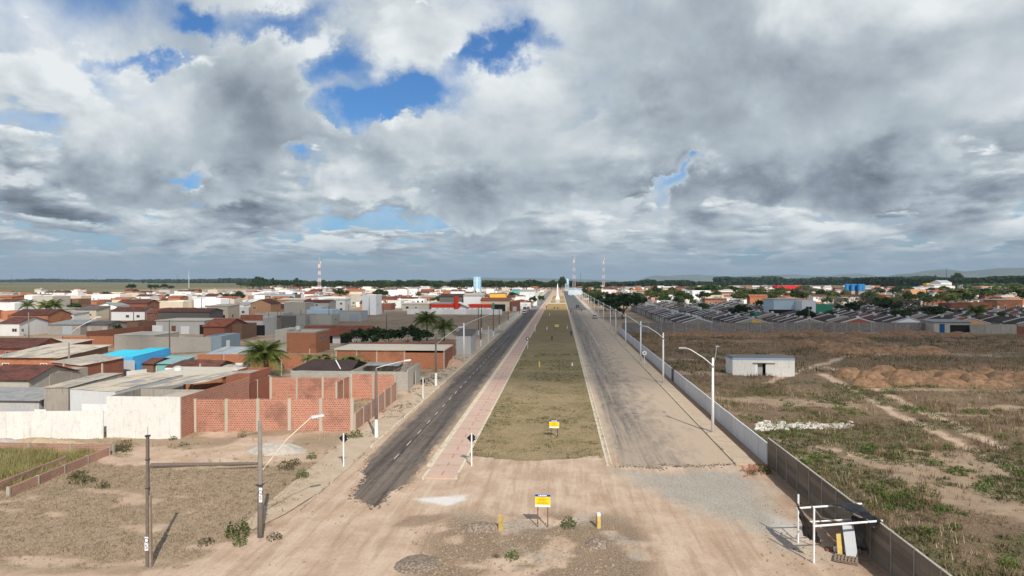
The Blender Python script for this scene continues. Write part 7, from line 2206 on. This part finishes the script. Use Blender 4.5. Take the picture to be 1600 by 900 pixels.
# green leafy shrubs along the slab wall and through the right plot, each its own
gr = random.Random(5)
spots = []
for px, py, n in ((1420, 700, 10), (1480, 705, 8), (1560, 740, 10), (1590, 755, 8), (1350, 765, 10), (1385, 790, 10), (1420, 800, 8), (1460, 830, 6), (1300, 705, 7), (1260, 712, 6), (1380, 692, 7), (1510, 745, 7), (1545, 640, 8), (1590, 690, 6), (1585, 880, 5), (1355, 580, 4), (1250, 640, 4), (1560, 537, 5), (1230, 728, 6)):
    for i in range(n): spots.append((px + gr.gauss(0, 24), py + gr.gauss(0, 9)))
lv = [[], [], []]; lm_ = ['weed_green', 'weed_green', 'weed_dull']; LF = [[], [], []]
src = [np.array([v.co[:] for v in w_.vertices]) for w_ in (WG[0], WG[1], WD[0])]
cnt_ = [0, 0, 0]
for px, py in spots:
    x, y = at(px, py)
    if x < 18.9 or y < 30: continue
    s = gr.uniform(0.35, 1.25); k = gr.choice([0, 1, 2, 2]); a = gr.uniform(0, 6.28); V = src[k]
    P = np.stack([V[:, 0] * math.cos(a) - V[:, 1] * math.sin(a), V[:, 0] * math.sin(a) + V[:, 1] * math.cos(a), V[:, 2] * 0.75], 1) * s + np.array([x, y, gz1(x, y)])
    lv[k].append(P)
for k in range(3):
    P = np.concatenate(lv[k]); tag(link('leafy_weeds', np_mesh('leafy_weeds', P, np.arange(len(P)).reshape(-1, 4), M[lm_[k]])), kind='stuff')


# ------------------------------------------------------------------ the town behind: individually built houses, then the far mass
taken = []
for o in list(COL.objects):
    if o.get('category') in ('house', 'shed', 'building') and o.parent is None and o.name.split('.')[0] != 'terrace_house':
        b = [c for c in o.children if c.type == 'MESH']
        xs = [o.location.x + v[0] for c in b for v in c.bound_box]; ys = [o.location.y + v[1] for c in b for v in c.bound_box]
        if xs: taken.append((min(xs) - 1.5, max(xs) + 1.5, min(ys) - 4.0, max(ys) + 1.5))


def free(x0, x1, y0, y1):
    for a in taken:
        if x0 < a[1] and x1 > a[0] and y0 < a[3] and y1 > a[2]: return False
    return True


PAL = [('clean_white_wall', 'bright white', 30), ('white_wall', 'off-white', 18), ('light_grey_wall', 'pale grey', 10), ('grey_wall', 'grey', 8), ('cream_wall', 'cream', 9), ('orange_brick', 'orange brick', 12), ('dark_brick', 'dark brick', 6), ('pale_block', 'raw block', 5), ('orange_wall', 'orange', 3), ('pink_wall', 'pink', 3), ('pale_blue_wall', 'pale blue', 2), ('teal_wall', 'teal', 1)]
PALR = [('clean_white_wall', 'bright white', 16), ('white_wall', 'off-white', 18), ('cream_wall', 'cream', 14), ('grey_wall', 'grey', 9), ('orange_brick', 'orange brick', 10), ('dark_brick', 'dark brick', 8), ('pink_wall', 'pink', 4), ('orange_wall', 'orange', 4), ('brown_wall', 'brown', 7)]
ROOFS = [('flat', 'concrete', 'flat roofed', 34), ('flat', 'white_wall', 'flat roofed', 14), ('slab', 'slab_concrete', 'slab roofed', 10), ('my', 'grey_sheet', 'grey sheet roofed', 12), ('my', 'pale_sheet', 'pale sheet roofed', 10), ('gx', 'red_tile', 'red tiled', 10), ('gx', 'dark_tile', 'dark tiled', 16), ('gx', 'orange_tile', 'orange tiled', 7), ('gy', 'dark_tile', 'dark gabled', 8)]


def pick(lst): return RNG.choices(lst, [q[-1] for q in lst])[0]


FILL = []


def fill_house(x, y, w, D, pal, far=False):
    wm, wn, _ = pick(pal); rk, rm, rn, _ = pick(ROOFS)
    H = RNG.choice([2.9, 3.1, 3.3, 3.6, 3.9, 3.4, 5.6, 6.2] if pal is PAL else [2.7, 2.9, 3.0, 3.3, 5.4])
    n = max(1, int(w / 4)); wins, doors = [], []
    dark = 0
    for i in range(n):
        u = -w / 2 + w * (i + 0.5) / n + RNG.uniform(-.5, .5); q = RNG.random()
        if q < 0.38: wins.append(('f', u, 1.1, 1.4, 1.1, RNG.choice(['white_paint', 'concrete', 'dark_metal'])))
        elif q < 0.55: doors.append(('f', u, RNG.choice([0.9, 2.6, 2.8]), 2.2, RNG.choice(['garage_metal', 'white_paint', 'rust', 'dark_opening', 'dark_opening'])))
        if H > 5 and RNG.random() < 0.7: wins.append(('f', u, 3.9, 1.4, 1.1, 'white_paint'))
    face = 'r' if x < 0 else 'l'
    if RNG.random() < 0.5: wins.append((face, D * 0.4, 1.1, 1.3, 1.1, 'concrete'))
    r = house(x - w / 2, x + w / 2, y, D, H, wm, (rk, rm), None, wins=wins, doors=doors, rise=RNG.uniform(0.9, 1.7) if rk[0] == 'g' else RNG.uniform(0.3, 0.8), over=0.25,
              tank=(RNG.uniform(-w / 4, w / 4), D * 0.5, H - (0.35 if rk == 'flat' else -0.1), RNG.choice(['tank_blue', 'light_grey_wall', 'light_grey_wall'])) if RNG.random() < 0.22 and rk in ('flat', 'slab') else None)
    FILL.append((r, wn, ('two storey ' if H > 5 else '') + rn))
    return r


rows_y = []
y = 262.0
while y < 620: rows_y.append(y); y *= 1.063
cnt = 0
for yr in rows_y:
    xmax = -24 if yr > 352 else -100
    x = -(0.80 + 0.0703) * yr - 14
    while x < xmax:
        w = RNG.uniform(7, 14); D = RNG.uniform(8, 11); yy = yr + RNG.uniform(-3, 3)
        if RNG.random() < 0.83 and free(x, x + w, yy, yy + D) and not (-99 < x + w and x < -84) and cnt < 128 and not (468 < yy + D and yy < 482):
            fill_house(x + w / 2, yy, w, D, PAL); cnt += 1
            taken.append((x - 0.5, x + w + 0.5, yy - 2, yy + D + 1))
        x += w + RNG.choice([0.6, 1.0, 1.5, 3.0, 6.0])
# right town: named buildings
HR = [
 (1209, 1256, 500, 468, 14, 'pale_blue_wall', ('slab', 'slab_concrete'), 'pale modern building with long dark glass front among the terraces', dict(doors=[('f', -1.5, 13.0, 4.2, 'dark_opening')], side='light_grey_wall', over=0.3)),
 (1253, 1274, 502, 470, 8, 'clean_white_wall', ('flat', 'concrete'), 'white stair block right of the dark glass front', dict(wins=[('f', 0, 4.6, 2.6, 1.2, 'grey_wall')])),
 (1274, 1300, 500, 476, 10, 'green_wall', ('flat', 'concrete'), 'dark green low wing right of the white stair block', {}),
 (1082, 1110, 474, 454, 10, 'clean_white_wall', ('flat', 'concrete'), 'bright white blank building with grey doorway behind the terraces', dict(doors=[('f', 0.5, 4.6, 3.2, 'grey_wall')])),
 (1117, 1128, 472, 457, 8, 'dark_brick', ('flat', 'concrete'), 'small brick block right of the bright white building', {}),
 (996, 1018, 486, 468, 10, 'grey_block', ('flat', 'concrete'), 'grey block house beside the big dark tree', {}),
 (1180, 1192, 506, 489, 7, 'green_wall', ('flat', 'concrete'), 'green walled house with white doors in the terraces', dict(doors=[('f', -1.2, 0.9, 2.2, 'white_paint'), ('f', 1.5, 0.9, 2.2, 'white_paint')])),
 (1486, 1517, 497, 474, 10, 'dark_brick', ('flat', 'concrete'), 'dark brick wall house with two small windows above the palm', dict(wins=[('f', 1.5, 3.2, 1.0, 1.2, 'concrete'), ('f', 4.8, 3.2, 1.0, 1.2, 'concrete')])),
 (1517, 1548, 497, 473, 10, 'orange_brick', ('flat', 'concrete'), 'orange brick blank house right above the palm', {}),
 (1558, 1596, 494, 469, 10, 'orange_brick', ('slab', 'concrete'), 'orange brick house with white framed windows near the right edge', dict(wins=[('f', 3.5, 3.4, 1.6, 1.6), ('f', -2.0, 2.8, 0.9, 2.2)], doors=[('f', -5, 1.0, 4.6, 'white_paint')], over=0.25)),
 (1385, 1408, 478, 462, 9, 'orange_wall', ('slab', 'red_tile'), 'peach coloured house with small dark window behind the bare trees', dict(wins=[('f', 1, 2.4, 1.6, 1.2)], over=0.4)),
 (1423, 1446, 476, 452, 9, 'orange_wall', ('flat', 'concrete'), 'taller peach house behind the bare trees', {}),
 (1415, 1424, 470, 452, 8, 'clean_white_wall', ('flat', 'concrete'), 'thin white block left of the taller peach house', {}),
 (1495, 1514, 480, 466, 8, 'clean_white_wall', ('flat', 'concrete'), 'white flat house above the dark brick house', {}),
 (1540, 1549, 472, 450, 6, 'clean_white_wall', ('flat', 'concrete'), 'slim white tower like house left of the pale green tree', {}),
]
for a in HR:
    phouse(*a[:8], **a[8])


def sheds(px0, px1, yt, Y, H, D, wm, roof, label, **k):
    x0 = ray(px0, yt); x1 = ray(px1, yt)
    X0, X1 = x0[0] * Y / x0[1], x1[0] * Y / x1[1]
    return house(X0, X1, Y, D, H, wm, roof, label, cat='building', name='shed_building', **k)


sheds(1214, 1256, 444, 900, 9.0, 20, 'bright_red_paint', ('flat', 'concrete'), 'long building with bright red front in the far right town')
sheds(1256, 1282, 445, 905, 8.0, 20, 'clean_white_wall', ('flat', 'concrete'), 'white extension of the bright red building')
sheds(1460, 1488, 442, 950, 9.0, 20, 'clean_white_wall', ('gx', 'pale_sheet'), 'white shed left of the barrel roofed hall', rise=2)
sheds(1470, 1487, 438, 980, 13.0, 26, 'clean_white_wall', ('gx', 'metal_sheet'), 'white barrel roofed hall in the far right town', rise=3)
sheds(1533, 1565, 441, 950, 8.0, 20, 'pink_wall', ('flat', 'white_wall'), 'long pale pink shed at the far right')
sheds(1448, 1455, 439, 1000, 12, 10, 'yellow_wall', ('flat', 'concrete'), 'small yellow green block by the far wood')
sheds(1424, 1470, 444, 900, 6.5, 18, 'white_wall', ('my', 'metal_sheet'), 'low white industrial shed before the far wood')
sheds(1330, 1365, 440, 820, 8, 20, 'grey_wall', ('gx', 'grey_sheet'), 'wide grey roofed shed behind the blue tanks', rise=2)
sheds(1036, 1055, 443, 900, 8, 16, 'clean_white_wall', ('flat', 'concrete'), 'white block on the left of the far right town')
sheds(1110, 1130, 444, 860, 7, 16, 'grey_wall', ('flat', 'slab_concrete'), 'grey long hall behind the broad green tree')
sheds(1122, 1145, 448, 700, 6, 14, 'clean_white_wall', ('my', 'pale_sheet'), 'white hall with pale roof right of the broad green tree', rise=1)
sheds(940, 962, 447, 620, 7.5, 12, 'clean_white_wall', ('flat', 'concrete'), 'white building with two red panels by the far pavement', wins=[('f', -5, 1.5, 3.4, 3.4, 'bright_red_paint', 'bright_red_paint'), ('f', 4.5, 1.5, 3.4, 3.4, 'bright_red_paint', 'bright_red_paint')])
sheds(888, 910, 446, 760, 6, 16, 'pale_blue_wall', ('my', 'metal_sheet'), 'pale blue sheet roofed shed at the right road end', rise=1)
sheds(760, 772, 443.5, 640, 8, 12, 'clean_white_wall', ('flat', 'concrete'), 'white two storey house right of the pale blue water tower')
sheds(800, 812, 446, 660, 6.5, 12, 'teal_wall', ('my', 'teal_sheet'), 'green roofed hall near the far end of the left road', rise=0.8)
sheds(812, 836, 448, 560, 7.0, 16, 'light_grey_wall', ('my', 'grey_sheet'), 'grey warehouse facing the far left road', rise=1.2)
sheds(765, 790, 453, 470, 7.0, 12, 'yellow_wall', ('slab', 'dark_sheet'), 'ochre house with dark openings behind the cream garage', doors=[('f', -3, 4, 2.4, 'dark_opening'), ('f', 3, 4, 2.4, 'dark_opening')])

# right town: filler beyond the terraces
rows_y = []
y = 372.0
while y < 760: rows_y.append(y); y *= 1.072
cr_ = 0
for yr in rows_y:
    x = 30 if yr > 470 else 60
    while x < 0.70 * yr + 20:
        w = RNG.uniform(8, 14); D = RNG.uniform(8, 12); yy = yr + RNG.uniform(-4, 4)
        if RNG.random() < 0.62 and free(x, x + w, yy, yy + D) and cr_ < 78 and (yr > 430 or x > 225):
            fill_house(x + w / 2, yy, w, D, PALR); cr_ += 1
            taken.append((x - 0.5, x + w + 0.5, yy - 2, yy + D + 1))
        x += w + RNG.choice([1.0, 2.0, 4.0, 9.0, 14.0])

# labels of the filler: look, then where, then its place among its likes
def zone(px, py):
    if px < 855:
        a = ('at left edge of town' if px < 110 else 'left of carport house' if px < 300 else 'above unfinished house' if px < 450 else 'below the mast' if px < 560 else 'around balcony house' if px < 665 else 'behind red tower' if px < 775 else 'by far left road')
    else:
        a = ('beside road end trees' if px < 1000 else 'behind the terraces' if px < 1200 else 'below red front' if px < 1310 else 'around blue tanks' if px < 1420 else 'at far right of town')
    return a


def depth_word(py): return 'front' if py > 477 else ('middle' if py > 463 else 'rear')


groups = {}
for r, wn, rn in FILL:
    px, py = to_px(r.location.x, r.location.y, 0)
    k = '%s %s house %s, %s' % (wn, rn, zone(px, py), depth_word(py))
    groups.setdefault(k, []).append((px, r))
ORDN = ['leftmost', 'second from left', 'third from left', 'fourth from left', 'fifth from left', 'sixth from left', 'seventh from left', 'eighth from left', 'ninth from left', 'tenth from left']
for k, lst in groups.items():
    lst.sort(key=lambda q: q[0])
    for i, (px, r) in enumerate(lst):
        base, dw = k.rsplit(', ', 1)
        lab = base + ', ' + dw + ' rows'
        if len(lst) > 1: lab = base + ', ' + dw + ' rows, ' + (ORDN[i] if i < len(lst) - 1 and i < len(ORDN) else 'rightmost')
        w = lab.split()
        if len(w) > 16: lab = ' '.join(lab.replace('in the town ', '').split()[:16])
        r['label'] = lab
        r['group'] = 'houses of the left town' if px < 855 else 'houses of the right town'

# terraces
ROWN = ['first terrace row from the right road', 'second terrace row from the right road', 'third terrace row', 'fourth terrace row', 'fifth terrace row', 'sixth terrace row', 'seventh terrace row', 'eighth terrace row', 'ninth terrace row', 'tenth terrace row']
from collections import defaultdict
by = defaultdict(list)
for o, ri, j in TERR: by[ri].append((j, o))
cardinal = ['first', 'second', 'third', 'fourth', 'fifth', 'sixth', 'seventh', 'eighth', 'ninth', 'tenth', 'eleventh', 'twelfth', 'thirteenth', 'fourteenth', 'fifteenth', 'sixteenth', 'seventeenth', 'eighteenth', 'nineteenth', 'twentieth', 'twenty-first', 'twenty-second', 'twenty-third', 'twenty-fourth', 'twenty-fifth', 'twenty-sixth', 'twenty-seventh', 'twenty-eighth', 'twenty-ninth', 'thirtieth', 'thirty-first', 'thirty-second']
for ri, lst in by.items():
    lst.sort(key=lambda q: q[0])
    for i, (j, o) in enumerate(lst):
        o['label'] = 'dark roofed terrace house with white party walls, %s back in the %s' % (cardinal[i], ROWN[ri].replace(' from the right road', ''))
        o['group'] = 'terrace houses behind the stone wall'

# the rest of the roofs: too small to pick apart singly
q = MB()
fm = ['clean_white_wall', 'white_wall', 'cream_wall', 'orange_brick', 'grey_wall', 'dark_brick', 'dark_tile', 'grey_sheet', 'dark_opening', 'slab_concrete', 'orange_tile']
for i in range(1900):
    left_side = RNG.random() < 0.55
    Y = RNG.uniform(360, 1250) if left_side else RNG.uniform(430, 1400)
    X = RNG.uniform(-0.86 * Y, -24) if left_side else RNG.uniform(26, 0.75 * Y)
    if left_side and (X < -0.42 * Y - 20 and Y > 760): continue
    w, D, H = RNG.uniform(3.5, 7), RNG.uniform(7, 11), RNG.choice([2.8, 3, 3.3, 3.6, 5.8])
    if free(X - w, X + w, Y, Y + D):
        taken.append((X - w - 0.3, X + w + 0.3, Y - 1, Y + D + 0.3))
        k = RNG.choices(range(6), [9 if left_side else 4, 5, 4, 4, 3, 2 if left_side else 4])[0]
        q.box(X - w, Y, -0.3, X + w, Y + D, H, k, RNG.choice([k, 9, 7]))
        if RNG.random() < (0.35 if left_side else 0.7):
            t_ = RNG.choice([6, 6, 7, 10]) ; e = H + RNG.uniform(0.8, 1.5)
            q.prism([(Y - 0.3, H + 0.01), (Y + D + 0.3, H + 0.01), (Y + D / 2, e)], X - w - 0.3, X + w + 0.3, 'x', t_)
        for j in range(RNG.randint(1, 3)):
            u = X + RNG.uniform(-0.7, 0.7) * w; q.box(u - 0.6, Y - 0.03, 0.2 if RNG.random() < 0.4 else 1.0, u + 0.6, Y - 0.002, 2.2, 8)
        if RNG.random() < 0.3: q.box(X - 0.6, Y + D / 2 - 0.6, H, X + 0.6, Y + D / 2 + 0.6, H + 1.3, RNG.choice([0, 4]))
tag(q.build('town_houses', [M[k] for k in fm]), kind='stuff')

# ------------------------------------------------------------------ trees of the town and beyond
TG = []
gt = random.Random(17)
def town_tree(kind, x, y, s): 
    TG.append(tree(kind, x, y, s, None, 'trees scattered through the town'))
for i in range(75):
    y = gt.uniform(250, 640); x = gt.uniform(-0.84 * y, -26)
    if free(x - 3, x + 3, y - 3, y + 3) and not (-99 < x < -84) and not (-84 < x < -24 and y < 350): town_tree(gt.choice(['dark', 'green', 'dark', 'light']), x, y, gt.uniform(0.5, 0.9))
for i in range(230):
    y = gt.uniform(330, 900) if i < 150 else gt.uniform(400, 560); x = gt.uniform(26, 0.72 * y)
    if free(x - 2, x + 2, y - 2, y + 2) and (y > 410 or x > 150): town_tree(gt.choice(['dark', 'green', 'light', 'light', 'bare', 'green']), x, y, gt.uniform(0.8, 1.55))
for x, y in ((68, 262), (86, 246), (85, 300), (103, 268), (120, 250), (137, 268), (120, 310), (154, 250), (172, 262), (190, 250), (68, 330), (52, 300), (103, 350), (154, 320)):
    town_tree(gt.choice(['dark', 'green', 'bare']), x, y, gt.uniform(0.7, 1.15))
for i in range(16):          # row along the right pavement
    TG.append(tree(gt.choice(['dark', 'green']), gt.uniform(21, 25), 300 + i * 21, gt.uniform(0.6, 0.9), None, 'trees scattered through the town'))
# belt of trees behind the left town
BT = []
for i in range(150):
    px = 380 + 500 * (i / 150) + gt.uniform(-6, 6); Y = gt.uniform(1000, 1400); d = ray(px, 440); x = d[0] * Y / d[1]
    BT.append(tree(gt.choice(['dark', 'dark', 'green']), x, Y, gt.uniform(1.6, 2.6), None, 'trees in the belt behind the left town', sz=gt.uniform(1.5, 2.4)))
for px, yt, Y, s in ((206, 443, 900, 1.6), (236, 444, 950, 1.5), (243, 444, 960, 1.4), (257, 443, 1000, 1.4), (268, 446, 960, 1.2), (402, 431, 1250, 2.6), (410, 433, 1280, 2.4), (427, 434, 1300, 1.6), (464, 434, 1250, 2.2), (879, 431, 900, 1.5), (1496, 425, 1500, 3.2)):
    d = ray(px, yt); x = d[0] * Y / d[1]; H = CAM_H + d[2] * Y / d[1]
    BT.append(tree('dark', x, Y, s, None, 'trees in the belt behind the left town' if px < 900 else 'trees scattered through the town', sz=H / 7.3))
for lst in (TG, BT):
    gg = {}
    for o in lst:
        kd = [k for r_, k, l in TREES if r_ is o][0]
        px, py = to_px(o.location.x, o.location.y, 0)
        nm = {'dark': 'dark green tree', 'green': 'mid green tree', 'light': 'pale green tree', 'bare': 'bare grey tree'}[kd]
        base = (nm + ' ' + zone(px, py).replace('in the town ', 'in town ')) if lst is TG else nm + ' in the distant belt ' + zone(px, py).replace('in the town ', '').replace(' of the town', '')
        gg.setdefault((base, depth_word(py)), []).append((px, o))
    for (base, dw), l2 in gg.items():
        l2.sort(key=lambda q_: q_[0])
        for i, (px, o) in enumerate(l2):
            lab = base + (', ' + dw + ' rows' if lst is TG else '') + ((', ' + (ORDN[i] if i < len(ORDN) else cardinal[i] + ' from left')) if len(l2) > 1 else '')
            o['label'] = ' '.join(lab.split()[:16])


# far woods as one mass each, hills, haze
def wood(name, pts, n, leaf, m, seed, hmin, hmax, dep):
    g = np.random.default_rng(seed); P = np.array(pts, float)
    L = np.r_[0, np.cumsum(np.hypot(*np.diff(P, axis=0).T))]
    t = g.random(n) * L[-1]; X = np.interp(t, L, P[:, 0]); Y = np.interp(t, L, P[:, 1]) + dep * g.random(n)
    top = hmin + (hmax - hmin) * fbm(t, Y * 0.05, 45.0, seed, 4) ** 1.2 * 1.6
    Zc = top * g.random(n) ** 0.55
    A_ = rand_dirs(n, g); B_ = np.cross(A_, rand_dirs(n, g)); B_ /= np.linalg.norm(B_, axis=1)[:, None]
    s = leaf * (0.6 + 0.8 * g.random(n))
    V, F_ = quads(np.stack([X, Y, Zc], 1), A_ * s[:, None], B_ * s[:, None])
    return tag(link(name, np_mesh(name, V, F_, m)), kind='stuff')


def far(px, Y): d = ray(px, 437); return (d[0] * Y / d[1], Y)


wood('distant_wood', [far(1130, 2300), far(1250, 2300), far(1420, 2100), far(1620, 2000)], 26000, 2.6, M['leaf_dark'], 3, 10, 26, 160)
wood('distant_wood', [far(1360, 1500), far(1450, 1450), far(1620, 1400)], 22000, 1.7, M['leaf_dark'], 4, 12, 22, 90)
wood('distant_wood', [far(880, 1700), far(1000, 1700), far(1140, 1900)], 12000, 2.0, M['leaf_dark'], 5, 6, 14, 150)
wood('distant_wood', [far(560, 1700), far(720, 1700), far(880, 1600)], 14000, 2.0, M['leaf_mid'], 6, 6, 14, 150)
wood('distant_wood', [far(-60, 5200), far(90, 5200), far(210, 5200)], 6000, 6.0, M['leaf_dark'], 7, 8, 22, 300)
wood('distant_wood', [far(220, 3600), far(330, 3600), far(420, 3400)], 7000, 4.5, M['leaf_dark'], 8, 6, 22, 250)
wood('distant_wood', [far(1590, 900), far(1600, 1300), far(1500, 1350)], 5000, 1.2, M['leaf_mid'], 9, 5, 11, 120)

hill_m = earth('hill_ground', (0.07, 0.085, 0.05), (0.12, 0.125, 0.07), 0.002)


def ridge(name, pts, Y, depth, seed):
    """Hills: outline heights (pixel rows) at the distance Y, with real depth."""
    px = np.array([q[0] for q in pts], float); py = np.array([q[1] for q in pts], float)
    n, k = 160, 16
    u = np.linspace(px[0], px[-1], n); top = np.interp(u, px, py)
    X = np.array([ray(a, 437)[0] / ray(a, 437)[1] for a in u]) * Y
    H = (438 - top) / F_PX * Y * 1.01
    v = np.linspace(0, 1, k)
    prof = np.sin(np.pi * v) ** 0.8
    Xg = np.repeat(X[:, None], k, 1); Yg = Y + (v[None, :] - 0.5) * depth + 0 * Xg
    Zg = H[:, None] * prof[None, :] * (1 + 0.25 * (fbm(Xg, Yg, Y * 0.04, seed, 5) - 0.5) * (prof[None, :] < 0.99)) - 2.0
    I = np.arange(n * k).reshape(n, k)
    o = link(name, np_mesh(name, np.stack([Xg, Yg, Zg], -1).reshape(-1, 3), np.stack([I[:-1, :-1], I[1:, :-1], I[1:, 1:], I[:-1, 1:]], -1).reshape(-1, 4), hill_m, smooth=True))
    return tag(o, kind='structure')


ridge('hills', [(1395, 437), (1415, 427), (1440, 425.5), (1460, 421.5), (1477, 420), (1490, 423), (1510, 423), (1540, 421), (1565, 418.5), (1600, 418), (1660, 416), (1760, 424), (1850, 437)], 13000, 2600, 3)
ridge('hills', [(1000, 437), (1015, 431), (1024, 429.5), (1045, 430.5), (1058, 429), (1085, 428), (1120, 430), (1150, 431), (1180, 429.5), (1240, 428), (1262, 430), (1305, 430), (1318, 427.5), (1340, 427), (1360, 430), (1400, 432), (1450, 437)], 19000, 3000, 4)
ridge('hills', [(700, 437), (735, 433), (760, 432.5), (790, 434), (830, 433.5), (900, 435), (960, 437)], 17000, 2500, 6)


# ------------------------------------------------------------------ labels of the earth piles
gg = {}
for o, rn in PILES:
    px, py = to_px(o.location.x, o.location.y, 0); gg.setdefault(rn, []).append((px, o))
for rn, lst in gg.items():
    lst.sort(key=lambda q_: q_[0])
    for i, (px, o) in enumerate(lst):
        w = ORDN[i] if i < len(ORDN) else (cardinal[i] + ' from left')
        o['label'] = 'tipped pile of red earth on the plot, %s, %s' % (rn, 'rightmost' if i == len(lst) - 1 else w)


# ------------------------------------------------------------------ cloud whose shadow lies over the middle of the view, and the air
def cloud(name, gxc, gyc, rx, ry, alt, seed, dens):
    off = Vector((SUN_DIR.x, SUN_DIR.y, 0)) / SUN_DIR.z * alt
    n = 40
    u, v = np.meshgrid(np.linspace(0, 2 * math.pi, 2 * n, endpoint=False), np.linspace(0.02, math.pi - 0.02, n))
    k = 1 + 0.5 * (fbm(np.cos(u) * 2 + seed, np.sin(u) * 2 + np.cos(v) * 2 + 7, 1.0, seed, 4) - 0.5)
    X = rx * np.sin(v) * np.cos(u) * k; Y = ry * np.sin(v) * np.sin(u) * k
    Z = np.where(np.cos(v) > 0, np.cos(v) * 60 * k, np.cos(v) * 12)
    I = np.arange(2 * n * n).reshape(n, 2 * n); J = np.roll(I, -1, 1)
    me = np_mesh(name, np.stack([X, Y, Z], -1).reshape(-1, 3), np.stack([I[:-1], J[:-1], J[1:], I[1:]], -1).reshape(-1, 4)[:, ::-1], None, smooth=True) if False else None
    m = bpy.data.materials.get('cloud_vapour')
    if m is None:
        m, N, p = mat('cloud_vapour', 1.0, 0.0)
        o_ = N.node('ShaderNodeTexCoord').outputs['Generated']
        c = N.vec('SUBTRACT', o_, (0.5, 0.5, 0.5)); x, y, z = N.sep(c)
        r = N.math('SQRT', N.add(N.mul(x, x), N.mul(y, y)))
        e = N.smooth(N.mad(N.noise(geopos(N), 0.018, 5.0, 0.6), 0.30, r), 0.42, 0.64, 1.0, 0.0)
        p.inputs['Base Color'].default_value = (0.8, 0.8, 0.8, 1)
        N.put(p.inputs['Alpha'], N.mul(e, dens))
    me = np_mesh(name, np.stack([X, Y, Z], -1).reshape(-1, 3), np.stack([I[:-1], I[1:], J[1:], J[:-1]], -1).reshape(-1, 4), m, smooth=True)
    return tag(link(name, me, None, (gxc + off.x, gyc + off.y, alt)), kind='structure')


cloud('cloud', 85, 240, 300, 150, 520, 3, 0.62)

m = bpy.data.materials.new('haze_air'); m.use_nodes = True
t = m.node_tree; t.nodes.clear()
vo = t.nodes.new('ShaderNodeVolumePrincipled'); oo = t.nodes.new('ShaderNodeOutputMaterial')
vo.inputs['Color'].default_value = (0.52, 0.67, 0.83, 1); vo.inputs['Density'].default_value = 0.000048
vo.inputs['Anisotropy'].default_value = 0.0
t.links.new(vo.outputs[0], oo.inputs['Volume'])
MATS['haze_air'] = m
tag(MB().box(-41000, -3100, -4.0, 41000, 61000, 330.0).build('haze', m), kind='stuff')
